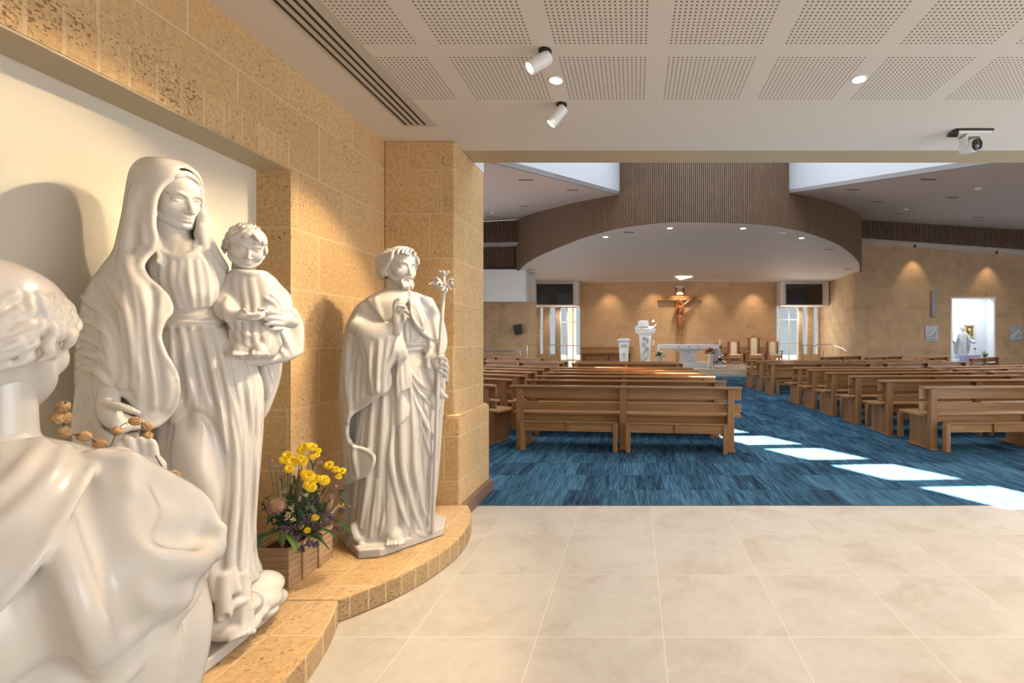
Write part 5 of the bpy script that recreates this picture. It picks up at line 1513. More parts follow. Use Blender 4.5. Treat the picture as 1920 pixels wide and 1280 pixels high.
# standing collar and neck
d.tube([(-0.049,-0,1.265), (-0.049,-0,1.09)], [.050, .056], .012)
d.loft([(1.054,-0.042,-0,0.054,0.085,0), (1.072,-0.04,-0,0.055,0.085,0), (1.087,-0.04,-0,0.053,0.082,0)], .006)
d.loft([(1.06,-0.043,-0,0.046,0.078,0), (1.089,-0.041,-0,0.047,0.076,0), (1.101,-0.041,-0,0.045,0.07,0)], .005)
# forearm toward the beads
d.tube([(0.196,0.06,0.817), (0.185,0.14,0.867), (0.167,0.19,0.914)], [.05, .04, .030], .02)
d.prism([(-.34, -.26), (.22, -.26), (.30, -.18), (.30, .20), (.22, .28), (-.30, .28)], 0.001, .05, .004)
d.smooth(1)
d.build('cape', MAT['marble'], near)
# hand with upright fingers
v = Vol((.05, .08, .84), (.32, .32, 1.08), 0.0024)
carve_hand(v, None, [[(*(0.131,0.2,0.983), .0135), (*(0.129,0.205,1.007), .013), (*(0.129,0.21,1.022), .0120), (*(0.131,0.215,1.029), .010)],
                     [(*(0.155,0.2,0.981), .0135), (*(0.151,0.205,1.008), .0130), (*(0.146,0.21,1.033), .0120), (*(0.144,0.215,1.04), .0095)],
                     [(*(0.174,0.2,0.975), .0130), (*(0.173,0.205,1.004), .0125), (*(0.169,0.21,1.026), .0115), (*(0.166,0.215,1.034), .009)],
                     [(*(0.189,0.195,0.964), .0135), (*(0.188,0.2,0.994), .0130), (*(0.186,0.205,1.018), .0120), (*(0.184,0.21,1.026), .0095)]],
           [(*(0.196,0.19,0.942), .016), (*(0.2,0.19,0.966), .013), (*(0.197,0.195,0.979), .010)],
           [(*(0.169,0.185,0.935), .030), (*(0.16,0.195,0.962), .034)], k=.008)
v.smooth(1); v.build('hand', MAT['marble'], near)
# head turned away; ring of wavy hair below a bare crown
NH = 0.285
v = Vol((-.16, -.19, -.19), (.16, .18, .17), 0.0026)
carve_face(v, NH, (0, 0, 0))
v.ell((0, -.07 * NH, .15 * NH), (.36 * NH, .44 * NH, .355 * NH), .02)
v.ell((0, -.075 * NH, .04 * NH), (.375 * NH, .45 * NH, .24 * NH), .02)
v.tube([(0, -.02, -.04), (-.004, -.02, -.07)], [.050, .045], .02)
random.seed(5)
v.tube([(math.sin(q) * .345 * NH, (math.cos(q) * .40 - .07) * NH, .05 * NH) for q in [PI * .42 + PI * 1.16 * i / 14 for i in range(15)]], .055 * NH, .02)
for row, (z0, rad, n, L, c0) in enumerate([(.245, .345, 34, .17, .70), (.165, .378, 36, .18, .55), (.075, .398, 36, .18, .30), (-.015, .398, 34, .18, -.05), (-.10, .382, 32, .16, -.30), (-.165, .35, 30, .13, -.45)]):
    for i in range(n):
        a = 2 * PI * (i + .5 * (row % 2)) / n
        if math.cos(a) > c0: continue
        jz = random.uniform(-.02, .02); sg = random.uniform(.12, .30)
        pts = []
        for q, t in enumerate((0, .25, .5, .75, 1.0)):
            aa = a + sg * t + .05 * math.sin(t * 7.0 + i * 1.3)
            rr = rad * (0.94, 1.02, 1.045, 1.02, .95)[q]
            pts.append((math.sin(aa) * rr * NH, (math.cos(aa) * rr * 1.2 - .07) * NH, (z0 + jz - L * t + .02) * NH, NH * (.020, .030, .033, .028, .012)[q]))
        v.tube(pts, 0, .003)
ear(v, NH, (0, 0, 0), 1); ear(v, NH, (0, 0, 0), -1)
v.smooth(1)
h = v.build('head', MAT['marble'], near)
h.matrix_local = Matrix.Translation((-0.055,-0,1.295)) @ Matrix.Rotation(math.radians(-28), 4, 'Z') @ Matrix.Rotation(math.radians(-6), 4, 'X')

# ================================================================ PEWS
def make_pew():
    r = empty('pew', (0, 0, 0))
    L = 3.03; hx = L / 2; xs = (-hx + .14, 0.0, hx - .14)
    P, Pz = MAT['pew'], MAT['pew_z']
    # y = 0 at the back (viewer side), the sitter looks towards +y
    MB().bb((-hx, -.075, .792), (hx, .055, .820)).build('top_rail', P, r, bevel=.006)
    MB().bb((-hx, .035, .650), (hx, .060, .792)).build('back_board', P, r, bevel=.005)
    MB().bb((-hx, .035, .492), (hx, .060, .600)).build('lower_back_board', P, r, bevel=.005)
    MB().bb((-hx, .07, .425), (hx, .50, .457)).bb((-hx + .1, .10, .335), (hx - .1, .125, .425)).build('seat', P, r, bevel=.006)
    for x in xs:
        MB().bb((x - .042, -.055, .02), (x + .042, .035, .792)).build('post', Pz, r, bevel=.008)
        m = MB().bb((x - .022, .035, .02), (x + .022, .44, .425)).bb((x - .055, -.07, 0), (x + .055, .46, .022))
        m.build('end_panel', Pz, r, bevel=.005)
    for a, b in ((xs[0] + .075, xs[1] - .075), (xs[1] + .075, xs[2] - .075)):
        k = MB().bb((a, -.175, .250), (b, -.150, .362)).bb((a, -.20, .362), (b, -.13, .376)).build('kneeler', P, r, bevel=.004)
        for q in (a + .0075, b - .0075): MB().bb((q - .0275, -.20, .0), (q + .0275, -.115, .362)).build('leg', Pz, k, bevel=.008)
        c = (a + b) / 2
        MB().bb((c - .02, -.205, .255), (c + .02, -.145, .370)).build('bracket', Pz, k, bevel=.008)
    return r
def place_pew(x, y, deg, label, group, first=[None]):
    """x, y = middle of the pew's back"""
    if first[0] is None: o = first[0] = make_pew()
    else: o = copy_tree(first[0])
    o.location = (x, y, 0); o.rotation_euler = (0, 0, math.radians(deg))
    tag(o, label, 'pew', group)
    return o
ORD = ['first', 'second', 'third', 'fourth', 'fifth', 'sixth', 'seventh', 'eighth', 'ninth']
G1 = 'timber pews in the left block'; G2 = 'timber pews in the right block'
YL = [6.03, 6.98, 7.86, 8.74, 9.62, 10.50, 12.70, 13.60]
for i, y in enumerate(YL):
    # aisle pew
    xr = 1.36 - .012 * i; a = -5.5 + .0 * i
    ca, sa = math.cos(math.radians(a)), math.sin(math.radians(a))
    cx, cy = xr - 1.515 * ca, y - 1.515 * sa
    place_pew(cx, cy, a, 'timber pew by the aisle, left block, %s row counted from the tiled floor' % ORD[i] if i else 'nearest timber pew of the left block, seen whole from behind', G1)
    # middle pew, turned more towards the altar
    x2, y2 = xr - 3.25 * ca, y - 3.25 * sa + .02
    a2 = -25
    c2, s2_ = math.cos(math.radians(a2)), math.sin(math.radians(a2))
    place_pew(x2 - 1.53 * c2, y2 - 1.53 * s2_, a2, 'angled timber pew left of the aisle pew, left block, %s row from the tiled floor' % ORD[i], G1)
    if i >= 4:
        x3, y3 = x2 - 3.20 * c2, y2 - 3.20 * s2_
        if x3 > -7.5:
            a3 = -31; c3, s3 = math.cos(math.radians(a3)), math.sin(math.radians(a3))
            if x3 - 3.1 * c3 > -9.8:
                place_pew(x3 - 1.62 * c3, y3 - 1.62 * s3 + .05, a3, 'steeply angled timber pew at the outer left, %s row from the tiled floor' % ORD[i], G1)
YR = [6.16, 7.14, 8.05, 8.95, 9.82, 10.60, 12.55, 13.55, 14.5]
for i, y in enumerate(YR):
    xl = 3.72 - .035 * i; a = 2.0 + 1.0 * min(i, 4)
    ca, sa = math.cos(math.radians(a)), math.sin(math.radians(a))
    place_pew(xl + 1.515 * ca, y + 1.515 * sa, a, 'timber pew by the aisle, right block, %s row counted from the tiled floor' % ORD[i], G2)
    x2, y2 = xl + 3.25 * ca, y + 3.25 * sa
    a2 = 16; c2, s2_ = math.cos(math.radians(a2)), math.sin(math.radians(a2))
    place_pew(x2 + 1.53 * c2, y2 + 1.53 * s2_, a2, 'angled timber pew right of the aisle pew, right block, %s row from the tiled floor' % ORD[i], G2)
# outer pews along the right wall, and on the far left
for i, (x, y, a) in enumerate([(8.15, 18.6, 38), (9.6, 18.2, 38), (11.1, 17.7, 38), (12.7, 17.2, 38), (14.6, 16.9, 38)]):
    place_pew(x, y, a, '%s from the left among the dark pew tops in front of the right wall' % ORD[i], 'pews in front of the right wall')
for i, (x, y, a) in enumerate([(-4.3, 17.3, -40), (-6.5, 18.0, -40), (-8.5, 18.5, -40)]):
    place_pew(x, y, a, 'timber pew near the left handrails, %s from the glazed recess' % ORD[i], 'pews near the left handrails')
# low pews against the sanctuary back wall
for (x, lab) in ((-1.6, 'low timber bench against the sanctuary wall behind the lectern'), (6.3, 'timber bench half hidden behind the three armchairs')):
    o = copy_tree(bpy.data.objects['pew'])
    o.location = (x, 27.25, .28); o.rotation_euler = (0, 0, PI)
    tag(o, lab, 'bench', 'benches against the sanctuary wall')
    o['category'] = 'bench'

# ================================================================ ROSARY FROM HAND TO HAND
MAT['bead'] = wood_mat('carved_bead_timber', (0.50, 0.29, 0.13), (0.66, 0.43, 0.22), 'x', 0.55, scale=3, rnd=False)
MAT['chain'] = simple('dark_chain_metal', (0.10, 0.085, 0.07), 0.4, 0.9)
def nw(p):   # from the near statue's frame to the room
    U, Vv = (.621, .784), (-.784, .621)
    return Vector((-1.20 + p[0] * U[0] + p[1] * Vv[0], .95 + p[0] * U[1] + p[1] * Vv[1], p[2] + PL))
ros = empty('rosary', (0, 0, 0), 0, 'large wooden rosary beads strung between the marble hands', 'rosary')
PTS = [nw((0.042,0.1,1.153)), nw((0.038,0.12,1.14)), nw((0.03,0.13,1.114)), nw((0.042,0.14,1.114)), nw((0.041,0.15,1.081)), nw((0.071,0.17,1.063)), nw((0.097,0.2,1.038)), nw((0.116,0.23,1.024)),
       nw((0.135,0.33,1.047)), nw((0.148,0.345,1.062)), nw((0.171,0.35,1.067)), nw((0.193,0.345,1.05)), nw((0.192,0.33,1.025)), nw((0.19,0.26,1.01)), nw((0.194,0.14,0.98)), nw((0.203,0.12,0.963)), nw((0.217,0.12,0.949))]
BD = [1, 2, 3, 4, 5, 6, 8, 10, 11, 12, 16]
cp = [tuple(p) for p in PTS]
MB().tube(catmull(cp, 4), .0011, 6).build('chain', MAT['chain'], ros, smooth=True)
for i in BD:
    p = Vector(cp[i]); m = MB()
    d_ = (Vector(cp[min(i + 1, len(cp) - 1)]) - Vector(cp[i - 1])).normalized()
    M = d_.to_track_quat('Z', 'Y').to_matrix()
    m.lathe([(.002, -.0135), (.006, -.0125), (.0095, -.009), (.0108, -.004), (.0098, -.002), (.0112, .0005), (.0100, .003), (.0108, .0055), (.0085, .010), (.005, .0128), (.002, .0135)], (0, 0, 0), 16, M)
    for w in range(4):
        ax = M @ Vector((math.cos(w * .8), math.sin(w * .8), (.5, -.4, .2, -.7)[w])).normalized(); b1 = ax.orthogonal().normalized(); b2 = ax.cross(b1); dn = M @ Vector((0, 0, 1))
        lp = []
        for q in range(15):
            e_ = b1 * math.cos(q * 2 * PI / 14) + b2 * math.sin(q * 2 * PI / 14)
            lp.append(tuple(e_ * .0108 + dn * (e_.dot(dn) * .0028)))
        m.tube(lp, .0019, 5, cap=False)
    o = m.build('bead', MAT['bead'], ros, smooth=True, loc=p)

# ================================================================ FLOWER BOX ON THE LEDGE
MAT['yellow'] = simple('yellow_petals', (0.90, 0.62, 0.008), 0.6)
MAT['yellow_eye'] = simple('flower_eye', (0.45, 0.26, 0.02), 0.8)
MAT['purple'] = simple('statice_petals', (0.13, 0.08, 0.15), 0.7)
MAT['mauve'] = simple('yarrow_heads', (0.36, 0.22, 0.25), 0.8)
MAT['leaf'] = simple('glossy_leaf', (0.035, 0.10, 0.022), 0.35)
MAT['leaf2'] = simple('bluish_leaf', (0.035, 0.085, 0.05), 0.45)
MAT['leaf3'] = simple('light_leaf', (0.12, 0.20, 0.04), 0.4)
MAT['banksia'] = simple('dry_banksia', (0.38, 0.24, 0.15), 0.95)
MAT['creamfl'] = simple('cream_berries', (0.70, 0.62, 0.32), 0.7)
MAT['stem'] = simple('brown_green_stem', (0.09, 0.10, 0.035), 0.7)
MAT['whitefl'] = simple('white_plume', (0.78, 0.74, 0.66), 0.8)
fb = empty('flower_box', (-1.9, 2.65, PL), 0, 'slatted timber box of yellow daisies, purple statice and green leaves on the stone ledge', 'flower arrangement')
fo = Vector((-1.9, 2.65, PL))
m = MB()
for k in range(6):
    z = .002 + k * .034
    m.bb((-.09, -.18, z), (.10, -.165, z + .032)); m.bb((-.09, .165, z), (.10, .18, z + .032))
    m.bb((.085, -.165, z), (.10, .165, z + .032)); m.bb((-.09, -.165, z), (-.075, .165, z + .032))
for y in (-.075, .055): m.bb((.10, y - .014, 0), (.112, y + .014, .208))
m.bb((-.075, -.165, .004), (.085, .165, .012))
m.build('crate', MAT['crate'], fb, bevel=.0015)
MB().bb((-.074, -.164, .10), (.084, .164, .185)).build('soil', simple('dark_red_lining', (0.10, 0.02, 0.015), 0.9), fb)
def daisy(p, r, face):
    o = empty('yellow_flower', tuple(p)); o.parent = fb
    m = MB(); M = Vector(face).normalized().to_track_quat('Z', 'Y').to_matrix()
    for ring, (rr, lift, n, w) in enumerate(((r * 1.15, .10, 17, .20), (r * .95, .38, 15, .19), (r * .65, .70, 12, .17))):
        for i in range(n):
            a = 2 * PI * (i + .5 * ring) / n + random.uniform(-.06, .06); c, s = math.cos(a), math.sin(a)
            q = []
            for (t, ww, zz) in ((.12, .3, .0), (.55, 1.0, .20), (1.0, .55, lift * .8)):
                for sgn in (-1, 1):
                    x, y = t * rr, sgn * ww * w * rr
                    q.append(M @ Vector((x * c - y * s, x * s + y * c, (zz + ring * .10) * r + (.0 if abs(t - .55) > .1 else .05 * r))))
            m.add([tuple(v_) for v_ in q], [(0, 2, 3, 1), (2, 4, 5, 3)])
    o2 = m.build('petals', MAT['yellow'], o)
    sd = o2.modifiers.new('t', 'SOLIDIFY'); sd.thickness = .0012
    MB().ball((0, 0, 0), (r * .24, r * .24, r * .16), 10, 6).build('eye', MAT['yellow_eye'], o, smooth=True, loc=tuple(M @ Vector((0, 0, r * .25))))
    return o
random.seed(3)
BLO = [((-1.825,2.62,0.82), .022), ((-1.767,2.6,0.822), .024), ((-1.815,2.58,0.806), .018), ((-1.746,2.62,0.797), .014), ((-1.754,2.58,0.771), .016), ((-1.741,2.6,0.778), .014), ((-1.875,2.56,0.784), .024), ((-1.828,2.53,0.76), .026), ((-1.863,2.52,0.771), .020),
       ((-1.796,2.55,0.767), .022), ((-1.768,2.53,0.758), .020), ((-1.823,2.5,0.729), .019), ((-1.749,2.54,0.681), .028), ((-1.727,2.52,0.641), .026), ((-1.713,2.55,0.661), .022), ((-1.683,2.57,0.649), .026), ((-1.762,2.53,0.698), .018), ((-1.702,2.5,0.63), .022),
       ((-1.7,2.64,0.712), .022), ((-1.68,2.66,0.683), .018), ((-1.653,2.68,0.668), .018), ((-1.659,2.66,0.644), .016), ((-1.696,2.52,0.466), .017), ((-1.711,2.48,0.414), .014), ((-1.634,2.64,0.495), .014), ((-1.742,2.48,0.433), .010)]
def rel(p): return Vector(p) - fo
stems = MB()
for p, r in BLO:
    q = rel(p)
    daisy(q, r, (.7 + random.uniform(-.5, .4), -.9 + random.uniform(-.3, .5), .55 + random.uniform(-.2, .5)))
    stems.tube([(q.x * .15 + random.uniform(-.03, .03), q.y * .3, .17), (q.x * .5, q.y * .7, (q.z + .17) * .5), (q.x - .004, q.y + .004, q.z - .004)], .0018, 5)
def fuzz(name, p, r, n, sr, mat, squash=1.0, seed=0):
    rnd = random.Random(seed + 7); m = MB()
    for i in range(n):
        v3 = Vector((rnd.gauss(0, 1), rnd.gauss(0, 1), rnd.gauss(0, 1))).normalized() * r * rnd.uniform(.5, 1)
        m.ball((v3.x, v3.y, v3.z * squash), sr * rnd.uniform(.7, 1.2), 5, 4)
    return m.build(name, mat, fb, smooth=True, loc=tuple(p))
sd_ = 0
for (p, r) in [((-1.714,2.48,0.475), .026), ((-1.68,2.5,0.431), .026), ((-1.65,2.54,0.435), .026), ((-1.777,2.44,0.419), .026), ((-1.801,2.44,0.435), .022), ((-1.626,2.64,0.46), .020), ((-1.623,2.58,0.385), .018), ((-1.686,2.46,0.355), .020), ((-1.725,2.46,0.322), .018), ((-1.666,2.48,0.341), .018),
               ((-1.741,2.46,0.446), .022), ((-1.684,2.54,0.472), .020), ((-1.738,2.44,0.386), .020), ((-1.647,2.58,0.449), .018), ((-1.714,2.56,0.537), .018)]:
    sd_ += 1; q = rel(p); fuzz('purple_statice', q, r, 34, .0042, MAT['purple'], 1, sd_)
    stems.tube([(q.x * .3, q.y * .4, .17), tuple(q)], .0016, 5)
for (p, r) in [((-1.888,2.5,0.656), .020), ((-1.831,2.48,0.62), .024), ((-1.826,2.52,0.678), .020), ((-1.865,2.5,0.737), .012), ((-1.896,2.46,0.786), .016), ((-1.881,2.48,0.748), .015), ((-1.86,2.5,0.703), .016), ((-1.665,2.6,0.553), .022), ((-1.66,2.62,0.599), .016), ((-1.724,2.6,0.734), .014), ((-1.614,2.68,0.473), .014), ((-1.65,2.66,0.563), .014)]:
    sd_ += 1; q = rel(p); fuzz('mauve_yarrow', q, r, 30, .0034, MAT['mauve'], .45, sd_)
    stems.tube([(q.x * .3, q.y * .4, .17), (q.x * .8, q.y * .8, q.z * .6 + .07), tuple(q)], .0016, 5)
fuzz('banksia_head', rel((-1.84,2.44,0.556)), .047, 620, .0026, MAT['banksia'], 1.05, 99)
MB().ball((0, 0, 0), .036, 14, 10).build('banksia_core', MAT['banksia'], fb, smooth=True, loc=tuple(rel((-1.84,2.44,0.556))))
for (p, r) in [((-1.786,2.46,0.516), .016), ((-1.802,2.46,0.488), .016), ((-1.769,2.46,0.482), .014), ((-1.795,2.48,0.536), .012), ((-1.736,2.5,0.591), .010)]:
    sd_ += 1; fuzz('cream_berries', rel(p), r, 16, .0045, MAT['creamfl'], 1, sd_)
stems.build('stems', MAT['stem'], fb, smooth=True)
m = MB(); a, b = rel((-1.676,2.58,0.429)), rel((-1.637,2.62,0.493))
for k in range(16):
    t = k / 15; c = a.lerp(b, t)
    m.tube([tuple(c + Vector((-.010, 0, .003))), tuple(c), tuple(c + Vector((.008, 0, .008)))], .0022, 5)
m.tube([tuple(a), tuple(b)], .0025, 5); m.build('white_plume', MAT['whitefl'], fb, smooth=True)
# feathery green filling between the flowers
rnd = random.Random(21)
for k in range(60):
    t = rnd.random(); px_ = rnd.uniform(-.06, .08); y_ = rnd.uniform(-.14, .16); z0 = rnd.uniform(.15, .40); h_ = rnd.uniform(.06, .16)
    m = MB(); a = Vector((px_, y_, z0)); b = a + Vector((rnd.uniform(-.05, .07), rnd.uniform(-.07, .07), h_))
    m.tube([tuple(a), tuple(b)], .0016, 4)
    for q in range(9):
        c = a.lerp(b, .15 + q * .1); dx = Vector((rnd.uniform(-1, 1), rnd.uniform(-1, 1), .5)).normalized() * .034
        sdv = dx.cross(Vector((0, 0, 1))).normalized() * .0095
        m.add([tuple(c), tuple(c + dx * .5 + sdv), tuple(c + dx), tuple(c + dx * .5 - sdv), tuple(c + dx * .5 + Vector((0, 0, -.002)))], [(0, 1, 2, 3), (0, 3, 4), (4, 1, 0), (2, 1, 4), (2, 4, 3)])
    m.build('foliage_sprig', MAT['leaf2'] if k % 3 else MAT['leaf'], fb)
# bark-like wrapping pieces standing behind the flowers
for (px0, px1) in ((rel((-1.852,2.6,0.553)), rel((-1.837,2.62,0.693))), (rel((-1.733,2.66,0.429)), rel((-1.71,2.68,0.512)))):
    m = MB().tube([tuple(px0), tuple((px0 + px1) / 2), tuple(px1)], [.014, .02, .012], 8)
    m.build('bark_piece', MAT['banksia'], fb, smooth=True)
def leaf(parent, a, b, w, bend, mat, name='leaf', up=(0, 0, 1), n=8):
    a, b = Vector(a), Vector(b); d0 = b - a; L = d0.length; d0n = d0.normalized()
    side = d0n.cross(Vector(up))
    if side.length < .05: side = d0n.orthogonal()
    side.normalize(); nn = side.cross(d0n).normalized()
    vs = []; fs = []
    for i in range(n + 1):
        t = i / n; ww = w * math.sin(PI * min(1, t * .92 + .06)) ** .8 * (1 - .25 * t)
        c = d0 * t + nn * bend * math.sin(PI * t) 
        for s_ in (-1, 0, 1): vs.append(tuple(c + side * ww * s_ + nn * abs(s_) * ww * .25))
    for i in range(n):
        for s_ in (0, 1): fs.append((i * 3 + s_, i * 3 + s_ + 1, i * 3 + s_ + 4, i * 3 + s_ + 3))
    o = MB().add(vs, fs).build(name, mat, parent, smooth=True, loc=tuple(a))
    sd = o.modifiers.new('t', 'SOLIDIFY'); sd.thickness = .0015
    return o
for (a, b, w, bd, mt) in [((-1.845,2.48,0.419), (-1.904,2.4,0.289), .045, .055, 'leaf'), ((-1.797,2.46,0.433), (-1.795,2.42,0.348), .022, .02, 'leaf3'), ((-1.796,2.44,0.413), (-1.724,2.42,0.318), .024, .02, 'leaf3'), ((-1.741,2.46,0.405), (-1.607,2.5,0.304), .018, .02, 'leaf'),
                          ((-1.671,2.52,0.409), (-1.599,2.56,0.295), .022, .02, 'leaf'), ((-1.659,2.6,0.43), (-1.554,2.62,0.323), .014, .012, 'leaf'), ((-1.713,2.5,0.389), (-1.616,2.48,0.453), .020, .01, 'leaf2'), ((-1.685,2.5,0.389), (-1.646,2.5,0.355), .016, .01, 'leaf2'),
                          ((-1.742,2.5,0.529), (-1.75,2.48,0.606), .018, .01, 'leaf2'), ((-1.722,2.48,0.536), (-1.691,2.5,0.585), .018, .01, 'leaf2'), ((-1.733,2.48,0.536), (-1.791,2.46,0.557), .018, .01, 'leaf2'), ((-1.715,2.47,0.545), (-1.665,2.47,0.512), .018, .01, 'leaf2'), ((-1.75,2.48,0.464), (-1.752,2.46,0.543), .018, .01, 'leaf2'),
                          ((-1.695,2.54,0.492), (-1.627,2.54,0.544), .020, .01, 'leaf2'), ((-1.694,2.53,0.49), (-1.643,2.53,0.502), .014, .01, 'leaf2'), ((-1.643,2.64,0.54), (-1.566,2.64,0.593), .018, .01, 'leaf'), ((-1.619,2.62,0.552), (-1.637,2.62,0.582), .018, .01, 'leaf2'), ((-1.706,2.6,0.567), (-1.684,2.62,0.599), .015, .01, 'leaf2'),
                          ((-1.874,2.52,0.494), (-1.907,2.46,0.446), .020, .02, 'leaf2'), ((-1.887,2.56,0.537), (-1.913,2.58,0.646), .010, .006, 'leaf3'), ((-1.764,2.6,0.699), (-1.782,2.6,0.757), .008, .006, 'leaf2'), ((-1.631,2.64,0.48), (-1.643,2.64,0.534), .014, .01, 'leaf2')]:
    leaf(fb, rel(a), rel(b), w, bd, MAT[mt], name='leaf')

# ================================================================ NARTHEX CEILING FITTINGS
def spotlight(loc, target, label):
    r = empty('spotlight', loc, 0, label, 'spotlight', None)
    MB().lathe([(.036, 0), (.036, -.012), (.030, -.016)], (0, 0, 0), 20).build('mounting_disc', MAT['black'], r)
    MB().tube([(0, 0, -.012), (0, 0, -.045)], .010, 10).build('stem', MAT['white_gloss'], r, smooth=True)
    d = (Vector(target) - Vector(loc)).normalized()
    M = (-d).to_track_quat('Z', 'Y').to_matrix()
    c = Vector((0, 0, -.045)) + d * .05
    b = MB().lathe([(.0305, -.068), (.034, -.066), (.0355, -.062), (.0355, .070), (.034, .075), (.002, .076)], tuple(c), 26, M)
    o = b.build('lamp_body', MAT['white_gloss'], r)
    o.data.polygons.foreach_set('use_smooth', [False] * len(o.data.polygons))
    e = c + d * .0685
    MB().lathe([(.030, 0), (.028, .002)], tuple(e), 26, M).build('lamp_face', MAT['lampwarm'], r)
    return r, Vector(loc) + e
s1, e1 = spotlight((-.493, 2.61, 3.0), (-1.95, 1.72, 1.45), 'nearer of the two white cylinder spotlights on black ceiling discs')
s2, e2 = spotlight((-.493, 3.20, 3.0), (-1.72, 3.00, 1.35), 'farther white cylinder spotlight on the plain ceiling band, near the header')
def downlight(loc, r0, label, group=None, name='downlight', face='lampface'):
    r = empty(name, loc, 0, label, 'ceiling light', group)
    MB().lathe([(r0 * 1.18, .004), (r0 * 1.18, -.003), (r0, -.005)], (0, 0, 0), 24).build('trim_ring', MAT['white_gloss'], r)
    MB().lathe([(r0 * .98, -.0052), (r0 * .5, -.0058)], (0, 0, 0), 24).build('lamp_face', MAT[face], r)
    return r
downlight((-.483, 2.906, 3.0), .040, 'lit round downlight between the two white spotlights')
downlight((1.369, 2.894, 3.0), .040, 'lit round downlight alone on the right of the perforated ceiling')
# long slot air diffuser
df = empty('air_diffuser', (-1.6, 1.0, 3.0), 0, 'long ceiling air diffuser with four black slots, above the statues', 'air vent')
MB().bb((-.112, -4.0, -.0035), (.135, 2.53, .0)).build('frame', simple('diffuser_frame_paint', (0.70, 0.64, 0.55), 0.5), df)
for k in range(4):
    x = -.085 + k * .047
    MB().bb((x - .0085, -3.9, -.0045), (x + .0085, 2.50, -.0036)).build('slot', MAT['black'], df)
# pan-tilt camera hung from the header
cm = empty('ceiling_camera', (2.56, 3.62, 3.0), 0, 'white motorised camera with a black lens under the ceiling at the right', 'camera')
MB().bb((-.135, -.06, -.014), (.14, .07, -.0)).bb((-.155, -.05, -.030), (-.10, .03, -.004)).build('mounting_tray', MAT['black'], cm, bevel=.004)
MB().prism([(-.125, -.055), (.125, -.055), (.125, .055), (-.06, .06)], -.034, -.014).build('base', MAT['white_gloss'], cm, bevel=.004)
MB().bb((-.062, -.045, -.125), (-.048, .045, -.034)).bb((.044, -.045, -.125), (.058, .045, -.034)).bb((-.062, -.045, -.050), (.058, .045, -.034)).build('yoke', MAT['white_gloss'], cm, bevel=.006)
Mc = Vector((-.25, .9, .28)).normalized().to_track_quat('Z', 'Y').to_matrix()
Mv = Vector((.32, -.92, -.1)).normalized().to_track_quat('Z', 'Y').to_matrix()
MB().lathe([(.030, -.075), (.044, -.065), (.050, -.03), (.050, .03), (.044, .042)], (0, 0, -.112), 28, Mv).build('camera_head', MAT['white_gloss'], cm, smooth=True)
MB().lathe([(.043, .040), (.043, .062), (.036, .064), (.032, .058)], (0, 0, -.112), 28, Mv).build('lens_hood', MAT['black'], cm)
MB().lathe([(.031, .056), (.020, .060), (.002, .064)], (0, 0, -.112), 24, Mv).build('lens', MAT['screen'], cm, smooth=True)
# wall control on the pier beside the lily staff
wc = empty('wall_control', (-1.512, 3.79, 1.135), 0, 'small white wall control with a dark display on the stone pier', 'wall switch')
MB().bb((-.030, -.012, -.056), (.026, 0, .056)).build('plate', MAT['white_gloss'], wc, bevel=.003)
MB().bb((-.014, -.0135, -.022), (.010, -.012, .036)).build('display', MAT['black'], wc)

# ================================================================ SANCTUARY
PF = .28
# screens
for (x, lab) in ((-4.53, 'black wall screen over the left glazed recess'), (9.62, 'black wall screen over the right glazed recess')):
    t = empty('wall_screen', (x, 26.99, 4.08), 0, lab, 'television', 'wall screens beside the sanctuary')
    MB().bb((-1.02, -.08, -.575), (1.02, 0, .575)).build('housing', MAT['black'], t, bevel=.01)
    MB().bb((-.995, -.084, -.55), (.995, -.080, .55)).build('screen', MAT['screen'], t)
# altar
al = empty('altar', (2.36, 21.2, PF), 0, 'white marble altar with a flared pedestal under a white cloth', 'altar')
MB().bb((-.82, -.5, 0), (.82, .5, .155)).build('plinth', MAT['marble_far'], al, bevel=.01)
m = MB()
prof = [(.36, .155), (.36, .20), (.34, .30), (.35, .52), (.37, .66), (.58, .73), (.80, .79), (.82, .83)]
for (a, z0), (b, z1) in zip(prof, prof[1:]): m.frustum((0, 0), z0, z1, (2 * a, .62 + .3 * max(0, a - .36)), (2 * b, .62 + .3 * max(0, b - .36)))
m.build('pedestal', MAT['marble_far'], al)
MB().bb((-1.28, -.48, .83), (1.28, .48, .985)).build('table_slab', MAT['marble_far'], al, bevel=.01)
MB().bb((-.02, -.335, .60), (.02, -.31, .70)).bb((-.05, -.335, .66), (.05, -.31, .68)).build('emblem', simple('carved_emblem_gold', (0.45, 0.38, 0.25), 0.5), al)
cl = MB().bb((-1.31, -.51, .80), (1.31, .51, .995))
clo = cl.build('altar_cloth', simple('white_linen', (0.84, 0.85, 0.88), 0.8), None, bevel=.012)
clo.location = (2.36, 21.2, PF)
tag(clo, 'white linen cloth hanging over the altar table edge', 'altar cloth')
MB().bb((-1.315, -.5, .66), (-1.30, .5, .99)).build('cloth_drop', clo.data.materials[0], clo)
MB().bb((1.30, -.5, .70), (1.315, .5, .99)).build('cloth_drop', clo.data.materials[0], clo)
for x in (-.42, .0, .42):
    MB().ball((x, -.513, .885), (.035, .006, .035), 12, 6).build('embroidered_cross', simple('grey_embroidery', (0.30, 0.30, 0.36), 0.8), clo)
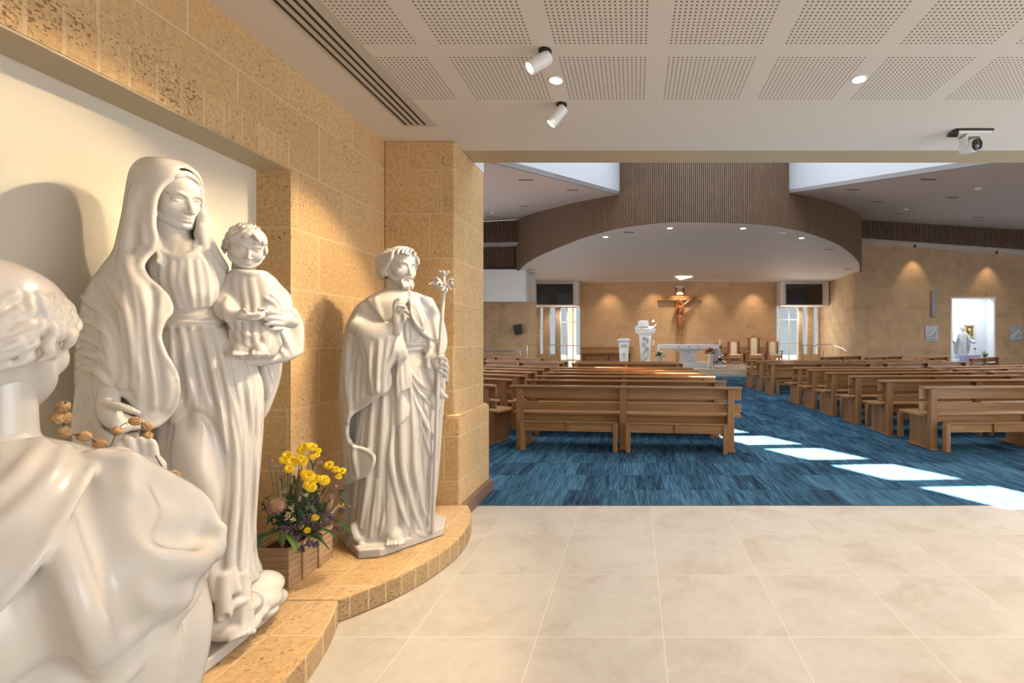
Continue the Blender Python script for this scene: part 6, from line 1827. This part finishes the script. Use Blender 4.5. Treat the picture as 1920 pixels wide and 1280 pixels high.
# lectern with letters
le = empty('lectern', (-.50, 22.0, PF), 0, 'pale grey stone lectern carved with letters, microphone on top', 'lectern')
MB().frustum((0, 0), 0, 1.16, (.36, .34), (.48, .42)).build('body', MAT['marble_far'], le, bevel=.008)
m = MB().bb((-.31, -.26, 1.16), (.31, .26, 1.22)); m.bb((-.22, -.2, 1.22), (.22, .2, 1.27)); m.build('desk', MAT['marble_far'], le, bevel=.008)
MB().tube([(-.28, 0, 1.22), (-.28, 0, 1.34), (-.20, -.02, 1.44), (-.08, -.05, 1.52)], .008, 6).build('microphone', MAT['black'], le)
def text(s, loc, size, mat, parent, name, depth=.006, rx=PI / 2, rz=0):
    cu = bpy.data.curves.new(name, 'FONT'); cu.body = s; cu.size = size; cu.extrude = depth; cu.align_x = 'CENTER'
    cu.materials.append(mat)
    o = bpy.data.objects.new(name, cu); COL.objects.link(o); o.parent = parent
    me = bpy.data.meshes.new_from_object(o); bpy.data.objects.remove(o)
    o = bpy.data.objects.new(name, me); COL.objects.link(o); o.parent = parent
    o.location = loc; o.rotation_euler = (rx, 0, rz)
    return o
MAT['inc'] = simple('incised_grey', (0.34, 0.37, 0.42), 0.8)
text('IHS', (0, -.222, .86), .20, MAT['inc'], le, 'lettering')
MB().bb((-.012, -.205, .35), (.012, -.19, .62)).bb((-.08, -.21, .52), (.08, -.195, .545)).build('carved_cross', MAT['inc'], le)
# pedestal with the boat and books
pd = empty('carved_pedestal', (.52, 23.6, PF), 0, 'tall carved white stone pedestal with a boat and stacked books on top', 'pedestal')
MB().frustum((0, 0), 0, 1.42, (.44, .44), (.60, .54)).build('shaft', MAT['marble_far'], pd, bevel=.01)
m = MB(); rnd = random.Random(2)
for k in range(26):
    z = rnd.uniform(.1, 1.3); x = rnd.uniform(-.17, .17)
    m.tube([(x, -.235 - z * .035, z), (x + rnd.uniform(-.08, .08), -.24 - z * .035, z + .06), (x + rnd.uniform(-.1, .1), -.235 - z * .035, z + .13)], .012, 5)
m.build('relief', MAT['inc'], pd, smooth=True)
m = MB().frustum((0, 0), 1.42, 1.56, (.60, .54), (.94, .60)); m.bb((-.49, -.31, 1.56), (.49, .31, 1.66)); m.build('capital', MAT['marble_far'], pd, bevel=.01)
m = MB()
for k in range(9): m.ball((-.44 + k * .11, -.31, 1.70), (.055, .03, .05), 8, 5)
m.build('carved_waves', MAT['marble_far'], pd, smooth=True)
v = Vol((-.62, -.30, 1.64), (.62, .30, 2.10), .012)
v.tube([(-.50, 0, 1.84, .03), (-.36, 0, 1.78, .11), (0, 0, 1.76, .15), (.30, 0, 1.79, .11), (.48, 0, 1.90, .05), (.56, 0, 1.99, .02)], 0, .04)
v.tube([(-.34, 0, 1.93, .06), (0, 0, 1.93, .10), (.30, 0, 1.95, .06)], 0, .02, 'sub')
v.build('boat', MAT['marble_far'], pd)
for k, (w, h, dx) in enumerate(((.56, .085, -.10), (.50, .075, -.08), (.54, .075, -.11), (.44, .06, -.07))):
    z = 1.86 + [0, .088, .166, .244][k]
    MB().bb((dx - w / 2, -.18, z), (dx + w / 2, .18, z + h)).build('stone_book', MAT['marble_far'], pd, bevel=.006)
lamp_o = empty('sanctuary_lamp', (.92, 23.5, PF + 1.92), 0, 'small lit flame lamp on the boat of the carved pedestal', 'lamp')
MB().lathe([(.035, 0), (.045, .02), (.02, .05), (.03, .12), (.035, .16)], (0, 0, 0), 12).build('holder', MAT['gold'], lamp_o)
MB().ball((0, 0, .21), (.045, .045, .06), 10, 8).build('flame', simple('flame_glow', (1, .8, .4), .5, emit=(1, .72, .32), estr=14), lamp_o, smooth=True)
# candles
for (x, y, lab) in ((.85, 21.5, 'white candle on a thin stand left of the altar'), (3.80, 21.2, 'white candle on a gilded stand right of the altar')):
    c = empty('candle_stand', (x, y, PF), 0, lab, 'candle')
    MB().lathe([(.14, 0), (.14, .02), (.03, .05), (.014, .10), (.014, .45), (.03, .48), (.014, .52), (.014, .88), (.05, .92), (.06, .94)], (0, 0, 0), 14).build('stand', MAT['gold'], c, smooth=True)
    MB().lathe([(.036, .94), (.036, 1.20), (.01, 1.21)], (0, 0, 0), 14).build('candle', simple('candle_wax', (.85, .84, .78), .5), c)
# flower arrangements around the altar
MAT['orange'] = simple('orange_petals', (0.62, 0.17, 0.03), 0.6)
MAT['whitep'] = simple('white_petals', (0.80, 0.78, 0.72), 0.6)
MAT['lilac'] = simple('lilac_cloth', (0.40, 0.37, 0.55), 0.8)
def bouquet(loc, r, h0, vase, label, vmat, seed, flowers='orange'):
    o = empty('flower_vase', loc, 0, label, 'flowers'); rnd = random.Random(seed)
    MB().lathe(vase, (0, 0, 0), 16).build('vase', vmat, o, smooth=True)
    lf = MB(); 
    for k in range(70):
        a = rnd.uniform(0, 2 * PI); e = rnd.uniform(-.2, 1.2); L = r * rnd.uniform(.7, 1.15)
        d = Vector((math.cos(a) * math.cos(e), math.sin(a) * math.cos(e), math.sin(e) * .9))
        p0 = Vector((0, 0, h0)) + d * L * .3; p1 = Vector((0, 0, h0)) + d * L; sd = d.cross(Vector((0, 0, 1))).normalized() * r * .10
        md = (p0 + p1) / 2 + Vector((0, 0, .02))
        lf.add([tuple(p0), tuple(md + sd), tuple(p1), tuple(md - sd), tuple(md + Vector((0, 0, -.01)))], [(0, 1, 2, 3), (0, 3, 4), (4, 1, 0), (2, 1, 4), (2, 4, 3)])
    lf.build('foliage', MAT['leaf'], o)
    for k in range(14):
        a = rnd.uniform(0, 2 * PI); e = rnd.uniform(-.1, 1.3); d = Vector((math.cos(a) * math.cos(e), math.sin(a) * math.cos(e), math.sin(e) * .9))
        p = Vector((0, 0, h0)) + d * r * rnd.uniform(.75, 1.05); m = MB()
        for q in range(7): m.ball((math.cos(q * .9) * r * .10, math.sin(q * .9) * r * .10, rnd.uniform(-.01, .02)), r * .085, 6, 4)
        m.ball((0, 0, .01), r * .09, 6, 4)
        m.build('bloom', MAT['orange'] if (k % 3 or flowers == 'orange') and flowers != 'white' else MAT['whitep'], o, smooth=True, loc=tuple(p))
    return o
VS = [(.10, 0), (.11, .05), (.10, .30), (.12, .42), (.11, .44)]
bouquet((1.07, 20.25, PF), .26, .50, VS, 'dark green bouquet with white flowers in a vase left of the altar', MAT['marble_grey'], 1, 'white')
bouquet((3.22, 20.35, PF), .26, .62, [(.07, 0), (.08, .1), (.08, .5), (.10, .56)], 'orange flower bouquet in a slim white vase right of the altar', MAT['white_gloss'], 2)
ps_ = tag(MB().bb((3.63, 21.85, PF), (4.03, 22.15, PF + .66)).build('flower_stand', MAT['lilac'], bevel=.01), 'lilac covered stand carrying a high orange bouquet by the altar', 'stand')
bouquet((3.83, 22.0, PF + .66), .27, .16, [(.08, 0), (.10, .05), (.10, .12)], 'highest orange bouquet, on the lilac stand by the altar', MAT['white_gloss'], 3)
bouquet((3.62, 20.0, PF), .34, .22, [(.20, 0), (.26, .05), (.26, .12)], 'low wide orange and white bouquet in a bowl on the platform floor', MAT['white_gloss'], 4, 'mixed')
# presider chairs
MAT['cream_cloth'] = simple('cream_upholstery', (0.72, 0.60, 0.40), 0.85)
MAT['darkwood'] = simple('dark_red_timber', (0.13, 0.035, 0.02), 0.4)
def armchair(x, y, bh, label):
    c = empty('armchair', (x, y, PF), 0, label, 'armchair', 'armchairs right of the altar')
    W = MAT['chairwood']
    for sx in (-.33, .33):
        MB().bb((sx - .03, -.30, 0), (sx + .03, -.24, .62)).build('leg', W, c, bevel=.006)
        MB().bb((sx - .03, .22, 0), (sx + .03, .28, .46)).build('leg', W, c, bevel=.006)
        MB().bb((sx - .055, -.34, .62), (sx + .055, .24, .66)).build('armrest', W, c, bevel=.012)
        MB().bb((sx * .82 - .03, .20, .42), (sx * .82 + .03, .27, bh - .14)).build('back_post', MAT['darkwood'], c, bevel=.006)
    MB().bb((-.33, -.29, .28), (.33, -.26, .42)).bb((-.33, -.28, .38), (.33, .26, .42)).build('seat_frame', W, c, bevel=.005)
    MB().bb((-.29, -.30, .42), (.29, .20, .49)).build('seat_cushion', MAT['cream_cloth'], c, bevel=.02)
    pts = [(-.22, .42), (.22, .42), (.22, bh - .16)] + [(.22 * math.cos(t), bh - .16 + .16 * math.sin(t)) for t in [PI * k / 10 for k in range(1, 10)]] + [(-.22, bh - .16)]
    n = len(pts)
    MB().add([(p[0], .215, p[1]) for p in pts] + [(p[0], .255, p[1]) for p in pts], [tuple(range(n)), tuple(range(2 * n - 1, n - 1, -1))] + [(i, n + i, n + (i + 1) % n, (i + 1) % n) for i in range(n)]).build('backrest', W, c)
    h2 = bh - .24; pts = [(-.145, .48), (.145, .48), (.145, h2)] + [(.145 * math.cos(t), h2 + .09 * math.sin(t)) for t in [PI * k / 8 for k in range(1, 8)]] + [(-.145, h2)]
    n = len(pts)
    MB().add([(p[0], .185, p[1]) for p in pts] + [(p[0], .22, p[1]) for p in pts], [tuple(range(n)), tuple(range(2 * n - 1, n - 1, -1))] + [(i, n + i, n + (i + 1) % n, (i + 1) % n) for i in range(n)]).build('back_cushion', MAT['cream_cloth'], c)
    if bh > 1.3: MB().bb((-.012, .205, bh - .15), (.012, .216, bh - .05)).bb((-.035, .205, bh - .10), (.035, .216, bh - .08)).build('carved_cross', MAT['darkwood'], c)
    return c
armchair(5.05, 24.0, 1.26, 'left armchair of three beside the altar, timber with cream upholstery')
armchair(6.08, 24.0, 1.46, 'tall middle armchair of three, arched back marked with a small cross')
armchair(7.03, 24.0, 1.27, 'right armchair of three, nearest the right glazed door')
# crucifix
cr = empty('crucifix', (2.62, 27.6, 0), 0, 'large timber crucifix with a carved figure on the sanctuary wall', 'crucifix')
MB().bb((-1.32, -.14, 3.77), (1.31, .04, 4.05)).build('crossbeam', MAT['cross'], cr, bevel=.01)
MB().bb((-.165, -.12, .285), (.165, .04, 3.77)).build('upright', MAT['cross'], cr, bevel=.01)
m = MB().bb((-.21, -.10, 4.10), (.21, -.02, 4.62))
m.build('title_board', simple('pale_scroll', (0.80, 0.74, 0.64), 0.7), cr, bevel=.02)
for q in (-.185, .185): MB().bb((q - .065, -.13, 4.24), (q + .065, -.05, 4.50)).build('title_mount', MAT['darkwood'], cr, bevel=.01)
MB().bb((-.09, -.13, 4.30), (.09, -.09, 4.36)).bb((-.02, -.13, 4.36), (.02, -.09, 4.52)).build('title_lettering', MAT['darkwood'], cr)
v = Vol((-.62, -.50, 1.6), (1.05, -.02, 4.15), .014)
v.ell((-.03, -.30, 3.70), (.10, .12, .15), .02)
v.ell((-.03, -.28, 3.76), (.12, .12, .10), .02); v.tube([(-.10, -.26, 3.74), (-.13, -.24, 3.55)], .05, .02)
v.ell((-.03, -.40, 3.67), (.022, .03, .035), .02)
v.tube([(.0, -.24, 3.60), (.02, -.22, 3.50)], .07, .04)
v.tube([(.02, -.22, 3.38), (.05, -.24, 3.15), (.03, -.22, 2.95), (.02, -.22, 2.78)], [.19, .17, .13, .16], .06)
v.tube([(-.14, -.22, 3.45), (.16, -.22, 3.47)], .085, .05)
v.tube([(.18, -.22, 3.48), (.42, -.20, 3.66), (.66, -.20, 3.84), (.84, -.20, 3.93), (.92, -.20, 3.96)], [.075, .062, .05, .04, .035], .03)
v.tube([(-.18, -.22, 3.44), (-.28, -.24, 3.12), (-.38, -.26, 2.82), (-.44, -.26, 2.60), (-.46, -.27, 2.46)], [.075, .062, .05, .04, .03], .03)
for k in range(4): v.tube([(-.45 + (k - 1.5) * .022, -.27, 2.50), (-.46 + (k - 1.5) * .026, -.29, 2.38)], .013, .006)
v.tube([(-.06, -.22, 2.78), (-.02, -.33, 2.40), (-.02, -.24, 2.02), (-.02, -.30, 1.86)], [.11, .085, .06, .04], .03)
v.tube([(.10, -.22, 2.78), (.10, -.34, 2.42), (.02, -.26, 2.04), (.0, -.32, 1.88)], [.11, .085, .06, .04], .03)
v.loft([(2.52, .04, -.24, .19, .17, 1), (2.66, .04, -.24, .19, .17, 1), (2.84, .03, -.22, .17, .15, .6), (2.92, .03, -.22, .15, .13, 0)], .02, folds=[(11, .03, .4, 3)])
v.tube([(.20, -.30, 2.80), (.24, -.30, 2.60), (.22, -.28, 2.45)], [.05, .06, .03], .02)
for s in (-1, 1): v.ell((.02 + s * .09, -.36, 3.36), (.08, .04, .07), .05)
v.smooth(1); v.build('carved_figure', MAT['carved'], cr)

# ================================================================ HANDRAILS
def rail(pts, posts, label, base=0.0, r=.022):
    o = empty('handrail', (0, 0, 0), 0, label, 'handrail')
    MB().tube(catmull(pts, 6), r, 8).build('rail', MAT['steel'], o, smooth=True)
    for (x, y, zt, z0) in posts:
        MB().tube([(x, y, z0), (x, y, zt)], .018, 8).build('post', MAT['steel'], o)
rail([(-7.103,21.8,0.959), (-6.152,21.9,0.957), (-5.092,22,0.955)], [(-6.6, 21.9, .95, 0), (-5.3, 22.0, .95, 0)], 'straight steel handrail in front of the left stone wall')
rail([(-5.043,22,1.103), (-5.011,22.3,1.2), (-4.867,22.8,1.246), (-4.692,23.2,1.27), (-4.64,23.2,1.139)], [(-5.0, 22.1, 1.2, 0)], 'short bent steel rail left of the slit windows')
rail([(-4.187,23,1.09), (-4.083,23,1.193), (-3.91,23.2,1.244), (-3.786,23.4,1.269), (-3.76,23.4,1.137)], [(-4.1, 23.0, 1.15, .28)], 'short bent steel rail in front of the left glazed door')
rail([(8.306,24,1.184), (8.592,24.2,1.21), (9.121,24.6,1.207), (9.474,24.8,1.149)], [(8.55, 24.1, 1.2, .28), (9.1, 24.5, 1.2, .28)], 'short level steel rail in front of the right glazed door')
rail([(9.57,25.2,1.23), (10.225,25,1.231), (10.382,24,1.103), (10.285,23,0.935), (10.093,22.4,0.796)], [(9.40, 24.3, 1.05, .28), (9.62, 24.2, 1.0, .28), (10.1, 22.5, .8, 0)], 'long curved steel handrail following the curved stone wall')

# ================================================================ ON THE NAVE WALLS
sp = empty('wall_speaker', (-5.75, 23.52, 2.02), 0, 'black loudspeaker tilted on the left stone wall', 'speaker')
o = MB().bb((-.17, -.34, -.24), (.17, -.04, .24)).build('cabinet', MAT['black'], sp, bevel=.015); o.rotation_euler = (math.radians(8), math.radians(-9), 0)
MB().bb((-.03, -.08, -.05), (.03, .08, .05)).build('bracket', MAT['black'], sp)
wt = tag(MB().bb((-.1, -.14, -.66), (.11, 0, .66)).build('wall_lamp', simple('grey_lamp_housing', (0.30, 0.29, 0.31), 0.5), bevel=.03), 'tall grey column lamp on the right stone wall', 'wall lamp')
wt.location = (14.74, 23.5, 3.28)
def plaque(x, z, seed, label):
    p = empty('relief_plaque', (x, 23.5, z), 0, label, 'wall plaque', 'stone reliefs on the right wall')
    MB().bb((-.32, -.05, -.39), (.32, 0, .39)).build('panel', MAT['marble_grey'], p, bevel=.006)
    rnd = random.Random(seed)
    v = Vol((-.32, -.16, -.38), (.32, 0, .38), .010)
    a = rnd.uniform(.3, .6)
    v.ell((.08, -.07, .16), (.07, .05, .08), .02)
    v.tube([(.08, -.06, .08), (-.04, -.07, -.04), (-.18, -.06, -.14), (-.27, -.05, -.20)], [.07, .09, .08, .04], .03)
    v.tube([(.16, -.05, .10), (.20, -.06, -.02), (.10, -.06, -.12)], [.04, .045, .03], .02)
    v.tube([(-.10, -.06, .02), (-.02, -.08, .10), (.14, -.08, .06)], [.03, .035, .03], .01)
    v.tube([(-.28, -.04, -.28), (-.05, -.06, -.24), (.2, -.05, -.27), (.28, -.04, -.22)], [.04, .05, .06, .04], .02)
    for k in range(5): v.tube([(rnd.uniform(-.25, .25), -.05, -.32), (rnd.uniform(-.2, .25), -.06, -.2)], .022, .02)
    v.build('relief', simple('carved_relief_stone', (0.52, 0.56, 0.62), 0.5), p)
plaque(14.68, 1.80, 1, 'grey stone relief plaque on the wall left of the chapel doorway')
plaque(18.86, 1.81, 5, 'grey stone relief plaque on the wall right of the chapel doorway')

# ================================================================ CHAPEL THROUGH THE DOORWAY
cs = empty('chapel_statue', (17.35, 25.2, 0), 0, 'white statue of a robed man with open arms inside the chapel doorway', 'statue')
MB().bb((-.4, -.35, 0), (.4, .35, .45)).build('pedestal', MAT['white'], cs, bevel=.02)
v = Vol((-.75, -.50, .44), (.80, .40, 2.32), .012)
v.loft([(.46, 0, 0, .32, .25, 1), (.9, 0, 0, .27, .22, 1), (1.3, 0, 0, .22, .18, .8), (1.6, 0, 0, .24, .17, .5), (1.82, 0, 0, .23, .14, .2), (1.92, 0, 0, .12, .10, 0)], .03, folds=[(13, .035, .3, .4)])
v.tube([(0, -.02, 1.88), (0, -.02, 2.0)], .065, .03)
v.ell((0, -.04, 2.11), (.095, .115, .14), .02); v.ell((0, -.10, 2.02), (.06, .06, .06), .03); v.ell((0, -.16, 2.10), (.02, .02, .035), .02)
v.ell((0, .0, 2.16), (.115, .12, .11), .02)
for s in (-1, 1):
    v.tube([(s * .20, 0, 1.80), (s * .36, -.06, 1.52), (s * .50, -.18, 1.36), (s * .56, -.22, 1.36)], [.09, .09, .08, .05], .03)
    v.tube([(s * .34, -.05, 1.50), (s * .36, -.03, 1.15), (s * .34, 0, .8)], [.07, .08, .05], .03)
    v.tube([(s * .56, -.24, 1.38), (s * .64, -.30, 1.42)], [.035, .025], .01)
    for k in range(4): v.tube([(s * .63, -.29, 1.42), (s * (.68 + .01 * k), -.33 + .02 * k, 1.45)], .012, .005)
for k in range(5): v.tube([(-.12 + .06 * k, -.17, 1.5), (-.14 + .07 * k, -.22, .9), (-.16 + .08 * k, -.25, .5)], .02, .02)
v.smooth(1); v.build('figure', MAT['marble_mid'], cs)
tb = empty('gilded_niche', (18.42, 26.2, 1.98), 0, 'small gilded niche frame on the white chapel wall', 'wall niche')
MB().bb((-.24, -.10, -.32), (-.18, 0, .32)).bb((.18, -.10, -.32), (.24, 0, .32)).bb((-.24, -.10, .27), (.24, 0, .32)).bb((-.26, -.14, -.34), (.26, 0, -.29)).build('frame', MAT['gold'], tb, bevel=.005)
MB().bb((-.18, -.03, -.29), (.18, 0, .27)).build('backing', simple('dark_gilt', (0.25, 0.20, 0.12), 0.5), tb)
MB().lathe([(.07, -.28), (.02, -.24), (.03, -.10), (.09, -.02), (.08, .10), (.03, .16)], (0, -.07, 0), 12).build('vessel', MAT['gold'], tb, smooth=True)
ct = tag(MB().frustum((17.15, 24.3), 0, .72, (.62, .5), (.78, .5)).build('draped_table', MAT['lilac'], bevel=.01), 'small table under a lilac cloth inside the chapel doorway', 'table')
rl = empty('votive_lamp', (17.42, 24.3, .72), 0, 'thin red votive lamp on the lilac draped table', 'lamp')
MB().lathe([(.05, 0), (.05, .02), (.01, .04), (.01, .25)], (0, 0, 0), 10).build('stand', MAT['steel'], rl)
MB().lathe([(.03, .25), (.04, .33), (.038, .36)], (0, 0, 0), 10).build('glass', simple('red_glass', (.45, .02, .02), .2), rl, smooth=True)
pp = empty('potted_plant', (17.98, 24.35, .0), 0, 'spiky green plant in a white pot inside the chapel doorway', 'plant')
MB().lathe([(.16, 0), (.20, .42), (.21, .50), (.18, .50)], (0, 0, 0), 16).build('pot', MAT['white_gloss'], pp, smooth=True)
random.seed(9)
for k in range(22):
    a = k * 2.4; e = .3 + .9 * ((k * 7) % 10) / 10
    b = Vector((math.cos(a) * math.cos(e) * .42, math.sin(a) * math.cos(e) * .30, .5 + math.sin(e) * .50))
    leaf(pp, (0, 0, .48), b, .025, .04, MAT['leaf3'] if k % 2 else MAT['leaf'])

# ================================================================ HALL CEILING FITTINGS
def slot_lamp(p, w, rz, label, grp, nrm=(0, 0, 1)):
    o = tag(MB().bb((-w / 2, -.035, -.012), (w / 2, .035, .0)).build('ceiling_slot', MAT['black']), label, 'ceiling fitting', grp)
    o.matrix_world = Matrix.Translation(p) @ Vector(nrm).to_track_quat('Z', 'Y').to_matrix().to_4x4() @ Matrix.Rotation(rz, 4, 'Z'); return o
DT = 'dark slot fitting in the sloping hall ceiling, '
for i, (p, w) in enumerate([((-2.372,10.349,4.923), .30), ((-1.642,12.542,5.402), .30), ((-3.752,16.133,6.004), .28), ((-6.036,19.898,6.632), .28)]):
    slot_lamp(p, w, .5, 'thin dark ceiling slot on the left sloping ceiling, ' + ['uppermost one', 'rightmost one near the white light well', 'middle one', 'lowest one near the pier'][i], 'slots in the left ceiling', (-.055, -.2, 1))
for i, (p, w) in enumerate([((5.818,12.660,5.454), .30), ((7.690,15.055,5.832), .30), ((10.393,18.610,6.398), .28), ((6.420,10.370,4.942), .30), ((8.689,12.997,5.343), .30), ((12.964,17.944,6.098), .28)]):
    slot_lamp(p, w, -.6, 'thin dark ceiling slot on the right sloping ceiling, ' + ['first of the inner row', 'second of the inner row', 'third of the inner row', 'first of the outer row', 'second of the outer row', 'third of the outer row'][i], 'slots in the right ceiling', (.063, -.207, 1))
for i, (p, w) in enumerate([((-4.915,22.547,4.820), .35), ((-2.425,17.544,4.820), .30), ((-0.184,14.848,4.820), .30), ((4.649,14.884,4.820), .25), ((7.196,17.594,4.820), .30), ((10.059,22.381,4.820), .30)]):
    slot_lamp(p, w, [.8, .3, .1, -.1, -.3, -.9][i], 'dark slot on the flat sanctuary ceiling, ' + ['far left end', 'second from the left', 'third from the left', 'third from the right', 'second from the right', 'far right end'][i], 'slots in the sanctuary ceiling')
for i, p in enumerate([(-0.951,15.530,4.820), (1.062,14.324,4.820), (3.275,14.358,4.820), (5.518,15.690,4.820)]):
    downlight((p[0], p[1], p[2] - .001), .085, 'small bright downlight under the curved slatted bulkhead, ' + ['leftmost', 'second from the left', 'second from the right', 'rightmost'][i], 'downlights under the bulkhead')
for i, p in enumerate([(-5.359,17.929,6.275), (9.461,16.543,6.028), (8.031,11.099,4.991)]):
    o = tag(MB().lathe([(.07, 0), (.07, -.03), (.03, -.05)], (0, 0, 0), 14).build('smoke_detector', MAT['white_gloss']), ['small white detector on the left sloping ceiling', 'small white detector among the slots of the right ceiling', 'small white detector high on the right sloping ceiling'][i], 'smoke detector', 'ceiling detectors')
    o.location = p
pc = empty('sanctuary_light', (2.6, 25.4, ZC - .02), 0, 'bright triangular light in the ceiling above the crucifix', 'ceiling light')
MB().prism([(-.42, -.55), (.40, -.55), (-.1, .62)], -.03, -.012).build('lamp_face', MAT['lampface'], pc)
for i, (x, y, z) in enumerate([(13.55, 22.95, 6.0), (17.5, 22.95, 5.7)]):
    o = tag(MB().lathe([(.05, 0), (.05, -.10), (.045, -.12)], (0, 0, 0), 14).build('soffit_spotlight', MAT['black']), ['black soffit spotlight over the grey column lamp', 'black soffit spotlight over the chapel doorway'][i], 'spotlight', 'soffit spotlights')
    o.location = (x, y, z + .06)

# ================================================================ THE ROOM'S LAMPS AND ADDED FILL
def spot_light(name, loc, target, energy, size_deg, color=WARM, r=0.03, blend=0.5):
    return lamp(name, 'SPOT', loc, target, energy, color, spot_size=math.radians(size_deg), spot_blend=blend, shadow_soft_size=r)
d1 = (Vector((-1.95, 1.72, 1.45)) - e1).normalized(); d2 = (Vector((-1.72, 3.00, 1.35)) - e2).normalized()
spot_light('spot_a_beam', tuple(e1 + d1 * .02), (-1.75, 1.50, 1.0), 124, 80, blend=.35)
spot_light('spot_b_beam', tuple(e2 + d2 * .02), (-1.78, 2.60, 1.0), 126, 76, blend=.4)
for x, y in ((-.483, 2.906), (1.369, 2.894), (1.369, .9), (3.3, 1.2), (3.25, 2.9), (5.0, 1.2), (2.2, -1.2)):  # first two are the lit fittings, the rest are added out of view
    spot_light('downlight_fill_beam', (x, y, 2.985), (x, y, 0), 78, 140, (1.0, .84, .64), .04, .8)
# wall washers over the sanctuary back wall
for x, e in ((-1.45, 90), (1.1, 90), (2.6, 150), (4.3, 60), (6.9, 110)):
    spot_light('apse_wash_beam', (x, 26.85, 4.78), (x, 27.75, 2.5), e * 1.3, 74, WARM, .05, .9)
spot_light('sanctuary_fill_beam', (2.5, 22.5, 4.78), (2.3, 23.0, 0), 820, 140, (1.0, .92, .84), .2, .8)  # three beams without fittings, added to brighten the sanctuary and its ceiling
spot_light('sanctuary_fill_beam', (-1.5, 20.0, 4.78), (-1.5, 21.5, 0), 640, 140, (1.0, .93, .86), .2, .8)
spot_light('sanctuary_fill_beam', (6.5, 20.5, 4.78), (6.2, 22.0, 0), 640, 140, (1.0, .93, .86), .2, .8)
for x, z in ((13.75, 5.95), (17.45, 5.65)):
    spot_light('soffit_beam', (x, 22.98, z), (x, 23.35, z - 1.9), 110, 68, WARM2, .04, .8)
# general hall fill, added beneath the sloping ceilings where no fitting hangs
for x, y, z, e in ((-4.5, 8.5, 4.2, 150), (-5.5, 15.0, 5.5, 220), (8.5, 8.5, 4.2, 170), (11.0, 14.0, 5.2, 260), (15.5, 18.0, 5.6, 260), (8.5, 19.5, 6.2, 120)):
    spot_light('hall_fill_beam', (x, y, z), (x, y + .2, 0), e * 2.6, 165, (1.0, .90, .82), .3, 1.0)
# daylight entering by the two glazed recesses
lamp('recess_daylight_right', 'AREA', (8.9, 27.6, 2.0), (11.0, 24.6, 2.3), 75, (1.0, .97, .90), shape='RECTANGLE', size=1.2, size_y=2.6)
lamp('recess_daylight_left', 'AREA', (-3.8, 27.6, 2.0), (-5.5, 25.0, 2.3), 30, (1.0, .97, .92), shape='RECTANGLE', size=1.0, size_y=2.6)
for x in (-4.4, 9.6):  # unseen recess lamps added to brighten the white door frames
    spot_light('recess_fill_beam', (x, 27.5, 3.38), (x, 28.3, 1.2), 60, 130, (1.0, .97, .94), .1, .9)
